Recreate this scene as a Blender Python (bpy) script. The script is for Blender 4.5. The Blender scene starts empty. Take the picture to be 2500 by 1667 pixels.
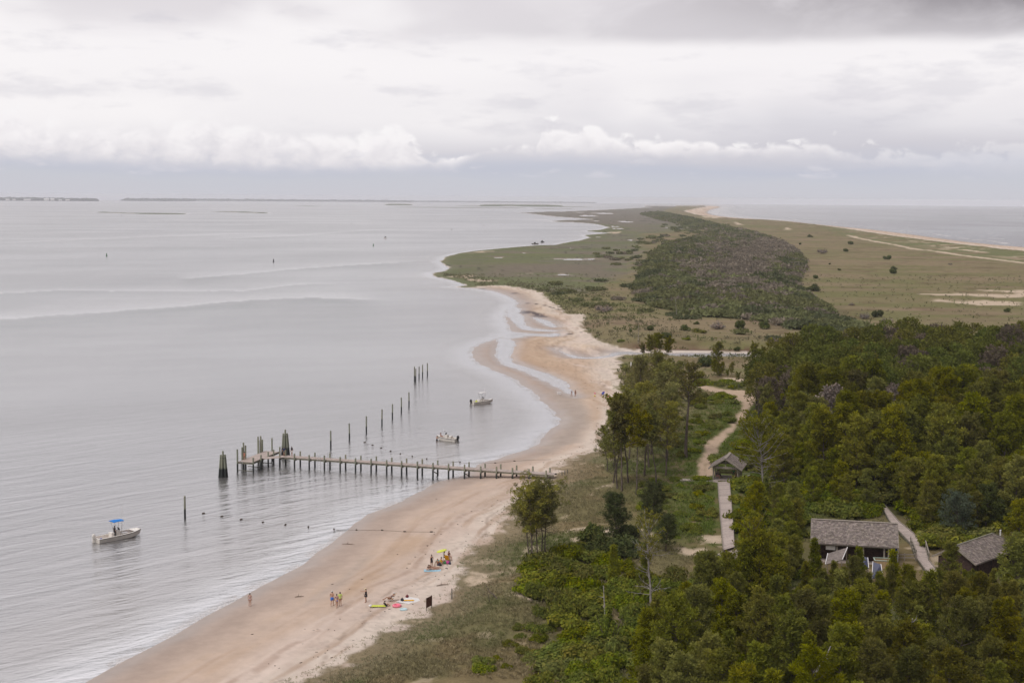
import bpy, math, random
import numpy as np
from mathutils import Vector, Matrix
random.seed(7)
np.random.seed(7)
SC = bpy.context.scene
COL = SC.collection
R_ = math.radians
PI = math.pi

# ------------------------------------------------------------------ camera
CAM_H = 49.0                       # lighthouse gallery above the water
FPX = 3472.0                       # 50 mm on 36 mm, in pixels of a 2500 px wide picture
ER = 6371000.0                     # radius of the earth: ground and water sheets curve away
ROLL = math.atan(0.0066)
PITCH = math.atan(352.3 / FPX)
cam_d = bpy.data.cameras.new('camera')
cam = bpy.data.objects.new('camera', cam_d)
COL.objects.link(cam)
cam_d.sensor_width = 36.0
cam_d.lens = 50.0
cam_d.clip_start = 1.0
cam_d.clip_end = 120000.0
CAM_M = Matrix.Rotation(PI / 2 - PITCH, 4, 'X') @ Matrix.Rotation(ROLL, 4, 'Z')
cam.matrix_world = Matrix.Translation((0, 0, CAM_H)) @ CAM_M
SC.camera = cam
SC.render.resolution_x = 1024
SC.render.resolution_y = 682

# ------------------------------------------------------------------ light
SUN_EL, SUN_AZ = R_(58), R_(-150)  # high sun behind thick cloud, behind the left shoulder
world = bpy.data.worlds.new('World')
SC.world = world
world.use_nodes = True
nt = world.node_tree
nt.nodes.clear()

def N(tree, kind, **kw):
    n = tree.nodes.new(kind)
    for k, v in kw.items():
        setattr(n, k, v)
    return n

def MATH(tree, op, a, b=None, c=None, clamp=False):
    n = tree.nodes.new('ShaderNodeMath')
    n.operation = op
    n.use_clamp = clamp
    for i, v in enumerate((a, b, c)):
        if v is None:
            continue
        if isinstance(v, (int, float)):
            n.inputs[i].default_value = v
        else:
            tree.links.new(v, n.inputs[i])
    return n.outputs[0]

def SMOOTH(tree, x, lo, hi):
    n = tree.nodes.new('ShaderNodeMapRange')
    n.interpolation_type = 'SMOOTHSTEP'
    for nm, v in (('Value', x), ('From Min', lo), ('From Max', hi)):
        if isinstance(v, (int, float)):
            n.inputs[nm].default_value = v
        else:
            tree.links.new(v, n.inputs[nm])
    return n.outputs['Result']

def MIXC(tree, f, a, b, mode='MIX'):
    n = tree.nodes.new('ShaderNodeMix')
    n.data_type = 'RGBA'
    n.blend_type = mode
    for i, v in ((0, f), (6, a), (7, b)):
        if isinstance(v, (int, float)):
            n.inputs[i].default_value = v
        elif isinstance(v, tuple):
            n.inputs[i].default_value = v if len(v) == 4 else (*v, 1)
        else:
            tree.links.new(v, n.inputs[i])
    return n.outputs[2]

def lin(r, g, b):
    f = lambda c: (c / 255 / 12.92) if c / 255 <= 0.04045 else ((c / 255 + 0.055) / 1.055) ** 2.4
    return (f(r), f(g), f(b))

def RAMP(tree, x, stops, interp='LINEAR'):
    n = tree.nodes.new('ShaderNodeValToRGB')
    cr = n.color_ramp
    cr.interpolation = interp
    while len(cr.elements) < len(stops):
        cr.elements.new(0.5)
    for e, (p, c) in zip(cr.elements, stops):
        e.position = p
        e.color = (*c, 1) if len(c) == 3 else c
    tree.links.new(x, n.inputs[0])
    return n.outputs[0]

def NOISE(tree, vec, scale, detail=4, rough=0.55, dist=0.0, dim='3D'):
    n = tree.nodes.new('ShaderNodeTexNoise')
    n.noise_dimensions = dim
    n.inputs['Scale'].default_value = scale
    n.inputs['Detail'].default_value = detail
    n.inputs['Roughness'].default_value = rough
    n.inputs['Distortion'].default_value = dist
    tree.links.new(vec, n.inputs['Vector'])
    return n.outputs[0]

def build_sky():
    t = nt
    tc = N(t, 'ShaderNodeTexCoord')
    sep = N(t, 'ShaderNodeSeparateXYZ')
    t.links.new(tc.outputs['Generated'], sep.inputs[0])
    X, Y, Z = sep.outputs
    az = MATH(t, 'ARCTAN2', X, Y)                                    # 0 = looking along the bank
    hyp = MATH(t, 'SQRT', MATH(t, 'ADD', MATH(t, 'MULTIPLY', X, X), MATH(t, 'MULTIPLY', Y, Y)))
    el = MATH(t, 'ARCTAN2', Z, hyp)
    def comb(kx, ky, z=0.0):
        c = N(t, 'ShaderNodeCombineXYZ')
        t.links.new(MATH(t, 'MULTIPLY', az, kx), c.inputs[0])
        t.links.new(MATH(t, 'MULTIPLY', el, ky), c.inputs[1])
        c.inputs[2].default_value = z
        return c.outputs[0]
    S = lambda *c: lin(*c)
    n_band = NOISE(t, comb(5, 34, 3.1), 1.0, 4, 0.55)                 # long stratus bands
    n_big = NOISE(t, comb(7, 15, 8.7), 1.0, 3, 0.5)
    n_soft = NOISE(t, comb(14, 50, 1.7), 1.0, 5, 0.55)
    bow = MATH(t, 'SUBTRACT', n_band, 0.5)
    # background of the vault: colour by elevation (0 .. 0.16 rad in view, then on to the zenith)
    e1 = MATH(t, 'ADD', el, MATH(t, 'MULTIPLY', bow, 0.035))
    base = RAMP(t, MATH(t, 'MULTIPLY', e1, 5.0, None, True), [
        (0.0, S(203, 204, 212)), (0.05, S(201, 204, 213)), (0.10, S(196, 200, 213)), (0.17, S(208, 207, 215)),
        (0.25, S(222, 221, 227)), (0.34, S(234, 232, 236)), (0.46, S(244, 241, 244)), (0.56, S(232, 229, 232)),
        (0.75, S(224, 220, 224)), (1.0, S(228, 225, 229))])
    # bright veil
    veil = MATH(t, 'MULTIPLY', SMOOTH(t, n_big, 0.42, 0.66), SMOOTH(t, el, 0.03, 0.06))
    leftness = SMOOTH(t, az, 0.22, -0.12)
    veil = MATH(t, 'MULTIPLY', veil, MATH(t, 'MULTIPLY_ADD', leftness, 0.55, 0.45))
    c = MIXC(t, veil, base, S(250, 248, 249))
    # soft white mass on the left, from the cumulus up to the stratum
    mid = MATH(t, 'MULTIPLY', SMOOTH(t, el, 0.018, 0.055), SMOOTH(t, el, 0.118, 0.085))
    mass = MATH(t, 'MULTIPLY', mid, SMOOTH(t, MATH(t, 'MULTIPLY_ADD', n_big, -0.25, az), 0.03, -0.16))
    c = MIXC(t, MATH(t, 'MULTIPLY', mass, 0.75), c, S(249, 247, 248))
    # brighter strip under the stratum
    strip = MATH(t, 'MULTIPLY', SMOOTH(t, e1, 0.068, 0.092), SMOOTH(t, e1, 0.112, 0.098))
    c = MIXC(t, MATH(t, 'MULTIPLY', strip, 0.75), c, S(250, 248, 249))
    grey = MATH(t, 'MULTIPLY', SMOOTH(t, n_soft, 0.50, 0.68), SMOOTH(t, el, 0.03, 0.05))
    c = MIXC(t, MATH(t, 'MULTIPLY', grey, 0.38), c, S(205, 204, 213))
    # grey stratum overhead with a nearly level lower edge
    edge = MATH(t, 'ADD', 0.1035, MATH(t, 'ADD', MATH(t, 'MULTIPLY', MATH(t, 'SUBTRACT', NOISE(t, comb(6, 9, 5.5), 1.0, 4, 0.5), 0.5), 0.022),
                MATH(t, 'MULTIPLY', SMOOTH(t, az, -0.02, -0.22), 0.014)))
    strat = SMOOTH(t, MATH(t, 'SUBTRACT', el, edge), -0.003, 0.008)
    inner = SMOOTH(t, MATH(t, 'SUBTRACT', el, edge), 0.0, 0.06)
    n_str = NOISE(t, comb(11, 26, 2.2), 1.0, 5, 0.55, 0.4)
    sc = MIXC(t, inner, S(216, 213, 217), S(231, 227, 231))
    dark = MATH(t, 'MULTIPLY', SMOOTH(t, MATH(t, 'MULTIPLY_ADD', n_str, 0.30, az), 0.17, 0.52),
                SMOOTH(t, MATH(t, 'MULTIPLY_ADD', n_str, -0.05, el), 0.07, 0.115))
    sc = MIXC(t, dark, sc, S(136, 131, 136))
    lf = SMOOTH(t, az, 0.10, -0.10)
    stf = MATH(t, 'MULTIPLY', strat, MATH(t, 'SUBTRACT', 1.0, MATH(t, 'MULTIPLY', lf, 0.88)))
    stf = MATH(t, 'MULTIPLY', stf, MATH(t, 'MULTIPLY_ADD', SMOOTH(t, n_str, 0.3, 0.55), 0.35, 0.65))
    c = MIXC(t, stf, c, sc)
    # cumulus rank: tops and bases as functions of azimuth, edges broken by billows
    def curve(pts):
        fc = N(t, 'ShaderNodeFloatCurve')
        cm = fc.mapping
        cm.use_clip = False
        cv = cm.curves[0]
        pts = [((a + 0.5), v * 10) for a, v in pts]
        while len(cv.points) < len(pts):
            cv.points.new(0.5, 0.5)
        for p, (a, b) in zip(cv.points, pts):
            p.location = (a, b)
        cm.update()
        t.links.new(MATH(t, 'ADD', az, 0.5, None, True), fc.inputs['Value'])
        return MATH(t, 'MULTIPLY', fc.outputs[0], 0.1)
    top = curve([(-0.5, .055), (-0.36, .066), (-0.30, .052), (-.22, .056), (-.15, .050), (-.115, .045), (-.085, .050), (-.06, .034),
                 (-.045, .033), (-.02, .036), (0.015, .038), (0.02, .053), (.055, .050), (.075, .043), (.12, .041), (.17, .038), (.21, .040), (.27, .033), (.36, .040), (.5, .04)])
    bot = curve([(-0.5, .021), (-.3, .020), (-.15, .0175), (-.05, .0185), (-.03, .024), (-0.01, .030), (.02, .0285), (.1, .0275), (.2, .027), (.28, .018), (.36, .015), (.5, .015)])
    warp = NOISE(t, comb(60, 60, 0.3), 1.0, 2, 0.5)
    bill = NOISE(t, comb(55, 70, 4.0), 1.0, 6, 0.60, 0.3)
    vor = N(t, 'ShaderNodeTexVoronoi', feature='SMOOTH_F1')
    vor.inputs['Scale'].default_value = 1.0
    vor.inputs['Smoothness'].default_value = 0.35
    cv_ = N(t, 'ShaderNodeCombineXYZ')
    t.links.new(MATH(t, 'MULTIPLY_ADD', az, 62.0, MATH(t, 'MULTIPLY', bill, 1.6)), cv_.inputs[0])
    t.links.new(MATH(t, 'MULTIPLY_ADD', el, 95.0, MATH(t, 'MULTIPLY', bill, 1.6)), cv_.inputs[1])
    t.links.new(cv_.outputs[0], vor.inputs['Vector'])
    puff = MATH(t, 'MULTIPLY', MATH(t, 'SUBTRACT', 0.42, vor.outputs['Distance']), 0.016)
    puff = MATH(t, 'ADD', puff, MATH(t, 'MULTIPLY', MATH(t, 'SUBTRACT', bill, 0.5), 0.023))
    dt = MATH(t, 'SUBTRACT', MATH(t, 'ADD', top, puff), el)            # > 0 below the top
    topm = SMOOTH(t, dt, -0.0006, MATH(t, 'MULTIPLY_ADD', SMOOTH(t, az, -.06, -.2), .012, .0055))
    db = MATH(t, 'SUBTRACT', el, MATH(t, 'ADD', bot, MATH(t, 'MULTIPLY', puff, 0.22)))
    botm = SMOOTH(t, MATH(t, 'ADD', db, MATH(t, 'MULTIPLY', MATH(t, 'SUBTRACT', n_band, .5), .012)), -0.0045, 0.0085)
    fade = MATH(t, 'MULTIPLY_ADD', SMOOTH(t, az, 0.30, 0.12), 0.72, 0.28)
    cm_ = MATH(t, 'MULTIPLY', MATH(t, 'MULTIPLY', topm, botm), fade)
    hgt = MATH(t, 'DIVIDE', db, MATH(t, 'MAXIMUM', MATH(t, 'SUBTRACT', top, bot), 0.004))
    hgt = MATH(t, 'ADD', hgt, MATH(t, 'MULTIPLY', MATH(t, 'SUBTRACT', bill, 0.5), 1.3))
    cc = RAMP(t, MATH(t, 'MULTIPLY', hgt, 1.0, None, True), [(0.0, S(214, 214, 222)), (0.3, S(232, 230, 234)), (0.65, S(247, 245, 247)), (1.0, S(250, 249, 250))])
    # the mass on the left melts into the veil above it
    melt = MATH(t, 'MULTIPLY', SMOOTH(t, az, -0.05, -0.22), SMOOTH(t, dt, 0.012, 0.0))
    c = MIXC(t, MATH(t, 'MULTIPLY', cm_, MATH(t, 'SUBTRACT', 1.0, MATH(t, 'MULTIPLY', melt, 0.55))), c, cc)
    # small low scud
    scud = MATH(t, 'MULTIPLY', SMOOTH(t, NOISE(t, comb(30, 90, 9.9), 1.0, 5, 0.55), 0.55, 0.68),
                MATH(t, 'MULTIPLY', SMOOTH(t, el, 0.012, 0.016), SMOOTH(t, el, 0.034, 0.024)))
    c = MIXC(t, MATH(t, 'MULTIPLY', scud, 0.6), c, S(216, 216, 224))
    # overcast vault gets brighter towards the zenith
    up = MATH(t, 'MULTIPLY_ADD', SMOOTH(t, el, 0.16, 1.1), ZEN, 1.0)
    c = MIXC(t, 1.0, c, (1.0, .984, .986), 'MULTIPLY')
    mulc = N(t, 'ShaderNodeVectorMath', operation='SCALE')
    t.links.new(c, mulc.inputs[0])
    t.links.new(up, mulc.inputs['Scale'])
    sky = N(t, 'ShaderNodeTexSky', sky_type='NISHITA')
    sky.sun_disc = False
    sky.sun_elevation = SUN_EL
    sky.sun_rotation = SUN_AZ
    bg1 = N(t, 'ShaderNodeBackground')
    bg1.inputs[1].default_value = 0.1
    t.links.new(sky.outputs[0], bg1.inputs[0])
    bg2 = N(t, 'ShaderNodeBackground')
    bg2.inputs[1].default_value = 1.0
    t.links.new(mulc.outputs[0], bg2.inputs[0])
    mx = N(t, 'ShaderNodeMixShader')
    mx.inputs[0].default_value = 0.97                                # cloud cover over the clear sky
    t.links.new(bg1.outputs[0], mx.inputs[1])
    t.links.new(bg2.outputs[0], mx.inputs[2])
    out = N(t, 'ShaderNodeOutputWorld')
    t.links.new(mx.outputs[0], out.inputs[0])

ZEN = 0.45
build_sky()
sun_d = bpy.data.lights.new('sun', 'SUN')
sun_d.energy = 1.2
sun_d.angle = R_(14)
sun_d.color = (1.0, 0.95, 0.88)
sun = bpy.data.objects.new('sun', sun_d)
COL.objects.link(sun)
sd_ = Vector((math.sin(SUN_AZ) * math.cos(SUN_EL), math.cos(SUN_AZ) * math.cos(SUN_EL), math.sin(SUN_EL)))
sun.rotation_euler = sd_.to_track_quat('Z', 'Y').to_euler()
sun.location = (0, 0, 90)

vs = SC.view_settings
SC.display_settings.display_device = 'sRGB'
vs.view_transform = 'Standard'
vs.look = 'None'
vs.exposure = 0.0
vs.gamma = 1.0
vs.use_curve_mapping = False
SC.cycles.use_denoising = True
SC.cycles.max_bounces = 6
SC.cycles.diffuse_bounces = 3
SC.cycles.glossy_bounces = 3
SC.cycles.transparent_max_bounces = 12
SC.cycles.volume_bounces = 1
SC.cycles.caustics_reflective = False
SC.cycles.caustics_refractive = False

# ------------------------------------------------------------------ where a pixel of the picture stands
CM3 = np.array(CAM_M.to_3x3())

def horizon_fix(x, y):
    """the lens bends the horizon a little: straighten it before casting the ray"""
    A = 489 - 0.0028 * x + 3.84e-6 * x * x
    Lh = 486.5 + 0.0066 * x
    return y + (Lh - A) * np.exp(-np.maximum(y - A, 0) / 90.0)

def cast(x, y, h=0.0):
    """point where the ray through (x, y) of the 2500 px picture meets height h above the curved sea"""
    x = np.asarray(x, float); y = horizon_fix(x, np.asarray(y, float))
    v = np.stack([x - 1250.0, -(y - 833.5), np.full_like(x, -FPX)], -1) @ CM3.T
    v /= np.linalg.norm(v, axis=-1, keepdims=True)
    s = -v[..., 2]
    c2 = 1 - s * s
    s = np.maximum(s, np.sqrt(2 * c2 * (CAM_H - h) / ER) * 1.0006)
    disc = np.maximum(s * s - 2 * c2 * (CAM_H - h) / ER, 0)
    t = (s - np.sqrt(disc)) * ER / c2
    return t * v[..., 0], t * v[..., 1]

def sag(X, Y):
    return -(X * X + Y * Y) / (2 * ER)

def pts(lst, k=1.0, h=0.0):
    a = np.array(lst, float) * k
    X, Y = cast(a[:, 0], a[:, 1], h)
    return np.stack([X, Y], 1)

VK = 2500 / 2352.0

def crop(lst, scale, ox, oy, h=0.0):
    a = np.array(lst, float) / scale + np.array([ox, oy])
    X, Y = cast(a[:, 0], a[:, 1], h)
    return np.stack([X, Y], 1)

# ------------------------------------------------------------------ noise on world positions
def _h(ix, iy, seed):
    n = (ix.astype(np.int64) * 374761393 + iy.astype(np.int64) * 668265263 + seed * 974634777) & 0xffffffff
    n = ((n ^ (n >> 13)) * 1274126177) & 0xffffffff
    n = (n ^ (n >> 16)) & 0xffffff
    return n / float(0xffffff)

def vnoise(x, y, seed=0):
    ix, iy = np.floor(x), np.floor(y)
    fx, fy = x - ix, y - iy
    fx = fx * fx * (3 - 2 * fx); fy = fy * fy * (3 - 2 * fy)
    a, b = _h(ix, iy, seed), _h(ix + 1, iy, seed)
    c, d = _h(ix, iy + 1, seed), _h(ix + 1, iy + 1, seed)
    return (a + (b - a) * fx) * (1 - fy) + (c + (d - c) * fx) * fy

def fbm(x, y, seed=0, octv=4, gain=0.5):
    s, a, t = 0.0, 1.0, 0.0
    for i in range(octv):
        s = s + a * vnoise(x * 2 ** i + 17.3 * i, y * 2 ** i - 9.1 * i, seed + i)
        t += a
        a *= gain
    return s / t

def sstep(x, a, b):
    t = np.clip((x - a) / (b - a), 0, 1)
    return t * t * (3 - 2 * t)

def sd_poly(X, Y, P):
    """signed distance to a closed polygon, positive inside"""
    X = np.asarray(X, float); Y = np.asarray(Y, float)
    d2 = np.full(X.shape, 1e30)
    inside = np.zeros(X.shape, bool)
    n = len(P)
    for i in range(n):
        ax, ay = P[i]; bx, by = P[(i + 1) % n]
        ex, ey = bx - ax, by - ay
        L2 = ex * ex + ey * ey + 1e-12
        wx, wy = X - ax, Y - ay
        t = np.clip((wx * ex + wy * ey) / L2, 0, 1)
        qx, qy = wx - t * ex, wy - t * ey
        d2 = np.minimum(d2, qx * qx + qy * qy)
        if ay != by:
            c = ((ay <= Y) != (by <= Y)) & (X < ax + (Y - ay) * ex / (by - ay))
            inside ^= c
    d = np.sqrt(d2)
    return np.where(inside, d, -d)

def sd_box(X, Y, P, pad):
    """same, but exact only near the polygon"""
    X = np.asarray(X, float); Y = np.asarray(Y, float)
    x0, y0 = P.min(0) - pad; x1, y1 = P.max(0) + pad
    m = (X > x0) & (X < x1) & (Y > y0) & (Y < y1)
    out = np.full(X.shape, -float(pad))
    if m.any():
        out[m] = sd_poly(X[m], Y[m], P)
    return out

def d_line(X, Y, P, pad):
    """distance to an open polyline"""
    X = np.asarray(X, float); Y = np.asarray(Y, float)
    x0, y0 = P.min(0) - pad; x1, y1 = P.max(0) + pad
    m = (X > x0) & (X < x1) & (Y > y0) & (Y < y1)
    out = np.full(X.shape, float(pad))
    if m.any():
        xx, yy = X[m], Y[m]
        d2 = np.full(xx.shape, 1e30)
        for i in range(len(P) - 1):
            ax, ay = P[i]; bx, by = P[i + 1]
            ex, ey = bx - ax, by - ay
            L2 = ex * ex + ey * ey + 1e-12
            wx, wy = xx - ax, yy - ay
            t = np.clip((wx * ex + wy * ey) / L2, 0, 1)
            d2 = np.minimum(d2, (wx - t * ex) ** 2 + (wy - t * ey) ** 2)
        out[m] = np.minimum(np.sqrt(d2), pad)
    return out

# ------------------------------------------------------------------ the shape of the land
_sh_v = [(-60, 1700), (60, 1630), (195, 1568), (280, 1520), (400, 1460), (470, 1417), (540, 1382), (600, 1345), (690, 1300), (740, 1262), (790, 1222),
         (850, 1180), (900, 1160), (960, 1130), (1010, 1105), (1060, 1092), (1092, 1075), (1123, 1058), (1168, 1046), (1204, 1036)]
_sh = [(x * VK, y * VK) for x, y in _sh_v] + [
    (1305, 1087), (1337, 1061), (1359, 1039), (1366, 1026), (1356, 1004), (1337, 988), (1315, 969), (1286, 947), (1254, 924), (1222, 911),
    (1187, 897), (1165, 886), (1154, 873), (1151, 857), (1161, 846), (1181, 837), (1203, 831), (1222, 826), (1240, 822), (1250, 812), (1247, 800),
    (1240, 789), (1236, 775), (1240, 760), (1256, 748), (1268, 741), (1259, 733), (1243, 723), (1222, 714), (1197, 709), (1177, 706), (1146, 703), (1107, 701),
    (1106, 700), (1140, 697), (1119, 689), (1098, 682), (1065, 676), (1055, 669), (1062, 665), (1086, 662), (1098, 653), (1086, 646), (1074, 638),
    (1083, 633), (1086, 627), (1119, 618), (1158, 612), (1208, 607), (1250, 603), (1312, 598), (1357, 597), (1378, 592), (1417, 586), (1440, 579),
    (1426, 573), (1488, 568), (1426, 563), (1464, 560), (1488, 554), (1458, 546), (1417, 542), (1342, 539), (1372, 536), (1446, 534), (1402, 530),
    (1357, 527), (1283, 518), (1268, 517), (1340, 514.5), (1380, 514), (1475, 510), (1530, 507), (1590, 504), (1560, 501.5), (1600, 499.6), (1680, 498.4), (1760, 497.6), (1837, 498.2)]
_oc = [(1837, 498.6), (1791, 500.4), (1761, 504), (1732, 511.7), (1726, 517.4), (1738, 523), (1768, 528), (1814, 532), (1868, 535), (1925, 539), (1983, 546),
       (2059, 553.8), (2136, 561.4), (2212, 571), (2289, 581.7), (2365, 592), (2442, 599.7), (2500, 604.6), (2640, 617)]
LAND = np.concatenate([pts(_sh), pts(_oc), np.array([[900.0, 700.0], [900.0, -60.0], [-120.0, -60.0], [-90.0, 60.0]])])
# water that reaches into the sand
_c = lambda l, h=0.0: crop(l, 3.136, 1050, 650, h)
LAGOON = _c([(498, 560), (520, 600), (497, 640), (495, 675), (515, 720), (548, 752), (620, 775), (700, 800), (850, 870), (930, 910), (1000, 945), (1090, 990), (1125, 1008),
             (1130, 1000), (1090, 960), (1060, 905), (1010, 868), (950, 840), (880, 812), (800, 790), (720, 765), (650, 738), (625, 700), (632, 660), (650, 620), (655, 585), (620, 562), (560, 545)])
POOL1 = _c([(590, 300), (650, 305), (700, 330), (690, 360), (720, 385), (722, 420), (745, 455), (800, 474), (880, 485), (965, 490), (990, 496), (900, 500), (800, 497), (720, 487),
            (660, 462), (630, 425), (615, 395), (592, 395), (570, 360)])
POOL2 = _c([(778, 388), (830, 395), (900, 415), (950, 440), (980, 466), (930, 468), (880, 452), (830, 425)])
POOL3 = _c([(560, 490), (640, 500), (760, 512), (880, 518), (960, 512), (998, 514), (985, 530), (940, 541), (850, 537), (740, 532), (700, 545), (600, 556), (540, 560)])
CREEK = np.concatenate([_c([(1480, 668), (1400, 690), (1300, 703), (1180, 706), (1100, 700), (1040, 676), (975, 645), (940, 628)]),
                        _c([(985, 642), (1060, 668), (1130, 692), (1200, 697), (1290, 692), (1370, 676), (1400, 660), (1440, 655), (1490, 655)]),
                        pts([(1545, 861), (1600, 862), (1645, 862), (1690, 861), (1750, 861), (1815, 861.5), (1834, 864), (1838, 868), (1830, 872), (1800, 871.5), (1750, 875), (1719, 875), (1677, 871), (1640, 867), (1570, 866), (1530, 864)])])
CREEK2 = pts([(1524, 862), (1560, 866), (1640, 868), (1700, 874), (1740, 876), (1800, 872.5), (1835, 869), (1832, 863), (1750, 861.5), (1640, 862), (1560, 861), (1522, 858)])
CREEK1 = _c([(940, 628), (975, 638), (1060, 668), (1130, 692), (1200, 697), (1290, 692), (1360, 678), (1400, 660), (1470, 652), (1560, 652), (1560, 676), (1480, 672), (1400, 692), (1300, 705), (1180, 707), (1100, 703), (1040, 679), (975, 648)])
CHANNELS = [(LAGOON, .09), (POOL1, .08), (POOL2, .08), (POOL3, .08), (CREEK1, .08), (CREEK2, .045)]
# pools in the marsh: centre pixel, half width, half height
_pools = [(1411, 633, 66, 2.0), (1374, 671, 22, 2.0), (1280, 670, 72, 1.1), (1218, 629, 13, 1.4), (1527, 540, 20, 1.6), (1438, 525, 22, 1.8), (1472, 519, 26, 1.6), (1540, 585.5, 7, 1.0),
          (1507, 557, 14, 1.0), (1397, 606, 6, 1.0), (1278, 618, 6, 1.0), (1460, 578, 9, 1.0), (1416, 517, 12, 1.0), (1500, 552, 12, 1.2), (1630, 555, 6, .9), (1455, 538, 9, 1.0)]
POOLS = []
for (_x, _y, _w, _q) in _pools:
    (x0, y0), (x1, y1), (x2, y2) = pts([(_x, _y), (_x + _w, _y), (_x, _y - _q)])
    POOLS.append((x0, y0, abs(x1 - x0), abs(y2 - y0)))
ISLES = [pts([(205, 518.6), (260, 518.0), (290, 519.2), (340, 520.2), (400, 519.8), (460, 521.2), (482, 521.8), (440, 522.6), (380, 522.8), (320, 521.9), (290, 520.6), (240, 519.6)]),
         pts([(500, 515.8), (560, 515.6), (625, 516.6), (672, 518.6), (640, 519.4), (600, 518.0), (540, 516.6)]),
         pts([(950, 503.6), (1050, 503.2), (1150, 504.2), (1250, 504.8), (1380, 507.2), (1480, 509.2), (1380, 508.6), (1250, 505.8), (1150, 505.3), (1020, 504.8)]),
         pts([(700, 500.8), (760, 500.8), (790, 501.8), (740, 501.8)]), pts([(905, 497.0), (1000, 497.6), (1010, 498.8), (940, 498.3)]), pts([(1310, 534.2), (1335, 534.6), (1330, 535.6), (1312, 535.4)]),
         pts([(1080, 499.4), (1250, 499.6), (1420, 501.4), (1540, 503.2), (1400, 502.6), (1240, 501.2), (1120, 500.8)]),
         pts([(1360, 497.2), (1500, 498.8), (1640, 500.2), (1480, 500.2), (1380, 498.8)])]
# grass and marsh: everything inland of this line
VEG = np.concatenate([
    pts([(560, 1790), (744, 1667), (829, 1626), (925, 1568), (1020, 1520), (1063, 1488), (1100, 1456), (1148, 1403), (1140, 1372), (1158, 1348), (1201, 1318), (1243, 1307), (1230, 1290), (1240, 1250), (1276, 1212), (1339, 1190),
         (1371, 1153), (1361, 1143), (1414, 1116), (1467, 1095), (1499, 1020)], 1.0, .9), pts([(1515, 988), (1515, 945), (1508, 918), (1516, 900), (1513, 885), (1520, 868), (1545, 866), (1640, 873), (1720, 881), (1835, 879), (1850, 873),
         (1850, 866), (1835, 860), (1690, 857), (1640, 857), (1553, 855), (1512, 850), (1480, 846), (1464, 839), (1448, 830), (1435, 817), (1424, 804), (1425.5, 788), (1430, 777), (1419, 773), (1401, 773),
         (1372, 768), (1375, 760), (1353, 746), (1334, 730), (1324, 719), (1299, 711), (1267, 703), (1229, 699), (1184, 699.5), (1146, 701.5)]),
    pts([(x, y) for x, y in _sh[_sh.index((1106, 700)):]]),
    pts([(1772, 498.8), (1715, 505), (1669, 514), (1696, 523), (1753, 531), (1814, 534.5), (1868, 536.5), (1925, 541), (1983, 547.8), (2059, 558.7), (2136, 571), (2212, 582.5), (2289, 592), (2365, 601.6), (2442, 611), (2500, 617), (2640, 631)]),
    np.array([[900.0, 650.0], [900.0, -60.0], [-60.0, -60.0], [-40.0, 80.0]])])
# low marsh (flat, tidal) against dry grassland
MARSH = pts([(1040, 705), (1050, 660), (1075, 625), (1200, 603), (1420, 560), (1250, 515), (1400, 504), (1500, 500), (1700, 497), (1640, 505), (1600, 520), (1720, 545), (1740, 560), (1560, 572), (1560, 625), (1530, 645),
             (1540, 670), (1470, 700), (1440, 715), (1400, 722), (1330, 715), (1290, 704), (1200, 699), (1110, 702)])
THICK = pts([(1560, 712), (1572, 672), (1588, 650), (1605, 620), (1640, 598), (1705, 583), (1745, 566), (1690, 552), (1610, 535), (1570, 522), (1612, 520), (1690, 536), (1760, 555), (1835, 572), (1890, 590), (1930, 615), (1950, 645),
             (1945, 680), (1930, 705), (1955, 735), (2005, 755), (2035, 795), (2100, 812), (2040, 826), (1960, 812), (1880, 795), (1800, 785), (1700, 780), (1640, 766), (1585, 748)])
BOARD_PATH = None
PATH1 = crop([(930, 1312), (990, 1150), (1060, 1050), (1150, 960), (1230, 880), (1290, 810), (1300, 765), (1250, 728), (1150, 695), (1030, 662), (950, 640), (1000, 622), (1100, 638), (1280, 668), (1400, 690), (1450, 705), (1400, 740),
              (1345, 785), (1310, 850), (1235, 930), (1185, 1010), (1125, 1080), (1075, 1180), (1055, 1312)], 3.1367, 1400, 750, 2.4)
PATH2 = crop([(1150, 558), (1230, 560), (1330, 566), (1500, 575), (1500, 600), (1330, 590), (1200, 576)], 3.1367, 1400, 750, 2.2)
CLEAR = pts([(2190, 1330), (2330, 1300), (2400, 1400), (2330, 1450), (2150, 1440), (1960, 1420), (1960, 1380), (2100, 1350)], 1.0, 2.4)
DUNETRACK = crop([(1225, 303), (1300, 325), (1400, 345), (1550, 372), (1650, 396), (1800, 412), (1950, 437), (2100, 456), (2352, 487), (2500, 505)], 2.6133, 1600, 460)
DUNETRACK2 = crop([(1650, 396), (1750, 400), (1850, 398), (1960, 402), (2100, 420)], 2.6133, 1600, 460)
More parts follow.
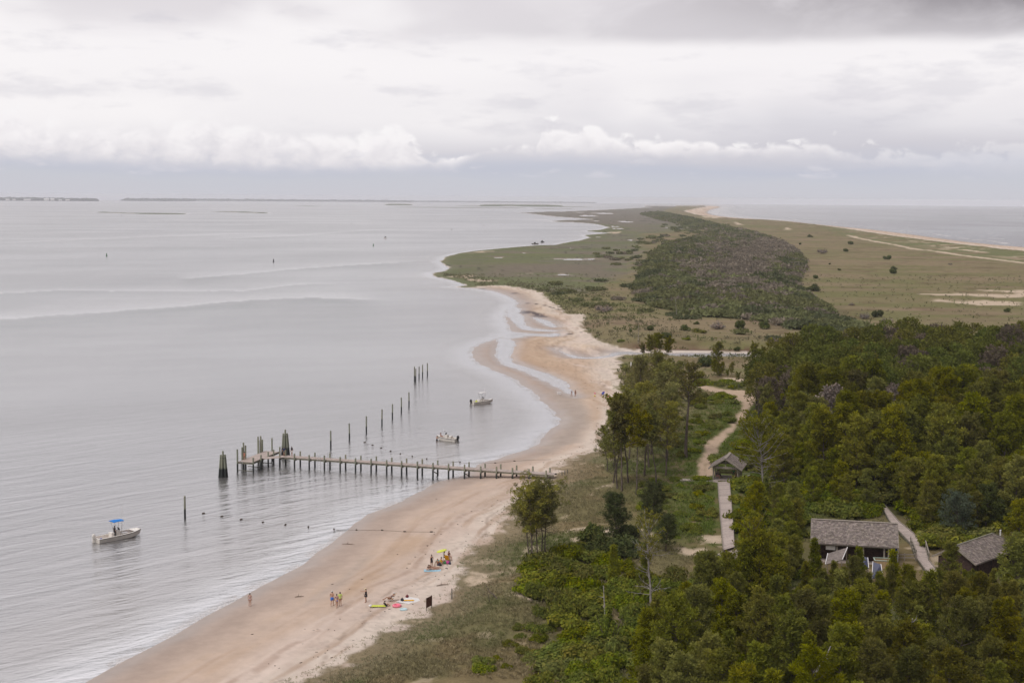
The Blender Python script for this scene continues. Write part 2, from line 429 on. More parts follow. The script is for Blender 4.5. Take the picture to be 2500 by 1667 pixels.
SANDY = [crop([(1690, 735), (1800, 722), (1950, 735), (2100, 728), (2352, 745), (2352, 775), (2150, 765), (1900, 748)], 2.6133, 1600, 460),
         crop([(1720, 692), (1950, 685), (2150, 690), (2352, 690), (2352, 720), (2150, 706), (1900, 698)], 2.6133, 1600, 460),
         crop([(2080, 665), (2352, 668), (2352, 682), (2150, 676)], 2.6133, 1600, 460),
         crop([(505, 217), (560, 228), (575, 238), (530, 232)], 2.6133, 1600, 460),
         crop([(815, 252), (860, 255), (855, 272), (830, 266)], 2.6133, 1600, 460),
         crop([(290, 180), (390, 184), (400, 192), (320, 188)], 2.6133, 1600, 460),
         crop([(350, 725), (480, 718), (545, 745), (540, 765), (480, 760), (400, 740)], 3.36, 1000, 460),
         crop([(480, 535), (560, 518), (680, 513), (620, 526), (520, 534)], 3.36, 1000, 460),
         crop([(1640, 358), (1720, 355), (1735, 364), (1680, 371)], 3.36, 1000, 460),
         crop([(560, 760), (720, 760), (700, 770), (560, 772)], 3.36, 1000, 460)]
BARE_NEAR = [crop([(640, 540), (780, 545), (900, 560), (1100, 560), (1250, 590), (1250, 620), (1080, 590), (900, 590), (700, 560)], 2.765, 1150, 1100, 2.3),
             crop([(680, 640), (740, 640), (730, 670), (690, 672)], 2.765, 1150, 1100, 2.3), crop([(320, 1000), (400, 1010), (395, 1045), (340, 1035)], 2.765, 1150, 1100, 2.3),
             crop([(1560, 600), (1690, 610), (1700, 670), (1600, 650)], 2.765, 1150, 1100, 2.3), crop([(1440, 680), (1560, 690), (1640, 740), (1500, 730), (1430, 710)], 2.765, 1150, 1100, 2.3),
             crop([(0, 770), (120, 780), (200, 790), (150, 830), (60, 860), (0, 880)], 2.765, 1150, 1100, 2.3), crop([(830, 240), (960, 250), (960, 275), (840, 270)], 2.765, 1150, 1100, 2.3)]
MUD = [_c([(655, 338), (720, 340), (800, 355), (900, 385), (905, 395), (840, 395), (760, 380), (690, 362)]), _c([(575, 296), (640, 285), (655, 292), (600, 302)]), _c([(350, 170), (420, 170), (420, 176), (360, 176)]),
       _c([(600, 204), (700, 213), (690, 218), (620, 210)])]
GREYS = [crop([(1300, 185), (1372, 175), (1345, 245), (1160, 420), (960, 525), (850, 600), (700, 650), (820, 545), (960, 450), (1100, 380), (1200, 250)], 3.36, 500, 1300, .9),
         _c([(1120, 1000), (1180, 1060), (1215, 1130), (1215, 1210), (1180, 1290), (1100, 1365), (980, 1440), (820, 1500), (640, 1540), (800, 1440), (930, 1330), (1010, 1230), (1020, 1140), (980, 1060), (900, 980), (960, 960), (1060, 985)]),
         crop([(0, 560), (1540, 400), (1650, 360), (1500, 560), (1250, 700), (900, 850), (560, 1060), (300, 1233), (0, 1233), (500, 900), (900, 620), (1100, 450), (1350, 280)], 3.36, 300, 1180, .7)]
BROWNS = [crop([(1380, 220), (1560, 120), (1700, 40), (1800, 60), (1500, 330), (1250, 480), (1000, 600), (850, 760), (500, 900), (200, 1080), (0, 1200), (0, 1100), (500, 830), (900, 620), (1150, 460)], 3.36, 500, 1300, .9),
          _c([(640, 640), (700, 580), (850, 570), (900, 620), (1000, 740), (1200, 860), (1300, 1010), (1310, 1150), (1260, 1260), (1240, 1100), (1150, 980), (1000, 850), (800, 760), (660, 720)])]
WRACK = [_c([(750, 540), (830, 538), (920, 542), (1000, 532), (1080, 522), (1160, 515)]), _c([(740, 286), (800, 292), (870, 305), (940, 328), (1000, 348)])]

def height(X, Y, full=False):
    """ground height above the sea at world X, Y"""
    X = np.asarray(X, float); Y = np.asarray(Y, float)
    r = np.sqrt(X * X + Y * Y)
    s = sd_poly(X, Y, LAND)
    for I in ISLES:
        s = np.maximum(s, sd_box(X, Y, I, 2000.0) * 1.0)
    wob = (fbm(X / 18, Y / 18, 5, 3) - 0.5) * 3.0 * sstep(r, 150, 600)
    s = s + wob * sstep(np.abs(s), 0, 6) * 0.5 + (fbm(X / 6.0, Y / 6.0, 31, 3) - .5) * 2.2 * sstep(r, 120, 300)
    v = sd_poly(X, Y, VEG)
    m = sd_poly(X, Y, MARSH)
    beach = 2.3 * (1 - np.exp(-np.maximum(s, 0) / 24.0))
    beach = beach * (1 - 0.45 * sstep(r, 330, 450))                     # the flats beyond the bend are lower
    under = -0.055 * np.maximum(-s, 0)
    h = np.where(s > 0, beach, np.maximum(under, -4.0))
    inl = sstep(v, 0, 14) * (1 - sstep(m, -30, 10))
    hills = fbm(X / 26, Y / 26, 11, 4)
    bumps = (fbm(X / 7, Y / 7, 13, 3) - 0.5)
    dune = (1.0 + 1.6 * (hills - 0.4) + bumps * 0.9) * np.exp(-((v - 16) / 26.0) ** 2) * 1.15
    h = h + inl * sstep(s, 0, 20) * (dune + 0.15 * (hills - .5) + bumps * 0.35)
    h = np.where((m > 0) & (s > 0), np.minimum(h, 0.35 + 0.25 * sstep(m, 0, 60) + 0.1 * (hills - .5)), h)
    h = h + np.where(s > 0.5, (fbm(X / 1.7, Y / 1.7, 21, 3) - .5) * 0.10 * sstep(h, .5, 1.2) + (fbm(X / 9, Y / 3.5, 23, 3) - .5) * 0.10, 0)
    for P, k in CHANNELS:
        w = sd_box(X, Y, P, 12.0) + (fbm(X / 5, Y / 5, 41, 3) - .5) * 2.0
        h = np.minimum(h, np.maximum(-w * k, -0.45) + np.where(w < -10, 9.0, 0.0))
    for (cx, cy, rx, ry) in POOLS:
        q = np.sqrt(((X - cx) / rx) ** 2 + ((Y - cy) / ry) ** 2) + (fbm(X / (rx * .3), Y / (ry * .8), 51, 3) - .5) * 1.1
        h = np.where(q < 1.0, np.minimum(h, -0.3 * (1 - q) - 0.02), h)
    if full:
        return h, s, v, m
    return h

def hz(x, y):
    return float(height(np.array([x]), np.array([y]))[0])

def ground(px, py, k=1.0):
    """the spot of ground seen at a pixel: (x, y, z)"""
    px, py = px * k, py * k
    h = 0.8
    for _ in range(7):
        X, Y = cast(np.array([px]), np.array([py]), h)
        hn = max(float(height(X, Y)[0]), 0.0)
        h = h * 0.4 + hn * 0.6
    return Vector((float(X[0]), float(Y[0]), hz(float(X[0]), float(Y[0])) + float(sag(X, Y)[0])))

def at(px, py, h=0.0, k=1.0):
    X, Y = cast(np.array([px * k]), np.array([py * k]), h)
    return Vector((float(X[0]), float(Y[0]), h + float(sag(X, Y)[0])))

# ------------------------------------------------------------------ bookkeeping
def tag(o, label=None, cat=None, group=None, kind=None):
    if label: o['label'] = label
    if cat: o['category'] = cat
    if group: o['group'] = group
    if kind: o['kind'] = kind
    return o

def thing(name, label, cat, loc=(0, 0, 0), rz=0.0, group=None, rx=0.0, ry=0.0):
    o = bpy.data.objects.new(name, None)
    COL.objects.link(o)
    o.empty_display_size = 0.2
    o.location = loc
    o.rotation_euler = (rx, ry, rz)
    return tag(o, label, cat, group)

def copy_tree(o, parent=None):
    c = o.copy()
    COL.objects.link(c)
    if parent is not None:
        c.parent = parent
    for ch in list(KIDS.get(o.name, [])):
        cc = copy_tree(ch, c)
    return c

KIDS = {}

def link(name, mesh, parent=None):
    o = bpy.data.objects.new(name, mesh)
    COL.objects.link(o)
    if parent is not None:
        o.parent = parent
        KIDS.setdefault(parent.name, []).append(o)
    return o

# ------------------------------------------------------------------ materials
def noisy(name, rgb, rough=0.8, var=0.18, scale=6.0, bump=0.15, spec=0.3, stretch=(1, 1, 1), metal=0.0, rgb2=None, tint_attr=None, obj_var=0.0, trans=0.0, detail=5):
    m = bpy.data.materials.new(name)
    m.use_nodes = True
    t = m.node_tree
    bs = t.nodes['Principled BSDF']
    tc = N(t, 'ShaderNodeTexCoord')
    mp = N(t, 'ShaderNodeMapping')
    mp.inputs['Scale'].default_value = stretch
    t.links.new(tc.outputs['Object'], mp.inputs[0])
    n1 = NOISE(t, mp.outputs[0], scale, detail, 0.6)
    lo = tuple(max(0, c * (1 - var * 1.6)) for c in rgb)
    hi = tuple(min(1, c * (1 + var * 1.6)) for c in (rgb2 or rgb))
    c = RAMP(t, n1, [(0.3, lo), (0.7, hi)])
    if tint_attr:
        at_ = N(t, 'ShaderNodeAttribute', attribute_name=tint_attr)
        c = MIXC(t, 1.0, c, at_.outputs['Color'], 'MULTIPLY')
    if obj_var > 0:
        oi = N(t, 'ShaderNodeObjectInfo')
        hs = N(t, 'ShaderNodeHueSaturation')
        t.links.new(MATH(t, 'MULTIPLY_ADD', oi.outputs['Random'], 0.034 * obj_var, 0.5 - 0.013 * obj_var), hs.inputs['Hue'])
        t.links.new(MATH(t, 'MULTIPLY_ADD', MATH(t, 'FRACT', MATH(t, 'MULTIPLY', oi.outputs['Random'], 7.13)), 0.55 * obj_var, 1.0 - 0.27 * obj_var), hs.inputs['Value'])
        t.links.new(MATH(t, 'MULTIPLY_ADD', MATH(t, 'FRACT', MATH(t, 'MULTIPLY', oi.outputs['Random'], 3.77)), 0.35 * obj_var, 1.0 - 0.17 * obj_var), hs.inputs['Saturation'])
        t.links.new(c, hs.inputs['Color'])
        c = hs.outputs[0]
    t.links.new(c, bs.inputs['Base Color'])
    bs.inputs['Roughness'].default_value = rough
    bs.inputs['Metallic'].default_value = metal
    bs.inputs['Specular IOR Level'].default_value = spec
    if bump > 0:
        b = N(t, 'ShaderNodeBump')
        b.inputs['Strength'].default_value = bump
        b.inputs['Distance'].default_value = 0.05
        t.links.new(n1, b.inputs['Height'])
        t.links.new(b.outputs[0], bs.inputs['Normal'])
    if trans > 0:
        tr = N(t, 'ShaderNodeBsdfTranslucent')
        t.links.new(c, tr.inputs[0])
        mx = N(t, 'ShaderNodeMixShader')
        mx.inputs[0].default_value = trans
        t.links.new(bs.outputs[0], mx.inputs[1])
        t.links.new(tr.outputs[0], mx.inputs[2])
        t.links.new(mx.outputs[0], t.nodes['Material Output'].inputs[0])
    return m

def mesh_np(name, V, F, mats, attrs=None, smooth=False, midx=None):
    """V (n,3); F (m,3) or (m,4) int array; attrs: dict name -> (n,4) or (n,) per vertex"""
    me = bpy.data.meshes.new(name)
    V = np.asarray(V, np.float32); F = np.asarray(F, np.int32)
    k = F.shape[1]
    me.vertices.add(len(V)); me.vertices.foreach_set('co', V.ravel())
    me.loops.add(F.size); me.loops.foreach_set('vertex_index', F.ravel())
    me.polygons.add(len(F))
    me.polygons.foreach_set('loop_start', np.arange(0, F.size, k, dtype=np.int32))
    me.polygons.foreach_set('loop_total', np.full(len(F), k, np.int32))
    me.polygons.foreach_set('use_smooth', np.full(len(F), smooth, bool))
    for m in mats: me.materials.append(m)
    if midx is not None: me.polygons.foreach_set('material_index', np.asarray(midx, np.int32))
    for nm, a in (attrs or {}).items():
        a = np.asarray(a, np.float32)
        if a.ndim == 2:
            if a.shape[1] == 3: a = np.concatenate([a, np.ones((len(a), 1), np.float32)], 1)
            at_ = me.attributes.new(nm, 'FLOAT_COLOR', 'POINT'); at_.data.foreach_set('color', a.ravel())
        else:
            at_ = me.attributes.new(nm, 'FLOAT', 'POINT'); at_.data.foreach_set('value', a.ravel())
    me.update(calc_edges=True)
    return me

# ------------------------------------------------------------------ terrain and water sheets
def radial_grid():
    ys = np.concatenate([np.arange(500.0, 640.0, 1.3), np.arange(640.0, 1000.0, 2.2), np.arange(1000.0, 1760.0, 3.0)])
    # distance of each ring on the centre line, then everything nearer than the picture
    _, d = cast(np.full_like(ys, 1250.0), ys)
    d = np.concatenate([[30000.0, 27500.0, 25500.0, 23500.0, 21500.0], d[d < 20500], np.linspace(d[-1] - 4, 6, 16)])
    az = np.linspace(-R_(28), R_(28), 980)
    Dg, Ag = np.meshgrid(d, az, indexing='ij')
    return Dg / np.cos(Ag) * np.sin(Ag), Dg.copy(), Dg.shape

GX, GY, GS = radial_grid()
gx, gy = GX.ravel(), GY.ravel()
gh, gs_, gv, gm = height(gx, gy, True)
gr = np.sqrt(gx * gx + gy * gy)

def albedo():
    """base colour of the ground: dry sand, damp sand, marsh, grassland, paths"""
    C = lambda *c: np.array(lin(*c)) * 0.80
    n_l = fbm(gx / 60, gy / 60, 61, 4)
    n_m = fbm(gx / 14, gy / 14, 62, 4)
    n_s = fbm(gx / 2.6, gy / 2.6, 63, 4)
    n_x = fbm(gx / 0.9, gy / 0.9, 64, 2)
    def mix(a, b, f):
        return a * (1 - f[:, None]) + b * f[:, None]
    A = np.tile(C(222, 204, 190), (len(gx), 1))
    # bands that follow the waterline on the open beach
    sb = gs_ + (n_m - .5) * 5
    A = mix(A, C(212, 190, 172), sstep(sb, 24, 10) * 0.9)
    A = mix(A, C(200, 176, 152), sstep(np.abs((sb % 5.5) - 2.7), 1.2, .2) * 0.35 * sstep(n_s, .35, .6) * sstep(sb, 26, 14))
    A = mix(A, C(190, 171, 157), sstep(gh, 0.75, 0.35))
    A = mix(A, C(178, 162, 150), sstep(gh, 0.30, 0.05))
    A = mix(A, C(228, 214, 199), sstep(gv, -7, -2) * 0.85 * sstep(n_s, .2, .5))
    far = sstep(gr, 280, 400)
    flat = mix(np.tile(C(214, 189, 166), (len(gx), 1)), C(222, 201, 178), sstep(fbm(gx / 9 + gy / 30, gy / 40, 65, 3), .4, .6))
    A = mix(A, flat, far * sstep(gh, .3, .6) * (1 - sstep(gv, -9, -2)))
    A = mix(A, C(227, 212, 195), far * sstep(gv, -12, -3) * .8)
    open_b = sstep(gr, 400, 300)
    st1 = fbm(gs_ / 1.1, gy / 16, 101, 4); st2 = fbm(gs_ / 3.2, gy / 30, 102, 4)
    A = mix(A, C(184, 156, 132), sstep(st1, .52, .70) * .55 * sstep(gs_, 7, 12) * sstep(gs_, 34, 22))
    A = mix(A, C(236, 218, 204), sstep(st2, .54, .68) * .55 * sstep(gs_, 10, 16))
    A = mix(A, C(172, 146, 128), sstep(np.abs(gs_ - 15.5 + (n_m - .5) * 5), .9, .2) * sstep(n_s, .38, .55) * .5 * open_b)
    A = mix(A, C(150, 128, 112), sstep(np.abs(gs_ - 20 + (n_m - .5) * 6), .45, .1) * sstep(n_s, .45, .6) * .45)
    for P in GREYS:
        A = mix(A, C(186, 172, 160), sstep(sd_box(gx, gy, P, 20) + (n_m - .5) * 5, -1.5, 2.0) * .8)
    for P in BROWNS:
        A = mix(A, C(202, 174, 147), sstep(sd_box(gx, gy, P, 20) + (n_m - .5) * 5, -2, 2.5) * .7)
    foot = sstep(fbm(gx / .7, gy / .7, 103, 3), .56, .70) * sstep(gs_, 14, 20) * sstep(n_m, .35, .5)
    A = A * (1 - .16 * foot)[:, None]
    A *= (0.90 + 0.20 * n_s + .10 * (n_x - .5))[:, None]
    for P in MUD:
        q = sd_box(gx, gy, P, 20)
        A = mix(A, C(112, 102, 100), sstep(q, -1, 1) * sstep(n_s, .3, .5))
    for P in WRACK:
        q = d_line(gx, gy, P, 8)
        A = mix(A, C(88, 78, 72), sstep(q, 1.3, .5) * sstep(n_s, .36, .5))
    sand = A.copy()
    # grassland
    G = np.tile(C(136, 126, 92), (len(gx), 1))
    G = mix(G, C(146, 131, 102), sstep(n_l, .42, .62))
    G = mix(G, C(124, 122, 80), sstep(fbm(gx / 90, gy / 25, 66, 4), .48, .62) * .8)
    G = mix(G, C(112, 96, 72), sstep(n_m, .55, .75) * .6)
    # near dunes: greener, with bare spots and russet grass
    near = sstep(gr, 330, 250)
    Gn = mix(np.tile(C(124, 116, 82), (len(gx), 1)), C(110, 109, 74), sstep(n_m, .42, .60))
    Gn = mix(Gn, C(138, 122, 90), sstep(fbm(gx / 11, gy / 11, 67, 4), .52, .66) * .8)
    Gn = mix(Gn, C(158, 140, 118), sstep(gv, 9, 1) * .5)
    G = mix(G, Gn, near)
    # green belt round the walkways
    belt = sstep(sd_box(gx, gy, pts([(1640, 1110), (1760, 960), (1900, 1000), (1980, 1300), (1780, 1350), (1620, 1300)], 1.0, 2.4), 40), -12, 6)
    G = mix(G, mix(np.tile(C(96, 107, 52), (len(gx), 1)), C(116, 106, 72), sstep(n_s, .5, .66)), belt * .85)
    # marsh
    stq = fbm(gx / 120, gy / 70, 71, 5)
    M = np.tile(C(124, 120, 100), (len(gx), 1))
    M = mix(M, C(116, 119, 86), sstep(stq, .46, .56))
    M = mix(M, C(118, 122, 82), sstep(fbm(gx / 60, gy / 60, 73, 4), .52, .62) * .8)
    M = mix(M, C(130, 119, 104), sstep(fbm(gx / 100, gy / 50, 74, 4), .54, .62) * .8)
    M = mix(M, C(112, 118, 80), sstep(gs_, 42, 10) * .8 * sstep(fbm(gx / 30, gy / 30, 78, 3), .3, .5))
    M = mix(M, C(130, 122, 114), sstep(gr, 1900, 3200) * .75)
    crk = np.abs(fbm(gx / 85, gy / 110, 75, 3) - .5)
    M = mix(M, C(72, 70, 58), sstep(crk, .006, .002) * .8)
    G = mix(G, M, sstep(gm + (n_m - .5) * 40, -12, 8))
    # thicket floor and forest floor
    tk = sd_box(gx, gy, THICK, 60) + (n_m - .5) * 14
    G = mix(G, mix(np.tile(C(82, 84, 58), (len(gx), 1)), C(112, 100, 84), sstep(n_m, .45, .6)), sstep(tk, -8, 6))
    ff = sd_box(gx, gy, FOREST_A, 60) + (n_m - .5) * 10
    G = mix(G, C(74, 72, 40), sstep(ff, -6, 4))
    ff = sd_box(gx, gy, FOREST_B, 60) + (n_m - .5) * 8
    G = mix(G, C(66, 70, 34), sstep(ff, -4, 4))
    mead = fbm(gx / 45, gy / 12, 76, 5)
    G = mix(G, C(150, 128, 108), sstep(mead, .56, .68) * .45 * sstep(gr, 350, 450) * (1 - sstep(gm, -20, 0)))
    oce = sd_poly(gx, gy, OCEAN_DUNES)
    G = mix(G, C(118, 124, 82), sstep(oce, -20, 10) * sstep(fbm(gx / 30, gy / 30, 77, 3), .4, .55) * .8)
    G *= (0.86 + 0.28 * n_s + .2 * (n_x - .5) * near)[:, None]
    # bare sand among the grass
    bare = np.zeros(len(gx))
    for P in SANDY:
        bare = np.maximum(bare, sstep(sd_box(gx, gy, P, 60) + (n_m - .5) * 22, -2, 3) * .9)
    for P in BARE_NEAR:
        bare = np.maximum(bare, sstep(sd_box(gx, gy, P, 12) + (n_s - .5) * 5, -.5, 1.) * .85)
    for P, w in ((DUNETRACK, 4.0), (DUNETRACK2, 4.5)):
        bare = np.maximum(bare, sstep(d_line(gx, gy, P, 30) + (n_m - .5) * 9, w + 2, w - 2) * .9)
    bare = np.maximum(bare, sstep(oce, 0, 60) * sstep(fbm(gx / 22, gy / 14, 79, 4), .57, .64) * .8)
    bare = np.maximum(bare, sstep(sd_box(gx, gy, PATH2, 10), -1, .6))
    pth = sd_box(gx, gy, PATH1, 14) + (n_s - .5) * 2.0
    mid = sstep(pth, 1.0, 1.9) * sstep(gr, 330, 290)
    pf = sstep(pth, -.6, .5) * (1 - mid * .55 * sstep(n_s, .3, .5))
    bare = np.maximum(bare, pf)
    G = mix(G, C(112, 88, 70) * np.ones(3), sstep(d_line(gx, gy, pts([(1560, 852), (1640, 857), (1700, 856), (1800, 857), (1836, 859)]), 12) + (n_s - .5) * 2, 2.6, 1.2))
    cl_ = sstep(sd_box(gx, gy, CLEAR, 14) + (n_s - .5) * 5, -1, 1)
    G = mix(G, C(128, 112, 80) * np.ones(3), cl_ * .8)
    bare = np.maximum(bare, cl_ * .6 * sstep(n_m * .6 + n_s * .4, .54, .62))
    bare = np.maximum(bare, sstep(n_s * .6 + n_m * .4, .60, .68) * near * .35 * (1 - belt) * (gv < 45))
    bs_ = mix(np.tile(C(218, 198, 174), (len(gx), 1)), C(184, 156, 132), sstep(pth, -14, 0) * .55)
    G = mix(G, bs_ * (0.92 + .16 * n_s)[:, None], bare)
    vf = sstep(gv + (n_s - .5) * 5.5 + (n_m - .5) * 3, -.8, .8)
    # tufted edge of the far flats
    A = mix(sand, G, vf)
    is_isle = np.zeros(len(gx))
    for I in ISLES:
        is_isle = np.maximum(is_isle, sstep(sd_box(gx, gy, I, 100), -20, 0))
    A = mix(A, C(98, 108, 76), is_isle)
    A = mix(A, np.tile(C(176, 160, 140), (1, 1))[0], sstep(gh, .02, -.12))
    wet = np.clip(sstep(gh, 0.42, 0.06) * (1 - vf * .8), 0, 1)
    return np.clip(A, 0, 1), wet, vf

FOREST_A = pts([(1835, 1010), (1870, 965), (1950, 930), (2050, 915), (2200, 905), (2640, 898), (2640, 1330), (2500, 1298), (2390, 1285), (2270, 1272), (2190, 1236), (2120, 1222), (2050, 1212), (1975, 1175), (1935, 1110), (1885, 1065)], 1.0, 2.4)
FOREST_B = pts([(1640, 1550), (1760, 1530), (1830, 1515), (1960, 1520), (2100, 1535), (2250, 1540), (2400, 1490), (2520, 1450), (2650, 1430), (2900, 1760), (2900, 2150), (1500, 2150), (1560, 1700)], 1.0, 2.6)
OCEAN_DUNES = np.concatenate([DUNETRACK, pts([(2640, 640), (2500, 616), (2365, 600), (2212, 581), (2059, 558), (1990, 550)])])

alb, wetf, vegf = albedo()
nr, nc = GS
ii = np.arange(nr - 1)[:, None] * nc + np.arange(nc - 1)[None, :]
quads = np.stack([ii, ii + 1, ii + nc + 1, ii + nc], -1).reshape(-1, 4)
hq = gh[quads]
gz = gh + sag(gx, gy)

mat_ground = bpy.data.materials.new('sand_and_grassland')
mat_ground.use_nodes = True
def ground_mat(t):
    bs = t.nodes['Principled BSDF']
    a = N(t, 'ShaderNodeAttribute', attribute_name='base')
    w = N(t, 'ShaderNodeAttribute', attribute_name='wet')
    v = N(t, 'ShaderNodeAttribute', attribute_name='veg')
    tc = N(t, 'ShaderNodeTexCoord')
    n1 = NOISE(t, tc.outputs['Object'], 0.9, 5, 0.65)
    n2 = NOISE(t, tc.outputs['Object'], 4.0, 3, 0.6)
    k = MATH(t, 'MULTIPLY_ADD', n1, 0.24, 0.88)
    k2 = MATH(t, 'MULTIPLY_ADD', MATH(t, 'SUBTRACT', n2, 0.5), MATH(t, 'MULTIPLY_ADD', v.outputs['Fac'], 0.7, 0.12), 1.0)
    sc = N(t, 'ShaderNodeVectorMath', operation='SCALE')
    t.links.new(a.outputs['Color'], sc.inputs[0])
    t.links.new(MATH(t, 'MULTIPLY', k, k2), sc.inputs['Scale'])
    t.links.new(sc.outputs[0], bs.inputs['Base Color'])
    t.links.new(MATH(t, 'MULTIPLY_ADD', w.outputs['Fac'], -0.50, 0.92), bs.inputs['Roughness'])
    t.links.new(MATH(t, 'MULTIPLY_ADD', w.outputs['Fac'], 0.45, 0.05), bs.inputs['Specular IOR Level'])
    b = N(t, 'ShaderNodeBump')
    b.inputs['Distance'].default_value = 0.12
    t.links.new(MATH(t, 'MULTIPLY_ADD', v.outputs['Fac'], 0.6, 0.25), b.inputs['Strength'])
    dry = MATH(t, 'SUBTRACT', 1.0, w.outputs['Fac'])
    t.links.new(MATH(t, 'MULTIPLY', MATH(t, 'ADD', n1, MATH(t, 'MULTIPLY', n2, 0.5)), dry), b.inputs['Height'])
    t.links.new(b.outputs[0], bs.inputs['Normal'])
ground_mat(mat_ground.node_tree)

def sub_sheet(name, mask, V, mats, attrs):
    q = quads[mask]
    used, inv = np.unique(q, return_inverse=True)
    me = mesh_np(name, V[used], inv.reshape(-1, 4), mats, {k: a[used] for k, a in attrs.items()}, smooth=True)
    return link(name, me)

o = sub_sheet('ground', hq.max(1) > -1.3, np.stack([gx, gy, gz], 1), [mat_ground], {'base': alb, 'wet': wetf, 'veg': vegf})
tag(o, kind='structure')

# ---- water
depth = np.maximum(-gh, 0)
foam = np.zeros(len(gx))
nf = fbm(gx / 4, gy / 4, 81, 4)
inside_bay = gx < 500
foam = sstep(depth, .12, .01) * sstep(nf, .35, .55) * .75
# ocean surf: two or three broken lines along the outer beach
od = -gs_
ocean = sd_poly(gx, gy, np.concatenate([pts(_oc), np.array([[4000.0, 600.0], [40000.0, 4000.0], [40000.0, 30000.0], [2000.0, 30000.0]])]))
is_oc = sstep(ocean, -5, 20)
surf = np.zeros(len(gx))
for d0, w, th in ((3, 7, .30), (34, 9, .52), (75, 10, .60), (130, 12, .66)):
    wob = (fbm(gx / 90, gy / 90, 83, 3) - .5) * 26
    surf = np.maximum(surf, sstep(np.abs(od + wob * min(1, d0 / 20) - d0), w, w * .3) * sstep(fbm(gx / 40, gy / 40, 84 + d0, 3), th, th + .08))
farbeach = sstep(gr, 2600, 3600)
surf = np.maximum(surf, farbeach * sstep(od, 150, 20) * .9)
foam = np.where(is_oc > .5, surf * .9, foam)
# tide lines across the sound: light on the far side, green and dark on the near side
calm = sstep(fbm(gx / 260, gy / 420, 91, 4), .44, .60)
calm = calm * .6 + .4 * sstep(fbm(gx / 60, gy / 500, 92, 4), .45, .6)
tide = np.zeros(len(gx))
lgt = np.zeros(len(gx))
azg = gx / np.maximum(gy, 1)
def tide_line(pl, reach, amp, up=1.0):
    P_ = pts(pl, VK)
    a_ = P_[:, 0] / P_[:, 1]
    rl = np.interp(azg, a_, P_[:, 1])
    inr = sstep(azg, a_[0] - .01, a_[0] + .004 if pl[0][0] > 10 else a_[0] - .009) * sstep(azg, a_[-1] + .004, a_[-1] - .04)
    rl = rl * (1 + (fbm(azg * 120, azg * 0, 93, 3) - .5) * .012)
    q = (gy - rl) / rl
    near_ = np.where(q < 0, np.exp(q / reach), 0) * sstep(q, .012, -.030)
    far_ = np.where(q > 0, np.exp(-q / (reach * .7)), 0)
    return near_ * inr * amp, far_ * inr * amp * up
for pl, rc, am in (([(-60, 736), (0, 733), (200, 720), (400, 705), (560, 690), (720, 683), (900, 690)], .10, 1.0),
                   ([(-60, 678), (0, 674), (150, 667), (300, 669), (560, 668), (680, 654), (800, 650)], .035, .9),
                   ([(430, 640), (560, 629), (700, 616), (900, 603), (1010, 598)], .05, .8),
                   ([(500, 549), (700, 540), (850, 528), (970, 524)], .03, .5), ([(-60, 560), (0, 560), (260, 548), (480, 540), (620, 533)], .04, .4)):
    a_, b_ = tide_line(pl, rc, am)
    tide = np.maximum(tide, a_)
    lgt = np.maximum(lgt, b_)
swell = sstep(gr, 420, 200)
mat_water = bpy.data.materials.new('sea_water')
mat_water.use_nodes = True
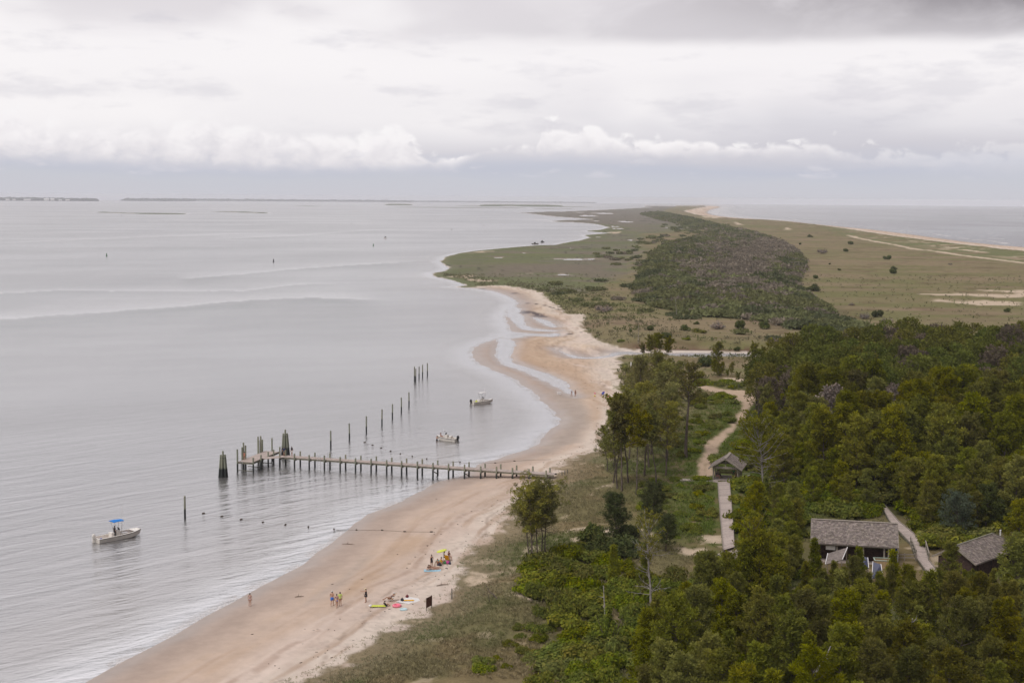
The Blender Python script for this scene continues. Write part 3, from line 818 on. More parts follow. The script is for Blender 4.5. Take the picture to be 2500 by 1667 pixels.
def water_mat(t):
    t.nodes.remove(t.nodes['Principled BSDF'])
    A = lambda n: N(t, 'ShaderNodeAttribute', attribute_name=n).outputs['Fac']
    dep, fo, ti, lg, ca, sw, oc_ = A('depth'), A('foam'), A('tide'), A('light'), A('calm'), A('swell'), A('ocean')
    geo = N(t, 'ShaderNodeNewGeometry')
    def mapped(scale, rot=0.0):
        m0 = N(t, 'ShaderNodeMapping')
        m0.inputs['Rotation'].default_value = (0, 0, -rot)
        t.links.new(geo.outputs['Position'], m0.inputs[0])
        mp = N(t, 'ShaderNodeMapping')
        mp.inputs['Scale'].default_value = scale
        t.links.new(m0.outputs[0], mp.inputs[0])
        return mp.outputs[0]
    # body colour: shallow = sand seen through, deep = grey green
    body = RAMP(t, MATH(t, 'MULTIPLY', dep, 0.30, None, True), [(0.0, (.44, .38, .33)), (0.10, (.34, .31, .28)), (0.35, (.225, .215, .205)), (0.8, (.19, .188, .185)), (1.0, (.195, .197, .198))])
    body = MIXC(t, MATH(t, 'MULTIPLY', oc_, 0.8), body, (.30, .31, .32))
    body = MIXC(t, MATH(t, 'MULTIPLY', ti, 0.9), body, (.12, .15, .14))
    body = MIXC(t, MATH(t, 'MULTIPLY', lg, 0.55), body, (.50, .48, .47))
    patch = NOISE(t, mapped((.012, .004, 1)), 1.0, 4, 0.6)
    body = MIXC(t, MATH(t, 'MULTIPLY', SMOOTH(t, patch, .5, .7), .35), body, (.36, .35, .35))
    fn = NOISE(t, mapped((1, 1, 1)), 2.2, 4, .6)
    f = MATH(t, 'MULTIPLY', fo, SMOOTH(t, fn, .35, .62))
    f = MATH(t, 'MAXIMUM', f, MATH(t, 'MULTIPLY', fo, .35))
    body = MIXC(t, f, body, (.78, .75, .73))
    cr = R_(47)
    w1 = NOISE(t, mapped((.07, .34, 1), cr), 1.0, 3, .5, .5)          # swell crests that run with the beach
    w2 = NOISE(t, mapped((.34, 1.25, 1), R_(24)), 1.0, 3, .6)
    w3 = NOISE(t, mapped((1.6, 4.0, 1), R_(6)), 1.0, 2, .5)
    hsum = MATH(t, 'ADD', MATH(t, 'MULTIPLY', w1, MATH(t, 'MULTIPLY', sw, 1.3)), MATH(t, 'ADD', MATH(t, 'MULTIPLY', w2, .42), MATH(t, 'MULTIPLY', w3, .14)))
    b = N(t, 'ShaderNodeBump')
    b.inputs['Distance'].default_value = 1.0
    t.links.new(MATH(t, 'SUBTRACT', MATH(t, 'MULTIPLY_ADD', ca, -0.40, 0.85), MATH(t, 'MULTIPLY', lg, .25)), b.inputs['Strength'])
    t.links.new(hsum, b.inputs['Height'])
    nb = b.outputs[0]
    tr = N(t, 'ShaderNodeBsdfTransparent')
    tr.inputs[0].default_value = (.95, .95, .94, 1)
    df = N(t, 'ShaderNodeBsdfDiffuse')
    t.links.new(body, df.inputs[0])
    t.links.new(nb, df.inputs['Normal'])
    under = N(t, 'ShaderNodeMixShader')
    op = SMOOTH(t, MATH(t, 'ADD', dep, MATH(t, 'MULTIPLY', f, 1.0)), -0.05, 0.8)
    t.links.new(MATH(t, 'MAXIMUM', op, 0.1), under.inputs[0])
    t.links.new(tr.outputs[0], under.inputs[1])
    t.links.new(df.outputs[0], under.inputs[2])
    gl = N(t, 'ShaderNodeBsdfGlossy')
    t.links.new(MATH(t, 'MULTIPLY_ADD', ca, -0.06, 0.20), gl.inputs['Roughness'])
    t.links.new(nb, gl.inputs['Normal'])
    fr = N(t, 'ShaderNodeFresnel')
    fr.inputs['IOR'].default_value = 1.333
    t.links.new(nb, fr.inputs['Normal'])
    mx = N(t, 'ShaderNodeMixShader')
    # a rippled patch shows less of the low sky than a slick does
    slick = NOISE(t, mapped((.0030, .0065, 1), R_(20)), 1.0, 4, .6)
    rip = MATH(t, 'MULTIPLY_ADD', SMOOTH(t, slick, .66, .36), .13, .20)
    rip = MATH(t, 'ADD', rip, MATH(t, 'MULTIPLY_ADD', ti, .16, MATH(t, 'MULTIPLY', lg, -.22)))
    rip = MATH(t, 'ADD', rip, MATH(t, 'MULTIPLY', sw, .12), None, True)
    rip = MATH(t, 'MULTIPLY', MATH(t, 'MULTIPLY', rip, SMOOTH(t, dep, .05, .6)), MATH(t, 'MULTIPLY_ADD', oc_, -.5, 1.0))
    refl = MATH(t, 'MULTIPLY', fr.outputs[0], MATH(t, 'SUBTRACT', 1.0, rip))
    t.links.new(MATH(t, 'MULTIPLY', refl, MATH(t, 'SUBTRACT', 1.0, f)), mx.inputs[0])
    t.links.new(under.outputs[0], mx.inputs[1])
    t.links.new(gl.outputs[0], mx.inputs[2])
    t.links.new(mx.outputs[0], t.nodes['Material Output'].inputs[0])
water_mat(mat_water.node_tree)
wz = sag(gx, gy)
o = sub_sheet('water', hq.min(1) < 0.15, np.stack([gx, gy, wz], 1), [mat_water],
              {'depth': depth, 'foam': foam, 'tide': tide, 'light': lgt, 'calm': calm, 'swell': swell, 'ocean': is_oc})
tag(o, kind='structure')

# ------------------------------------------------------------------ haze
mat_haze = bpy.data.materials.new('haze_air')
mat_haze.use_nodes = True
_t = mat_haze.node_tree
_t.nodes.clear()
_pv = N(_t, 'ShaderNodeVolumePrincipled')
_pv.inputs['Color'].default_value = (.93, .95, 1.0, 1)
_pv.inputs['Density'].default_value = 5.0e-5
_ou = N(_t, 'ShaderNodeOutputMaterial')
_t.links.new(_pv.outputs[0], _ou.inputs['Volume'])
def haze_box():
    x0, x1, y0, y1, z0, z1 = -17000, 17000, -400, 30200, -96, 52
    V = [(x, y, z) for z in (z0, z1) for y in (y0, y1) for x in (x0, x1)]
    F = [(0, 2, 3, 1), (4, 5, 7, 6), (0, 1, 5, 4), (2, 6, 7, 3), (0, 4, 6, 2), (1, 3, 7, 5)]
    me = mesh_np('haze', np.array(V), np.array(F), [mat_haze])
    tag(link('haze', me), kind='stuff')
haze_box()

# ------------------------------------------------------------------ shape kit
def unit(v):
    return v / np.maximum(np.linalg.norm(v, axis=-1, keepdims=True), 1e-9)

class Soup:
    """triangles gathered into one mesh"""
    def __init__(s):
        s.V, s.F, s.C, s.M, s.n = [], [], [], [], 0
    def add(s, V, F, c=(1, 1, 1), m=0):
        V = np.asarray(V, float).reshape(-1, 3); F = np.asarray(F, int)
        if F.shape[1] == 4:
            F = np.concatenate([F[:, [0, 1, 2]], F[:, [0, 2, 3]]])
        s.V.append(V); s.F.append(F + s.n)
        c = np.asarray(c, float)
        s.C.append(np.tile(c, (len(V), 1)) if c.ndim == 1 else c)
        s.M.append(np.full(len(F), m)); s.n += len(V)
    def tube(s, P, R, k=6, c=(1, 1, 1), m=0, cap=True):
        P = np.asarray(P, float); R = np.asarray(R, float) * np.ones(len(P))
        T = np.gradient(P, axis=0); T = unit(T)
        ref = np.array([0, 0, 1.0]) if abs(T[0][2]) < 0.9 else np.array([1.0, 0, 0])
        A = unit(np.cross(T, ref)); B = np.cross(T, A)
        a = np.linspace(0, 2 * PI, k, endpoint=False)
        ring = P[:, None] + R[:, None, None] * (A[:, None] * np.cos(a)[None, :, None] + B[:, None] * np.sin(a)[None, :, None])
        V = ring.reshape(-1, 3)
        F = []
        for i in range(len(P) - 1):
            for j in range(k):
                j2 = (j + 1) % k
                F.append((i * k + j, i * k + j2, (i + 1) * k + j2, (i + 1) * k + j))
        s.add(V, F, c, m)
        if cap:
            for i0, cen in ((0, P[0]), ((len(P) - 1) * k, P[-1])):
                V2 = np.concatenate([V[i0:i0 + k], cen[None]])
                s.add(V2, [(j, (j + 1) % k, k) for j in range(k)], c, m)
    def box(s, c0, size, rot=0.0, c=(1, 1, 1), m=0, M=None):
        x, y, z = np.array(size) / 2.0
        V = np.array([(a * x, b * y, d * z) for d in (-1, 1) for b in (-1, 1) for a in (-1, 1)])
        if M is not None:
            V = V @ np.asarray(M).T
        elif rot:
            cr, sr = math.cos(rot), math.sin(rot)
            V = np.stack([V[:, 0] * cr - V[:, 1] * sr, V[:, 0] * sr + V[:, 1] * cr, V[:, 2]], 1)
        s.add(V + np.array(c0), [(0, 2, 3, 1), (4, 5, 7, 6), (0, 1, 5, 4), (2, 6, 7, 3), (0, 4, 6, 2), (1, 3, 7, 5)], c, m)
    def beam(s, a, b, w, h, c=(1, 1, 1), m=0, up=(0, 0, 1)):
        """box bar from a to b, w wide and h high"""
        a = np.array(a, float); b = np.array(b, float)
        d = b - a; L = np.linalg.norm(d); d = d / L
        up = np.array(up, float)
        if abs(d @ up) > .97: up = np.array([0, 1.0, 0])
        sx = unit(np.cross(d, up)); uz = np.cross(sx, d)
        s.box((a + b) / 2, (w, L, h), M=np.stack([sx, d, uz], 1), c=c, m=m)
    def ell(s, c0, r, k=10, c=(1, 1, 1), m=0, M=None, noise=0.0, rng=None):
        u = np.linspace(0, PI, k // 2 + 2); w = np.linspace(0, 2 * PI, k, endpoint=False)
        U, W = np.meshgrid(u, w, indexing='ij')
        V = np.stack([np.sin(U) * np.cos(W), np.sin(U) * np.sin(W), np.cos(U)], -1).reshape(-1, 3)
        if noise and rng is not None:
            V = V * (1 + noise * (rng.rand(len(V), 1) - .5) * 2)
        V = V * np.array(r)
        if M is not None: V = V @ np.asarray(M).T
        F = []
        for i in range(len(u) - 1):
            for j in range(k):
                j2 = (j + 1) % k
                F.append((i * k + j, (i + 1) * k + j, (i + 1) * k + j2, i * k + j2))
        s.add(V + np.array(c0), F, c, m)
    def fans(s, C, r, K, rng, up=0.3, w=0.17, tint=None, m=0):
        """tufts: K blades that spread from each centre"""
        n = len(C)
        d = rng.normal(size=(n, K, 3)); d = unit(d); d[..., 2] += up; d = unit(d)
        q = unit(np.cross(d, rng.normal(size=(n, K, 3))))
        r = (np.ones(n) * r)[:, None, None] * (0.75 + 0.5 * rng.rand(n, K, 1))
        c = C[:, None, :]
        a = c + d * r * 0.12
        b = c + d * r + q * r * w
        e = c + d * r * 0.96 - q * r * w
        V = np.stack([a, b, e], 2).reshape(-1, 3)
        F = np.arange(len(V)).reshape(-1, 3)
        if tint is None: tint = np.ones((n, 3))
        T = np.repeat(tint, K * 3, axis=0) * (0.88 + .24 * np.repeat(rng.rand(n * K, 1), 3, axis=0))
        s.add(V, F, T, m)
    def leaves(s, C, Nrm, size, rng, tint, m=0):
        """loose leaf sprays: one quad each, facing roughly along Nrm"""
        n = len(C)
        nn = unit(Nrm + rng.normal(size=(n, 3)) * .55)
        a = unit(np.cross(nn, rng.normal(size=(n, 3)))); b = np.cross(nn, a)
        z = (np.ones(n) * size)[:, None] * (0.6 + .8 * rng.rand(n, 1))
        V = np.stack([C - a * z, C - b * z * .55, C + a * z, C + b * z * .55], 1).reshape(-1, 3)
        F = np.arange(len(V)).reshape(-1, 4)
        s.add(V, F, np.repeat(tint, 4, axis=0), m)
    def mesh(s, name, mats, smooth=False):
        V = np.concatenate(s.V); F = np.concatenate(s.F); C = np.concatenate(s.C); M = np.concatenate(s.M)
        return mesh_np(name, V, F, mats, {'tint': C}, smooth, M)
    def put(s, name, mats, parent=None, smooth=False):
        if not isinstance(mats, (list, tuple)): mats = [mats]
        return link(name, s.mesh(name, mats, smooth), parent)

# ------------------------------------------------------------------ foliage
m_bark = noisy('pine_bark', (.125, .10, .085), .95, .35, 9, .5, .1, (1, 1, .25), obj_var=.4)
m_grey = noisy('weathered_dead_wood', (.30, .27, .25), .9, .3, 8, .4, .1, (1, 1, .25))
m_pine = noisy('pine_needles', (.150, .150, .024), .9, .25, .6, 0, .06, tint_attr='tint', obj_var=1.0, trans=.22)
m_young = noisy('young_pine_needles', (.178, .186, .024), .9, .25, .8, 0, .06, tint_attr='tint', obj_var=.8, trans=.25)
m_olive = noisy('open_pine_needles', (.205, .208, .060), .9, .25, .6, 0, .06, tint_attr='tint', obj_var=.7, trans=.25)
m_cedar = noisy('cedar_foliage', (.085, .105, .036), .9, .25, 1.5, 0, .06, tint_attr='tint', obj_var=.6, trans=.15)
m_silver = noisy('silvery_foliage', (.085, .115, .075), .8, .25, 1.5, 0, .2, tint_attr='tint', obj_var=.4, trans=.15)
m_leaf = noisy('shrub_leaves', (.156, .172, .024), .9, .25, 1.2, 0, .06, tint_attr='tint', obj_var=1.0, trans=.25)
m_vine = noisy('vine_leaves', (.160, .196, .028), .9, .25, 1.5, 0, .06, tint_attr='tint', obj_var=.5, trans=.3)
m_dry = noisy('dry_twigs', (.24, .205, .19), .9, .3, 2, 0, .1, tint_attr='tint', obj_var=.6)
m_mix = noisy('leaf_tones', (1, 1, 1), .95, .12, .4, 0, .04, tint_attr='tint', trans=.2)

def spine(p, d, L, n, rng, curl=0.0, wob=.12):
    P = [np.array(p, float)]
    d = unit(np.array(d, float))
    for i in range(n):
        d = unit(d + np.array([0, 0, curl / n]) + rng.normal(size=3) * wob / n ** .5)
        P.append(P[-1] + d * L / n)
    return np.array(P)

def pine_mesh(seed, H=12.0, base=.4, R=3.0, nb=34, tufts=5, K=22, tr=.55, top='round', r0=.17, lean=.04, fol=None, dead=0, w=.17, warm=0.5):
    rng = np.random.RandomState(seed)
    tk, cr = Soup(), Soup()
    n = 9
    zz = np.linspace(0, H * .97, n)
    bx = np.cumsum(rng.normal(size=n) * H * .010 + lean * rng.normal() * H / n)
    by = np.cumsum(rng.normal(size=n) * H * .010 + lean * rng.normal() * H / n)
    P = np.stack([bx - bx[0], by - by[0], zz], 1)
    P[0, 2] = -.4
    rad = r0 * (1 - .82 * (zz / H)) * np.where(zz < .01, 1.25, 1)
    tk.tube(P, rad, 7)
    C = []
    def trunk_at(z):
        return np.array([np.interp(z, zz, P[:, 0]), np.interp(z, zz, P[:, 1]), z])
    for i in range(nb):
        f = (i + rng.rand() * .8) / nb
        z = H * (base + (1 - base) * f * .97)
        if top == 'round':
            prof = math.sqrt(max(.04, 1 - ((f - .30) / .74) ** 2)) * (.75 if f < .12 else 1)
            el = R_(8 + 42 * f) + rng.normal() * .14
        elif top == 'flat':
            prof = (.55 + .75 * f) * (1 if f < .9 else .6)
            el = R_(22 + 25 * f) + rng.normal() * .16
        else:
            prof = 1.0 - .88 * f
            el = R_(18 + 35 * f) + rng.normal() * .12
        L = max(.35, R * prof * (.72 + .45 * rng.rand()))
        az = i * 2.39996 + rng.normal() * .35
        p0 = trunk_at(z)
        d = np.array([math.cos(az) * math.cos(el), math.sin(az) * math.cos(el), math.sin(el)])
        B = spine(p0, d, L, 4, rng, .35, .22)
        tk.tube(B, np.linspace(.045, .015, 5) * (r0 / .17) * (.6 + L / R * .6), 4, cap=False)
        nt_ = max(2, int(round(tufts * (.5 + L / R))))
        for k in range(nt_):
            t = .35 + .65 * (k + rng.rand() * .6) / nt_
            a = np.array([np.interp(t * 4, range(5), B[:, j]) for j in range(3)])
            off = rng.normal(size=3) * np.array([.42, .42, .18]) * R * .24
            off[2] = abs(off[2]) * .8
            q = a + off
            if k % 2 == 0 and L > .8:
                tk.tube(np.array([a, (a + q) / 2 + [0, 0, -.03], q]), [.016, .013, .009], 3, cap=False)
            C.append(q)
        C.append(B[-1])
    for k in range(4):
        C.append(trunk_at(H * .97) + rng.normal(size=3) * [.25, .25, .2])
    for i in range(dead):
        z = H * (.18 + (max(base, .35) - .12) * rng.rand() * 1.25)
        az = rng.rand() * 6.28
        L = R * (.45 + .6 * rng.rand())
        d = np.array([math.cos(az), math.sin(az), .15 + .3 * rng.rand()])
        B = spine(trunk_at(z), d, L, 5, rng, .3, .55)
        tk.tube(B, np.linspace(.05, .012, 6), 4, cap=False)
        for k in range(4):
            j = 2 + k % 3
            B2 = spine(B[j], unit(B[j] - B[j - 1]) + rng.normal(size=3) * .6, L * .35, 3, rng, .2, .5)
            tk.tube(B2, [.02, .015, .01, .006], 3, cap=False)
    C = np.array(C)
    br = .78 + .5 * rng.rand(len(C), 1)
    wm = rng.rand(len(C), 1) * warm
    tint = np.concatenate([br * (1 + .30 * wm), br * (1 + .05 * wm), br * (1 - .15 * wm)], 1)
    cr.fans(C, tr, K, rng, up=.45, w=w, tint=tint)
    return tk, cr

def tree_thing(name, seed, label, cat='tree', fol=None, bark=None, group=None, **kw):
    tk, cr = pine_mesh(seed, **kw)
    e = thing(name, label, cat, group=group)
    tk.put('trunk', bark or m_bark, e, smooth=True)
    cr.put('crown', fol or m_pine, e)
    return e

def bushy(seed, R=1.6, Hh=1.6, n=620, lobes=6, size=.16, bark=True, tint_v=.3, cone=False, core=.72):
    rng = np.random.RandomState(seed)
    tk, cr = Soup(), Soup()
    L = []
    for i in range(lobes):
        a, rr = rng.rand() * 6.28, R * .85 * rng.rand() ** .5
        if cone:
            f = i / lobes
            a, rr = i * 2.4, R * .35 * (1 - f)
            L.append((np.array([rr * math.cos(a), rr * math.sin(a), Hh * (.2 + .72 * f)]), np.array([R * (.72 - .55 * f), R * (.72 - .55 * f), Hh * .22])))
        else:
            h = Hh * (.30 + .55 * rng.rand())
            L.append((np.array([rr * math.cos(a), rr * math.sin(a), h * .62]), np.array([R * (.38 + .25 * rng.rand()), R * (.38 + .25 * rng.rand()), h * .60])))
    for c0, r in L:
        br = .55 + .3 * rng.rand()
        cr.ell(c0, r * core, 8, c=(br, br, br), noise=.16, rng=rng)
    per = n // len(L)
    for c0, r in L:
        d = unit(rng.normal(size=(per, 3))); d[:, 2] = np.abs(d[:, 2]) * np.where(rng.rand(per) < .8, 1, -.6)
        p = c0 + d * r * (.80 + .32 * rng.rand(per, 1))
        cl = vnoise(p[:, 0] * 2.2 + seed, p[:, 1] * 2.2 + p[:, 2] * 2.7, seed)[:, None]
        b = (1 - tint_v) + 2 * tint_v * (.6 * cl + .4 * rng.rand(per, 1))
        w = rng.rand(per, 1)
        t = np.concatenate([b * (1 + .25 * w * (cl > .5)), b, b * .9], 1)
        cr.leaves(p, d + [0, 0, .35], size, rng, t)
    for i in range(5):
        a = rng.rand() * 6.28
        B = spine([.1 * math.cos(a), .1 * math.sin(a), -.2], [math.cos(a) * .5, math.sin(a) * .5, 1], Hh * .7, 4, rng, 0, .3)
        tk.tube(B, np.linspace(.05, .015, 5), 4, cap=False)
    return tk, cr

def bush_thing(name, seed, label, cat='shrub', fol=None, group=None, **kw):
    tk, cr = bushy(seed, **kw)
    e = thing(name, label, cat, group=group)
    tk.put('stem', m_bark, e, smooth=True)
    cr.put('foliage', fol or m_leaf, e)
    return e

def snag_meshes(seed, H, r0, nb, Lb, top_bend=.3):
    rng = np.random.RandomState(seed)
    tk = Soup()
    P = spine([0, 0, -.4], [rng.normal() * .06, rng.normal() * .06, 1], H, 9, rng, .3, top_bend)
    rad = np.linspace(r0, r0 * .25, 10)
    tk.tube(P, rad, 7)
    br = []
    for i in range(nb):
        f = .3 + .68 * (i + rng.rand()) / nb
        p = np.array([np.interp(f * 9, range(10), P[:, j]) for j in range(3)])
        a = rng.rand() * 6.28
        s = Soup()
        L = Lb * (1.2 - f) * (.5 + rng.rand())
        B = spine(p, [math.cos(a), math.sin(a), .3 + .5 * rng.rand()], L, 5, rng, .3, .7)
        s.tube(B, np.linspace(r0 * .32, r0 * .08, 6), 4)
        for k in range(3):
            j = 2 + k
            B2 = spine(B[j], unit(B[j] - B[j - 1]) + rng.normal(size=3) * .7, L * .4, 3, rng, .2, .5)
            s.tube(B2, np.linspace(r0 * .12, r0 * .04, 4), 3)
        br.append(s)
    return tk, br

# ------------------------------------------------------------------ trees and shrubs where they stand
WALKS = [(pts([(1768, 1170), (1770, 1215), (1774, 1262), (1780, 1340)], 1.0, 2.6), 1.9), (pts([(1655, 1170), (1760, 1174)], 1.0, 2.6), 1.3), (pts([(2150, 1231), (2192, 1272), (2239, 1324), (2251, 1362), (2276, 1396)], 1.0, 2.6), 1.8),
         (pts([(2276, 1394), (2345, 1407)], 1.0, 2.6), 1.5), (pts([(1752, 1352), (1800, 1350)], 1.0, 2.6), 1.6), (pts([(1755, 1163), (1790, 1163)], 1.0, 2.6), 3.3), (pts([(1995, 1350), (2185, 1360)], 1.0, 2.6), 5.0), (pts([(2040, 1395), (2160, 1400)], 1.0, 2.6), 2.6)]
def free(X, Y, extra=0.0):
    ok = sd_box(X, Y, PATH1, 4) < -(.5 + max(0, extra))
    for P, w in WALKS:
        ok &= d_line(X, Y, P, w + extra + 1) > w + extra
    return ok

USED = set()
def place(proto, loc, rz=None, s=1.0, label=None, group=None, sz=None):
    """the first call moves the prototype itself, later calls copy it with its parts"""
    if proto.name in USED:
        o = copy_tree(proto)
        if 'group' in o.keys() and not group: del o['group']
    else:
        USED.add(proto.name)
        o = proto
    o.location = loc
    o.rotation_euler = (0, 0, random.random() * 6.28 if rz is None else rz)
    o.scale = (s, s, sz or s)
    if label: o['label'] = label
    if group: o['group'] = group
    return o

FP = [tree_thing('pine_tree', 100 + i, 'pine', H=12.0, base=.26 + .04 * (i % 3), R=2.8 + .25 * (i % 3), nb=44, tufts=6, K=27, tr=.50, w=.105, top='round', dead=3) for i in range(7)]
AP = [tree_thing('pine_tree', 260 + i, 'pine', fol=m_olive, H=12.0, base=.36, R=2.8, nb=30, tufts=4, K=22, tr=.46, w=.11, top='round', r0=.15, dead=9, lean=.07) for i in range(4)]
RP = [tree_thing('bare_tree', 270 + i, 'tree', fol=m_dry, bark=m_grey, H=11.0, base=.35, R=3.0, nb=30, tufts=5, K=9, tr=.55, top='round', dead=12) for i in range(2)]
YP = [tree_thing('pine_tree', 140 + i, 'pine', fol=m_young, H=7.0, base=.10, R=1.75, nb=36, tufts=4, K=26, tr=.42, w=.105, top='cone', r0=.10) for i in range(5)]
MP = [tree_thing('pine_tree', 160 + i, 'pine', fol=m_young, H=9.0, base=.18, R=2.4, nb=38, tufts=5, K=26, tr=.45, w=.105, top='round', r0=.13, dead=6) for i in range(4)]
UC = [tree_thing('pine_tree', 190 + i, 'pine', fol=m_olive, H=10.0, base=.50, R=3.6, nb=26, tufts=5, K=22, tr=.42, w=.11, top='flat', r0=.12, dead=4, lean=.06) for i in range(2)]
UP = [tree_thing('pine_tree', 180 + i, 'pine', H=10.0, base=.60, R=2.1, nb=20, tufts=5, K=20, tr=.42, top='flat', r0=.12, dead=5, lean=.10) for i in range(4)]
GP = [tree_thing('pine_tree', 200 + i, 'pine', bark=m_grey if i == 0 else None, H=10.5, base=.55, R=3.0, nb=20, tufts=3, K=13, tr=.36, top='flat', r0=.17, dead=20) for i in range(3)]
CD = [tree_thing('cedar_tree', 220 + i, 'cedar', fol=m_cedar, H=6.5, base=.20, R=2.5, nb=46, tufts=6, K=22, tr=.38, w=.10, top='round', r0=.12) for i in range(3)]
SV = tree_thing('cedar_tree', 230, 'cedar', fol=m_silver, H=7.5, base=.10, R=3.8, nb=56, tufts=6, K=22, tr=.42, w=.10, top='round', r0=.14)
BS = [bush_thing('shrub', 300 + i, 'shrub', R=1.6 + .2 * i, Hh=1.5 + .2 * (i % 3), n=1300, lobes=7 + i) for i in range(5)]
VB = [bush_thing('shrub', 320 + i, 'shrub', fol=m_vine, R=2.0, Hh=1.3, n=1300, lobes=9, size=.17) for i in range(3)]
CB = [bush_thing('shrub', 330 + i, 'shrub', fol=m_cedar, R=2.0, Hh=2.6, n=1200, lobes=8, size=.20) for i in range(3)]
DB = [bush_thing('shrub', 340 + i, 'shrub', fol=m_dry, R=2.2, Hh=2.3, n=900, lobes=8, size=.16, core=.45, tint_v=.4) for i in range(2)]

def world_tree(proto, px, py, top=None, s=None, label=None, group=None, H0=12.0, k=1.0, rz=None):
    g = ground(px, py, k)
    if top is not None:
        # height from the pixel row of its top
        Ly = 481.2 + 0.0066 * (px * k - 1250)
        hh = (CAM_H - g.z) * (1 - (top * k - Ly) / (py * k - Ly))
        s = hh / H0
    return place(proto, (g.x, g.y, g.z - .05), rz, s or 1.0, label, group)

LG = 'pines of the stand between the beach and the sand path'
# the stand along the beach (base pixel, top pixel)
left_group = [(1518, 1199, 985, 'U'), (1553, 1206, 1010, 'U'), (1572, 1161, 960, 'M'), (1602, 1183, 1005, 'U'), (1535, 1180, 965, 'U'), (1628, 1126, 930, 'F'), (1588, 1110, 905, 'F'), (1610, 1085, 885, 'F'),
              (1560, 1090, 915, 'F'), (1640, 1060, 880, 'F'), (1575, 1050, 870, 'F'), (1545, 1040, 868, 'M'), (1615, 1030, 862, 'F'), (1590, 1000, 850, 'F'), (1640, 1010, 860, 'M'), (1560, 985, 862, 'M'),
              (1530, 1000, 885, 'M'), (1512, 1062, 958, 'M'), (1535, 1120, 948, 'M'), (1498, 1140, 1010, 'M'), (1600, 960, 848, 'F'), (1655, 985, 875, 'M'), (1625, 1160, 975, 'M'), (1585, 1140, 930, 'F')]
for i, (x, y, tp, kd) in enumerate(left_group):
    if i in (8, 14, 20): continue
    pr, H0 = {'U': (UP[i % 4], 10.0), 'M': (AP[i % 4], 12.0), 'F': (AP[(i + 1) % 4], 12.0)}[kd]
    near = y > 1150
    tp += 10
    world_tree(pr, x, y, tp, label='bent pine with bare lower trunk at the front of the stand beside the dune grass' if near else 'pine crowded together with others in the stand between beach and path',
               group='front pines of the stand by the beach' if near else LG, H0=H0)
for x, y, tp in [(1497, 1178, 1030), (1508, 1192, 1008), (1483, 1150, 1042)]:
    world_tree(AP[(x + y) % 4], x, y, tp, label='bent pine with bare lower trunk at the front of the stand beside the dune grass', group='front pines of the stand by the beach', H0=12.0)
tall = tree_thing('pine_tree', 250, 'tall straight pine with long bare trunk left of the sand path', H=17.5, base=.60, R=3.6, nb=30, tufts=4, K=17, tr=.45, top='round', r0=.34, dead=9)
world_tree(tall, 1674, 1117, 893, H0=17.5)
dd = tree_thing('pine_tree', 251, 'pine with grey forked lower limbs and ivy on its trunk right of the shelter', fol=m_young, bark=m_grey, H=12.0, base=.42, R=5.2, nb=34, tufts=5, K=17, tr=.45, top='round', r0=.24, dead=12)
world_tree(dd, 1868, 1228, 1032, H0=12.0)
iv = bush_thing('vine', 351, 'green ivy climbing the trunk of the pine right of the shelter', 'vine', fol=m_cedar, R=.8, Hh=4.6, n=900, lobes=6, size=.16)
g_ = ground(1866, 1229); place(iv, (g_.x, g_.y - .5, g_.z), 0.3, 1.0)
# five trunks of the lone clump beside the beach
for i, (x, y, tp) in enumerate([(1291, 1383, 1226), (1300, 1388, 1203), (1309, 1384, 1215), (1323, 1369, 1202), (1333, 1373, 1199), (1296, 1376, 1232)]):
    world_tree(UC[i % 2], x, y, tp, label='slender pine of the lone umbrella shaped clump between beach and shrubs', group='pines of the lone clump beside the beach', H0=10.0)
world_tree(CD[0], 1504, 1322, 1214, label='dark green cedar with a bare forked trunk, left one of two behind the grey pine', H0=6.5)
world_tree(CD[1], 1597, 1290, 1185, label='broad blue green cedar just left of the wide boardwalk', H0=6.5)
world_tree(CD[2], 1625, 1345, 1262, label='dark cedar standing right behind the crown of the grey bare limbed pine', H0=6.5)
gp = GP[0]
world_tree(gp, 1590, 1492, 1281, label='grey bare limbed pine with a thin green top standing among bright shrubs', H0=10.5)
world_tree(GP[1], 1815, 1490, 1283, label='pine with reddish green crown beside the lower end of the wide boardwalk', H0=10.5)
world_tree(MP[0], 1850, 1500, 1300, label='bushy pine right of the pine by the lower end of the wide boardwalk', H0=9)
world_tree(MP[2], 1895, 1475, 1335, label='small olive pine in front of the thin white pole', H0=9)
world_tree(YP[0], 1992, 1430, 1316, label='thin young pine in front of the left end of the long shingled roof', H0=7)
world_tree(YP[1], 2034, 1448, 1368, label='young pine below the left part of the long building', H0=7)
world_tree(YP[2], 2098, 1452, 1335, label='young pine in front of the middle columns of the long building', H0=7)
world_tree(YP[3], 2185, 1460, 1345, label='young pine in front of the right end of the long building', H0=7)
world_tree(MP[1], 2314, 1442, 1326, label='round topped pine standing alone between the narrow boardwalk and the hipped roof', H0=9)
world_tree(MP[3], 2480, 1500, 1310, label='bushy pine in front of the right side of the hipped roof', H0=9)
world_tree(SV, 2335, 1312, 1212, label='broad silvery green cedar behind the railings of the narrow boardwalk', H0=7.5)
world_tree(CD[1], 2405, 1296, 1190, label='tall dark cedar behind the roof ridge of the hipped building', H0=6.5)
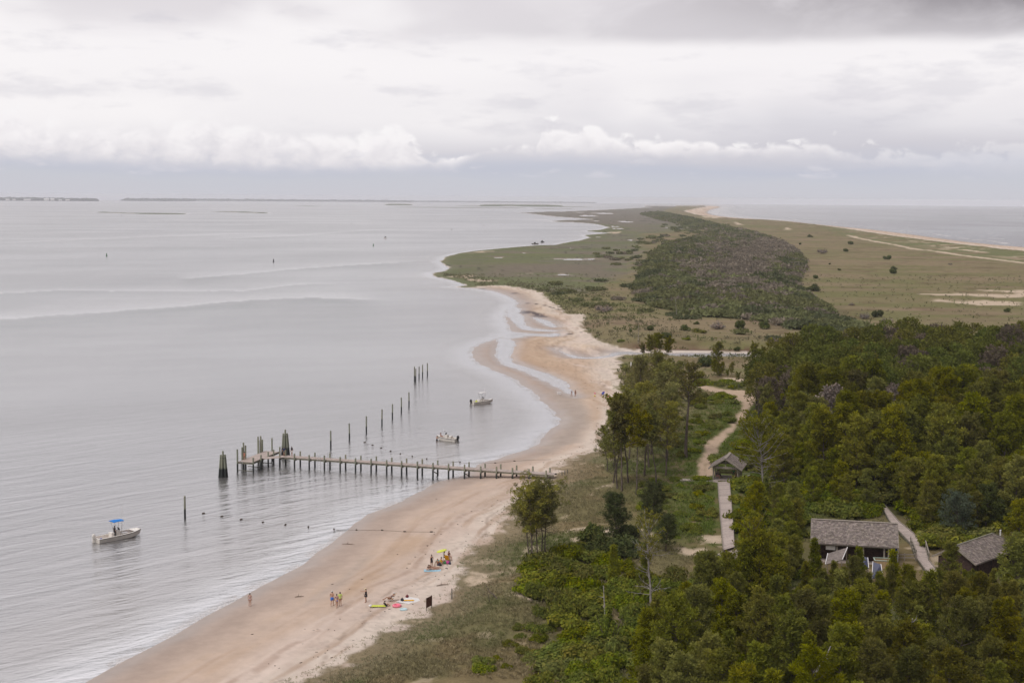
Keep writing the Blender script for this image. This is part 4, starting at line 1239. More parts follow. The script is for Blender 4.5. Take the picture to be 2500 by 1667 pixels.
for x, y, tp, lb in [(1865, 1062, 952, 'pine with a bare trunk at the left edge of the forest beside the sand path'), (1445 + 305, 905, 838, 'small pine near the right end of the dark creek'),
                     (1846, 905, 842, 'upright pine where the creek ends, left one of two'), (1858, 906, 850, 'upright pine where the creek ends, right one of two'), (1775, 935, 905, 'sapling pine between the creek and the small shed'),
                     (1803, 950, 912, 'sapling pine left of the small shed'), (1786, 915, 885, 'small pine in the meadow south of the creek')]:
    world_tree(UP[(x + y) % 4] if tp > 890 or x > 1840 else MP[x % 4], x, y, tp, label=lb, H0=10 if tp > 890 or x > 1840 else 9)
for i, (x, y, tp) in enumerate([(1580, 893, 835), (1592, 896, 826), (1608, 898, 822), (1622, 897, 830), (1570, 890, 842), (1634, 894, 838), (1600, 885, 826)]):
    world_tree(UP[i % 4], x, y, tp, label='thin trunked pine in the small grove on the bank south of the creek mouth', group='pines of the grove at the creek mouth', H0=10)
for i, (x, y, tp) in enumerate([(1744, 915, 878), (1752, 920, 888), (1762, 916, 884)]):
    world_tree(MP[i], x, y, tp, label=['gnarled small pine just south of the creek, left of three', 'gnarled small pine just south of the creek, middle of three', 'gnarled small pine just south of the creek, right of three'][i], H0=9)

def scatter(poly, n, dmin, rng, grow=None):
    x0, y0 = poly.min(0); x1, y1 = poly.max(0)
    out = []
    cand = np.stack([rng.uniform(x0, x1, n * 60), rng.uniform(y0, y1, n * 60)], 1)
    cand = cand[sd_poly(cand[:, 0], cand[:, 1], poly) > 0]
    cell = {}
    for p in cand:
        d = dmin if grow is None else dmin * grow(p)
        k = (int(p[0] // dmin), int(p[1] // dmin))
        ok = True
        for a in (-2, -1, 0, 1, 2):
            for b in (-2, -1, 0, 1, 2):
                for q in cell.get((k[0] + a, k[1] + b), ()):
                    if (q[0] - p[0]) ** 2 + (q[1] - p[1]) ** 2 < d * d:
                        ok = False
        if ok:
            cell.setdefault(k, []).append(p)
            out.append(p)
            if len(out) >= n: break
    return np.array(out)

rngP = np.random.RandomState(5)
def inv_px(X, Y, Z):
    v = np.stack([X, Y, np.asarray(Z) - CAM_H], -1) @ CM3
    return 1250 + v[..., 0] / -v[..., 2] * FPX, 833.5 - v[..., 1] / -v[..., 2] * FPX

FA = scatter(FOREST_A, 560, 5.1, rngP)
FA = FA[free(FA[:, 0], FA[:, 1], 1.0)]
BW2 = pts([(2120, 1240), (2158, 1226), (2262, 1320), (2300, 1400), (2240, 1410), (2190, 1330)])
fx, fy = inv_px(FA[:, 0], FA[:, 1], np.full(len(FA), 1.5))
FA = FA[(fx < 2640)]
FA = FA[np.argsort(np.hypot(FA[:, 0], FA[:, 1]))]
fh = height(FA[:, 0], FA[:, 1])
fx, fy = inv_px(FA[:, 0], FA[:, 1], fh)
N_A = 84
rest = []
for i, (p, z) in enumerate(zip(FA, fh)):
    s = rngP.uniform(.98, 1.28) * (1.0 if fx[i] > 1960 else .88)
    if fy[i] > 1225: s *= .70
    if i < N_A:
        if fy[i] > 1150:
            w_ = 'behind the long building' if fx[i] < 2130 else ('beside the top of the narrow boardwalk' if fx[i] < 2290 else 'behind the hipped roof')
            lb, gr_ = 'olive green pine at the forest foot ' + w_, 'forest foot pines ' + w_
        elif fx[i] < 2000: lb, gr_ = 'olive green pine on the left flank of the forest above the shelter', 'pines on the left flank of the forest'
        else:
            wh = 'above the long building' if fx[i] < 2170 else ('above the narrow boardwalk' if fx[i] < 2330 else 'above the hipped roof')
            rw = 'in the front rows' if fy[i] > 1070 else 'deep in the middle'
            lb, gr_ = 'olive green pine %s of the forest, %s' % (rw, wh), 'forest pines %s, %s' % (rw, wh)
        if fy[i] > 1165:
            place(MP[i % 4], (p[0], p[1], z - .1), None, s * 1.25, lb, gr_)
        elif i % 17 == 9:
            place(RP[i % 2], (p[0], p[1], z - .1), None, s * .95, 'leafless grey brown tree standing in the forest on the right', 'leafless trees in the forest')
        else:
            place((FP if fx[i] > 1940 else AP)[i % (7 if fx[i] > 1940 else 4)], (p[0], p[1], z - .1), None, s, lb, gr_)
    else:
        rest.append((p[0], p[1], z, s))
# the far rows of the forest as one mass
def far_trees():
    so = Soup()
    rng = np.random.RandomState(77)
    C, T, S_ = [], [], []
    for (x, y, z, s) in rest:
        H = 12 * s * rng.uniform(.85, 1.1)
        so.tube([[x, y, z - .3], [x, y, z + H * .9]], [.17, .06], 4, c=(.12, .10, .085), cap=False)
        n = 150
        u = rng.rand(n) ** .7
        a = rng.rand(n) * 6.28
        prof = np.sqrt(np.maximum(.05, 1 - ((u - .35) / .70) ** 2))
        rr = 3.0 * s * prof * (.45 + .6 * rng.rand(n) ** .5)
        C.append(np.stack([x + rr * np.cos(a), y + rr * np.sin(a), z + H * (.30 + .70 * u)], 1))
        brown = rng.rand() < .10
        b0 = rng.uniform(.78, 1.18)
        base = np.array([.17, .135, .10]) if brown else np.array([.145 * rng.uniform(.85, 1.15), .155, .030]) * 1.0
        T.append(base * b0 * (.75 + .5 * rng.rand(n, 1)))
        S_.append(np.full(n, .62 * s))
    so.fans(np.concatenate(C), np.concatenate(S_), 12, rng, up=.4, w=.18, tint=np.concatenate(T))
    tag(so.put('distant_pines', m_mix), kind='stuff', label='dark olive mass of pine crowns in the far rows of the forest', cat='forest')
far_trees()

def cap(px, py, z, s, H0, lim):
    Ly = 481.2 + .0066 * (px - 1250)
    return min(s, (CAM_H - z) * (1 - (lim - Ly) / (py - Ly)) / H0)
for poly, n, dm, h0, h1, lb, gg in [
    (pts([(2120, 1165), (2250, 1195), (2330, 1250), (2270, 1262), (2230, 1262), (2175, 1232), (2140, 1222)], 1.0, 2.3), 16, 3.2, .7, 1.0, 'pine at the head of the narrow boardwalk', 'pines at the head of the narrow boardwalk'),
    (pts([(1835, 1245), (1960, 1215), (1972, 1300), (1955, 1430), (1840, 1440), (1815, 1340)], 1.0, 2.3), 20, 3.0, .50, .78, 'bushy pine between the wide boardwalk and the long building', 'pines between the wide boardwalk and the long building'),
    (pts([(1970, 1175), (2080, 1208), (2150, 1228), (2140, 1252), (1985, 1250)], 1.0, 2.3), 14, 3.2, .55, .75, 'bushy pine close behind the long shingled roof', 'pines close behind the long roof'),
    (pts([(1880, 1080), (1960, 1130), (1985, 1190), (1900, 1205), (1850, 1150)], 1.0, 2.3), 14, 3.6, .6, .95, 'pine on the slope right of the shelter', 'pines on the slope right of the shelter'),
    (pts([(2200, 1235), (2330, 1262), (2440, 1290), (2330, 1308), (2262, 1300)], 1.0, 2.3), 26, 2.9, .5, .85, 'pine at the forest foot beyond the narrow boardwalk', 'pines at the forest foot beyond the narrow boardwalk'),
    (pts([(1965, 1345), (1978, 1400), (1960, 1450), (1900, 1450), (1905, 1370)], 1.0, 2.3), 6, 2.6, .45, .6, 'pine crowding the left end of the long building', 'pines crowding the left end of the long building'),
    (pts([(2465, 1335), (2620, 1320), (2640, 1460), (2500, 1450)], 1.0, 2.3), 11, 4.0, .75, 1.0, 'pine hiding the right end of the hipped building', 'pines hiding the right end of the hipped building'),
    (pts([(1745, 1420), (1900, 1425), (1900, 1530), (1740, 1520), (1700, 1460)], 1.0, 2.3), 13, 3.2, .7, .95, 'bushy pine just below the end of the wide boardwalk', 'pines just below the wide boardwalk')]:
    q = scatter(poly, n, dm, rngP)
    hh = height(q[:, 0], q[:, 1])
    for i, (p, z) in enumerate(zip(q, hh)):
        if not free(p[0], p[1], .5): continue
        qx, qy = inv_px(p[0], p[1], z)
        s_ = rngP.uniform(h0, h1)
        if 'below the wide' in gg: s_ = cap(qx, qy, z, s_, 9.0, 1350 if qx < 1795 else 1290)
        if 'between the wide' in gg: s_ = cap(qx, qy, z, s_, 9.0, 1180)
        if s_ < .25: continue
        place(MP[(i + 1) % 4], (p[0], p[1], z - .1), None, s_, lb, gg)
FB = scatter(FOREST_B, 260, 3.3, rngP)
bh = height(FB[:, 0], FB[:, 1])
bx_, by_ = inv_px(FB[:, 0], FB[:, 1], bh)
keep = (bx_ < 2620) & (by_ < 1905) & (bx_ > 1560)
FB, bh, bx_, by_ = FB[keep], bh[keep], bx_[keep], by_[keep]
for i, (p, z) in enumerate(zip(FB, bh)):
    right = bx_[i] > 2250
    big = (bx_[i] > 2330) or rngP.rand() < .3
    if big: pr, s = FP[i % 7], rngP.uniform(.62, .80)
    elif rngP.rand() < .5: pr, s = MP[i % 4], rngP.uniform(.75, .98)
    else: pr, s = YP[i % 5], rngP.uniform(.85, 1.15)
    # keep the view to the buildings open
    lim = 1396 if 1900 < bx_[i] < 2480 else 1400
    H0 = 12 if big else (9 if pr in MP else 7)
    Ly = 481.2 + .0066 * (bx_[i] - 1250)
    hmax = (CAM_H - z) * (1 - (lim + rngP.uniform(-15, 60) - Ly) / (by_[i] - Ly))
    s = min(s, hmax / H0)
    if s < .38:
        continue
    wh = ('below the hipped roof' if by_[i] < 1660 else 'in the bottom right corner') if right else ('left of the thin white pole' if bx_[i] < 1890 else ('below the left half of the long roof' if bx_[i] < 2080 else 'below the narrow boardwalk'))
    rw = 'front row' if by_[i] > 1680 else 'back row'
    ad = 'dark' if right else 'young'
    place(pr, (p[0], p[1], z - .1), None, s, '%s pine, foreground %s, %s' % (ad, rw, wh), 'foreground pines, %s %s' % (rw, wh))

for i, (x, yb, yt) in enumerate([(1968, 1478, 1372), (2012, 1482, 1392), (2058, 1490, 1385), (2078, 1478, 1362), (2122, 1492, 1396), (2150, 1484, 1398), (2172, 1476, 1378), (2208, 1488, 1382), (2232, 1480, 1392), (2262, 1492, 1410), (2350, 1490, 1392), (2385, 1488, 1402), (2420, 1484, 1388)]):
    pr, H0 = ((YP[i % 5], 7.0), (MP[i % 4], 9.0))[i % 2]
    world_tree(pr, x, yb, yt, label='young pine partly hiding the front of the buildings', group='young pines in front of the buildings', H0=H0)
# snags
def snag(seed, px, py, H, r0, nb, Lb, label, bend=.3, mat=None, vine=False):
    tk, br = snag_meshes(seed, H, r0, nb, Lb, bend)
    e = thing('dead_tree', label, 'dead tree')
    tk.put('trunk', mat or m_grey, e, smooth=True)
    for b in br: b.put('branch', mat or m_grey, e, smooth=True)
    g = ground(px, py)
    e.location = (g.x, g.y, g.z)
    e.rotation_euler = (0, 0, seed * .7)
    return e
snag(401, 1944, 1790, 9.0, .20, 16, 1.5, 'tall bare grey snag with short stubs rising at the bottom edge')
snag(402, 2255, 1700, 8.6, .22, 13, 3.6, 'leaning dead tree with tangled grey limbs among the foreground pines', .9)
snag(403, 1217, 1466, 3.2, .09, 5, 1.1, 'small crooked dead tree on the dune grass below the lone clump', .9, m_bark)
snag(404, 1487, 1572, 6.4, .14, 7, 1.2, 'vine covered dead stem standing in the bright shrubs', .2)
iv2 = bush_thing('vine', 352, 'vine leaves wrapped round the dead stem in the bright shrubs', 'vine', fol=m_vine, R=.55, Hh=5.0, n=700, lobes=6, size=.14)
g_ = ground(1487, 1572); place(iv2, (g_.x, g_.y - .2, g_.z), 0.3, 1.0)
snag(405, 1197, 1472, 2.0, .06, 3, .6, 'short dead stick left of the small crooked dead tree', .6, m_bark)
snag(406, 1680, 1560, 5.2, .14, 8, 3.6, 'fallen looking grey limbs arching over the shrubs right of the grey pine', 1.6)
snag(407, 1558, 838, 7.0, .10, 4, 1.0, 'thin dead trunk standing in the meadow north of the creek mouth', .15)
snag(408, 1652, 776, 8.0, .12, 5, 1.6, 'bare grey trunk at the lower edge of the distant thicket', .2)
snag(409, 2090, 1200, 6.5, .12, 9, 2.0, 'dead tree leaning in the forest above the long shingled roof', .7, m_bark)

# shrubs in the near scrub
SCRUB = pts([(1300, 1400), (1400, 1368), (1500, 1395), (1580, 1440), (1660, 1425), (1740, 1450), (1800, 1500), (1830, 1560), (1800, 1700), (1620, 1800), (1250, 1800), (1330, 1690), (1385, 1590), (1350, 1510), (1300, 1470)], 1.0, 2.3)
sp = scatter(SCRUB, 125, 2.7, rngP)
sh_ = height(sp[:, 0], sp[:, 1])
sx_, sy_ = inv_px(sp[:, 0], sp[:, 1], sh_)
for i, (p, z) in enumerate(zip(sp, sh_)):
    if sy_[i] > 1740 or not free(p[0], p[1], .6): continue
    k = rngP.rand()
    if k < .16 and sx_[i] > 1480:
        place(YP[i % 5], (p[0], p[1], z - .1), None, rngP.uniform(.45, .75), 'young pine growing up through the bright shrubs in the foreground', 'young pines in the foreground shrubs')
        continue
    pr = BS[i % 5] if k < .62 else VB[i % 3]
    if sx_[i] < 1400 and sy_[i] < 1560: lb, gg = 'bright green shrub at the left end of the scrub by the lone clump', 'shrubs at the left end of the scrub'
    elif sx_[i] < 1480 and sy_[i] < 1560: lb, gg = 'bright green shrub right below the lone clump of pines', 'shrubs right below the lone clump'
    elif sx_[i] < 1480: lb, gg = 'bright green shrub at the bottom edge left of the vine covered stem', 'shrubs at the bottom edge left of the vine covered stem'
    elif sy_[i] > 1560: lb, gg = 'bright green shrub at the bottom edge right of the vine covered stem', 'shrubs at the bottom edge right of the vine covered stem'
    else: lb, gg = 'bright green shrub around the grey pine in the foreground', 'shrubs around the grey pine'
    place(pr, (p[0], p[1], z - .1), None, rngP.uniform(.7, 1.3), lb, gg, sz=rngP.uniform(.8, 1.5))
for poly, n, dm, prs, s0, s1, lb, gg in [
    (pts([(1230, 1560), (1330, 1520), (1330, 1620), (1240, 1667), (1170, 1667)], 1.0, 2.3), 12, 2.4, BS, .35, .7, 'olive shrub scattered on the dune grass in the bottom middle', 'shrubs on the bottom dune grass'),
    (pts([(1440, 1330), (1540, 1325), (1560, 1380), (1450, 1385)], 1.0, 2.3), 9, 2.2, CB, .6, 1.0, 'dark shrub at the foot of the forked cedar', 'dark shrubs round the forked cedar'),
    (pts([(1640, 1175), (1745, 1180), (1758, 1320), (1650, 1330), (1560, 1240), (1560, 1190)], 1.0, 2.3), 30, 3.2, VB + BS, .40, .75, 'low bright green bush on the grass left of the wide boardwalk', 'low bushes left of the wide boardwalk'),
    (pts([(1800, 1185), (1960, 1215), (1975, 1300), (1960, 1420), (1815, 1400), (1800, 1260)], 1.0, 2.3), 34, 3.2, BS + VB, .7, 1.25, 'leafy shrub right of the wide boardwalk', 'shrubs right of the wide boardwalk'),
    (pts([(1830, 1062), (1760, 1135), (1740, 1170), (1850, 1185), (1960, 1200), (1930, 1110)], 1.0, 2.3), 34, 3.0, BS, .7, 1.2, 'green shrub behind the shelter beside the sand path', 'shrubs between the sand path and the forest'),
    (pts([(1970, 1196), (2148, 1222), (2152, 1264), (2060, 1262), (1980, 1262)], 1.0, 2.3), 36, 2.6, VB + BS, 1.0, 1.6, 'leafy shrub directly behind the long shingled roof', 'shrubs behind the long roof'),
    (pts([(1960, 1160), (2060, 1205), (2180, 1232), (2330, 1268), (2500, 1300), (2500, 1240), (2300, 1210), (2100, 1170), (1960, 1120)], 1.0, 2.3), 32, 4.0, BS + CB, 1.0, 1.7, 'dark undergrowth bush between the front trunks of the forest', 'undergrowth bushes of the forest front'),
    (pts([(2180, 1240), (2330, 1262), (2460, 1290), (2345, 1335), (2290, 1345), (2268, 1322), (2205, 1262)], 1.0, 2.3), 36, 2.6, BS, .9, 1.5, 'brownish green shrub right of the narrow boardwalk', 'shrubs right of the narrow boardwalk'),
    (pts([(1690, 925), (1800, 945), (1820, 968), (1700, 955)], 1.0, 2.3), 10, 4.5, BS, .6, 1.0, 'shrub in the meadow beside the small shed', 'shrubs beside the small shed'),
    (pts([(1690, 985), (1800, 968), (1815, 995), (1700, 1010)], 1.0, 2.3), 16, 4.0, BS + VB, .7, 1.1, 'bush in the hollow enclosed by the bend of the sand path', 'bushes inside the bend of the path'),
    (pts([(1660, 1020), (1790, 1015), (1760, 1080), (1690, 1140), (1650, 1120)], 1.0, 2.3), 20, 4.0, BS + VB, .45, .8, 'low bush on the green ground left of the sand path', 'low bushes left of the sand path')]:
    q = scatter(poly, n, dm, rngP)
    if len(q) == 0: continue
    hh = height(q[:, 0], q[:, 1])
    for i, (p, z) in enumerate(zip(q, hh)):
        if not free(p[0], p[1], .35): continue
        place(prs[i % len(prs)], (p[0], p[1], z - .1), None, rngP.uniform(s0, s1), lb, gg)
# single shrubs one can point at in the meadow (pixel of the base, width)
_m = lambda x, y: (1480 + x / 3.794, 660 + y / 3.794)
meadow = [(_m(395, 555), 22, 'C', 'round dark bush in the meadow north of the creek mouth'), (_m(560, 635), 28, 'C', 'dark round bush standing alone above the small grove'),
          (_m(725, 560), 26, 'C', 'tall dark bush in the meadow below the thicket'), (_m(875, 580), 26, 'B', 'loose green bush right of the tall dark bush in the meadow'),
          (_m(740, 642), 14, 'B', 'small green bush in front of the tall dark bush'), (_m(218, 570), 9, 'C', 'tiny dark bush left of the round dark bush'), (_m(285, 472), 6, 'C', 'left of two tiny bushes on the far meadow'),
          (_m(316, 470), 6, 'C', 'right of two tiny bushes on the far meadow'), (_m(832, 498), 13, 'C', 'small dark bush at the foot of the dead grey trunk'), (_m(1020, 540), 34, 'D', 'big brown twiggy bush at the edge of the thicket'),
          (_m(1235, 535), 30, 'C', 'dark spreading bush right of the brown twiggy one'), (_m(1440, 542), 32, 'C', 'dark bush under the right part of the thicket'), (_m(632, 668), 9, 'V', 'small bright bush right above the grove'),
          (_m(1018, 630), 6, 'V', 'tiny bright bush in the middle of the meadow'), (_m(1628, 752), 12, 'V', 'bright green cone shaped bush at the left edge of the forest'), (_m(1220, 745), 17, 'C', 'dark bush leaning over the creek'),
          (_m(720, 800), 11, 'D', 'brown bush on the creek bank'), (_m(130, 662), 20, 'V', 'low green bush on the sandy bank by the creek mouth'), (_m(890, 890), 46, 'C', 'large dark green bush south of the creek'),
          (_m(1550, 715), 26, 'D', 'low brown bush in the meadow right of the creek'), (_m(1915, 190), 30, 'C', 'dark bush on the grassland right of the thicket'), (_m(1880, 250), 18, 'C', 'dark bush just below another at the right edge of the thicket'),
          (_m(1940, 75), 14, 'C', 'small bush at the upper right edge of the thicket'), (_m(2270, 325), 13, 'D', 'grey bush on the grassland'),
          ((2107, 778), 26, 'D', 'dark brown bush in front of the forest top, left of a pair'), ((2138, 774), 28, 'C', 'dark green bush in front of the forest top, right of a pair'), ((2167, 789), 24, 'D', 'brown bush by the forest top right of the pair'),
          ((2461, 762), 17, 'C', 'single dark bush in the sandy patch at the far right'), ((2181, 668), 20, 'C', 'dark round bush on the open grassland, lower of two'), ((2184, 658), 14, 'C', 'dark round bush on the open grassland, upper of two'),
          ((2165, 634), 18, 'C', 'dark bush halfway across the grassland'), ((2066, 614.5), 13, 'C', 'small dark bush on the far grassland'), ((2004, 619), 22, 'D', 'grey green bush near the right edge of the far thicket'),
          ((2050, 660), 8, 'C', 'tiny bush on the grassland'), ((2025, 645.5), 6, 'C', 'tiniest bush on the grassland near the thicket'), ((1978, 579), 12, 'C', 'bush on the far grassland above the thicket'),
          ((1952, 597), 8, 'C', 'small bush on the far grassland'), ((2078, 597), 14, 'C', 'low dark bush near the sandy dune track'), ((1470, 771 - 8), 36, 'D', 'reddish brown bush where the beach meets the meadow'), ((2320, 647), 9, 'D', 'faint low bush below the dune track')]
for i, ((x, y), w, kd, lb) in enumerate(meadow):
    pr = {'C': CB, 'B': BS, 'D': DB, 'V': VB}[kd]
    pr = pr[i % len(pr)]
    g = ground(x, y)
    sc_ = (w / FPX * g.y) / 2 / (2.0 if kd != 'B' else 1.8) * 1.05
    place(pr, (g.x, g.y, g.z - .08 * sc_), None, sc_, lb, sz=sc_ * (1.0 if kd != 'C' else .95))

# ------------------------------------------------------------------ the distant thicket, grass and ground cover
def thicket():
    rng = np.random.RandomState(31)
    so = Soup()
    P = scatter(THICK, 3600, 5.2, rng, grow=lambda p: .62 + p[1] / 2600)
    x0, y0 = THICK.min(0); x1, y1 = THICK.max(0)
    # stragglers round the edge
    E = np.stack([rng.uniform(x0 - 60, x1 + 40, 4000), rng.uniform(y0 - 40, 2600, 4000)], 1)
    sd = sd_poly(E[:, 0], E[:, 1], THICK)
    e1 = E[(sd < 0) & (sd > -45 - 20 * fbm(E[:, 0] / 40, E[:, 1] / 40, 3, 3)) & (fbm(E[:, 0] / 30, E[:, 1] / 50, 9, 3) > .50) & (E[:, 0] < np.interp(E[:, 1], [500, 900, 2000], [120, 150, 330]))][:150]
    P = np.concatenate([P, e1]); edge = np.arange(len(P)) >= len(P) - len(e1)
    h = height(P[:, 0], P[:, 1])
    m = (h > .1) & ((sd_poly(P[:, 0], P[:, 1], VEG) > 4) | ~edge)
    P, h, edge = P[m], h[m], edge[m]
    sd = sd_poly(P[:, 0], P[:, 1], THICK)
    px, py = inv_px(P[:, 0], P[:, 1], h)
    big = fbm(P[:, 0] / 45, P[:, 1] / 80, 21, 3)
    # the grey leafless part: middle right of the thicket
    core = np.exp(-(((px - 1810) / 120) ** 2 + ((py - 660) / 70) ** 2)) + .8 * np.exp(-(((px - 1890) / 60) ** 2 + ((py - 610) / 25) ** 2))
    C, T, S_, Bc = [], [], [], []
    for i in range(len(P)):
        x, y = P[i]; z = h[i] + float(sag(x, y))
        grey = rng.rand() < core[i] * 1.0 + .05
        R = rng.uniform(3.2, 5.4) * (1 + y / 2600)
        Hh = (rng.uniform(2.6, 4.6) + 2.4 * min(1, core[i]) + (2.0 if rng.rand() < .04 else 0)) * (.55 if sd[i] < 8 else 1) * (.8 + y / 5000)
        if edge[i]: R *= .6; Hh *= .65
        n = 50 if y < 900 else 32
        if y > 1500: n = 18
        d = unit(rng.normal(size=(n, 3))); d[:, 2] = np.abs(d[:, 2])
        C.append(np.array([x, y, z + Hh * .30]) + d * [R, R, Hh * .62] * (.75 + .35 * rng.rand(n, 1)))
        if grey: b = np.array([.275, .235, .182]) * rng.uniform(.75, 1.15)
        else:
            b = np.array([.185, .190, .082]) * rng.uniform(.85, 1.15)
            if big[i] > .55: b = np.array([.20, .215, .095]) * rng.uniform(.8, 1.15)
            if fbm(np.array([x / 14]), np.array([y / 25]), 37, 2)[0] > .60: b = np.array([.125, .14, .068])
        T.append(b * (.90 + .22 * rng.rand(n, 1)))
        S_.append(np.full(n, R * (.27 if not grey else .25)))
        so.ell((x, y, z + Hh * .35), (R * .72, R * .72, Hh * .5), 6, c=b, noise=.25, rng=rng)
    so.fans(np.concatenate(C), np.concatenate(S_), 5, rng, up=.5, w=.34, tint=np.concatenate(T))
    tag(so.put('thicket', m_mix), kind='stuff', label='dense green and grey maritime thicket in the middle distance', cat='thicket')
thicket()

def grass():
    rng = np.random.RandomState(41)
    n = 150000
    r = 108 + 240 * rng.rand(n) ** 1.25
    a = rng.uniform(-.20, .42, n)
    X, Y = r * np.sin(a), r * np.cos(a)
    px, py = inv_px(X, Y, np.full(n, 1.0))
    v = sd_poly(X, Y, VEG)
    nn = fbm(X / 5, Y / 5, 43, 3)
    ok = (v > -1.6 + 2.5 * (nn - .5)) & (px > 500) & (px < 2600) & (py < 1720) & ((v > 2) | (rng.rand(n) < .5))
    ok &= (nn > .40) | (rng.rand(n) < .35)
    for Pp in (PATH1, CLEAR):
        ok &= sd_box(X, Y, Pp, 3) < -.2
    for Pp in BARE_NEAR:
        ok &= (sd_box(X, Y, Pp, 3) < -.3) | (rng.rand(n) < .12)
    ok &= (sd_box(X, Y, FOREST_A, 8) < 3) & free(X, Y, -.1)
    X, Y, v = X[ok], Y[ok], v[ok]
    h = height(X, Y)
    k = h > .5
    X, Y, v, h = X[k], Y[k], v[k], h[k]
    n = len(X)
    r = np.hypot(X, Y)
    C = np.stack([X, Y, h - .05], 1)
    belt = sstep(sd_box(X, Y, pts([(1640, 1110), (1760, 960), (1900, 1000), (1980, 1300), (1780, 1350), (1620, 1300)], 1.0, 2.4), 40), -12, 6)
    g1 = sstep(fbm(X / 14, Y / 14, 62, 4), .42, .60); g2 = sstep(fbm(X / 11, Y / 11, 67, 4), .52, .66)
    base = np.array([.215, .190, .105])[None] * (1 - g1[:, None]) + np.array([.125, .150, .045])[None] * g1[:, None]
    base = base * (1 - .7 * g2[:, None]) + np.array([.27, .215, .13])[None] * .7 * g2[:, None]
    base = base * (1 - belt[:, None]) + np.array([.120, .165, .030])[None] * belt[:, None]
    base = base * (1 - .5 * sstep(v, 10, 0)[:, None]) + np.array([.36, .335, .23])[None] * .5 * sstep(v, 10, 0)[:, None]
    T = base * (.95 + .5 * rng.rand(n, 1))
    so = Soup()
    so.fans(C, (.26 + .20 * rng.rand(n)) * (.55 + .45 * sstep(v, 0, 6)) * (1 + .25 * belt), 6, rng, up=1.2, w=.09, tint=T)
    tag(so.put('dune_grass', m_mix), kind='stuff', label='tufts of beach grass and low green plants on the dunes', cat='grass')
grass()

def marsh_edge():
    """tussocks along the bank of the meadow beyond the bend"""
    rng = np.random.RandomState(47)
    n = 60000
    Y = rng.uniform(330, 900, n); X = rng.uniform(-90, 330, n)
    v = sd_poly(X, Y, VEG)
    ok = (v > 0) & (v < 22 + 20 * rng.rand(n) ** 3) & (fbm(X / 7, Y / 7, 3, 3) > .44)
    ok |= (v > 0) & (rng.rand(n) < .05)
    ok &= (sd_box(X, Y, FOREST_A, 8) < 0) & (sd_box(X, Y, PATH2, 4) < -1) & (sd_box(X, Y, PATH1, 4) < -1)
    X, Y = X[ok], Y[ok]
    h = height(X, Y)
    k = h > .25
    X, Y, h = X[k], Y[k], h[k]
    n = len(X)
    px, py = inv_px(X, Y, h)
    b = np.where((fbm(X / 20, Y / 20, 5, 3) > .5)[:, None], np.array([.135, .150, .060])[None], np.array([.20, .185, .11])[None])
    so = Soup()
    so.fans(np.stack([X, Y, h], 1), .6 + .5 * rng.rand(n), 5, rng, up=1.0, w=.16, tint=b * (.75 + .5 * rng.rand(n, 1)))
    tag(so.put('bank_grass', m_mix), kind='stuff', label='tussocks of grass along the bank of the far meadow', cat='grass')
marsh_edge()

for _l in (FP, AP, RP, YP, MP, UP, UC, GP, CD, [SV, tall, dd, iv, iv2], BS, VB, CB, DB):
    for _p in _l:
        if _p.name not in USED:
            for _c in KIDS.get(_p.name, []): bpy.data.objects.remove(_c)
            bpy.data.objects.remove(_p)

# ------------------------------------------------------------------ materials of the built things
m_deck = noisy('weathered_deck_boards', (.44, .37, .33), .85, .22, 3.0, .2, .2, (1, 6, 1), tint_attr='tint')
m_beam = noisy('grey_green_timber', (.20, .19, .145), .9, .3, 5, .3, .15, (1, 1, .3), tint_attr='tint')
m_pile = bpy.data.materials.new('pile_with_dark_tide_mark')
m_pile.use_nodes = True
def pile_mat(t):
    bs = t.nodes['Principled BSDF']
    geo = N(t, 'ShaderNodeNewGeometry')
    sp_ = N(t, 'ShaderNodeSeparateXYZ')
    t.links.new(geo.outputs['Position'], sp_.inputs[0])
    mp = N(t, 'ShaderNodeMapping')
    mp.inputs['Scale'].default_value = (3, 3, .5)
    t.links.new(geo.outputs['Position'], mp.inputs[0])
    n = NOISE(t, mp.outputs[0], 3.0, 4, .6)
    oi = N(t, 'ShaderNodeObjectInfo')
    c = MIXC(t, n, (.20, .205, .145), (.37, .36, .27))
    c = MIXC(t, MATH(t, 'MULTIPLY', oi.outputs['Random'], .5), c, (.24, .28, .22))
    z = MATH(t, 'ADD', sp_.outputs[2], MATH(t, 'MULTIPLY', MATH(t, 'SUBTRACT', n, .5), .8))
    near_water = SMOOTH(t, z, 1.75, 1.35)
    c = MIXC(t, MATH(t, 'MULTIPLY', near_water, 1.0), c, (.032, .038, .036))
    t.links.new(c, bs.inputs['Base Color'])
    bs.inputs['Roughness'].default_value = .85
pile_mat(m_pile.node_tree)
m_land_post = noisy('grey_post', (.20, .185, .16), .9, .3, 5, .3, .1)
m_shingle = noisy('weathered_cedar_shingles', (.250, .215, .195), .92, .22, 2.6, .3, .1, (1, 1, 1), tint_attr='tint')
m_wallbrown = noisy('dark_stained_boards', (.070, .045, .038), .85, .3, 4, .2, .2)
m_postpale = noisy('pale_grey_timber', (.30, .26, .22), .85, .2, 5, .2, .2)
m_white = noisy('white_paint', (.74, .72, .70), .5, .06, 3, .03, .4)
m_gel = noisy('cream_gelcoat', (.80, .76, .70), .30, .05, 1.5, 0, .5)
m_hull = noisy('cream_hull', (.78, .73, .66), .32, .07, 1.5, 0, .5)
m_deckin = noisy('boat_inner_deck', (.66, .58, .53), .6, .12, 4, 0, .3)
m_black = noisy('black_plastic', (.022, .022, .026), .35, .15, 6, 0, .5)
m_dark = noisy('dark_fabric', (.03, .03, .036), .85, .2, 8, 0, .2)
m_alu = noisy('aluminium_tube', (.55, .55, .55), .35, .08, 5, 0, .5, metal=.8)
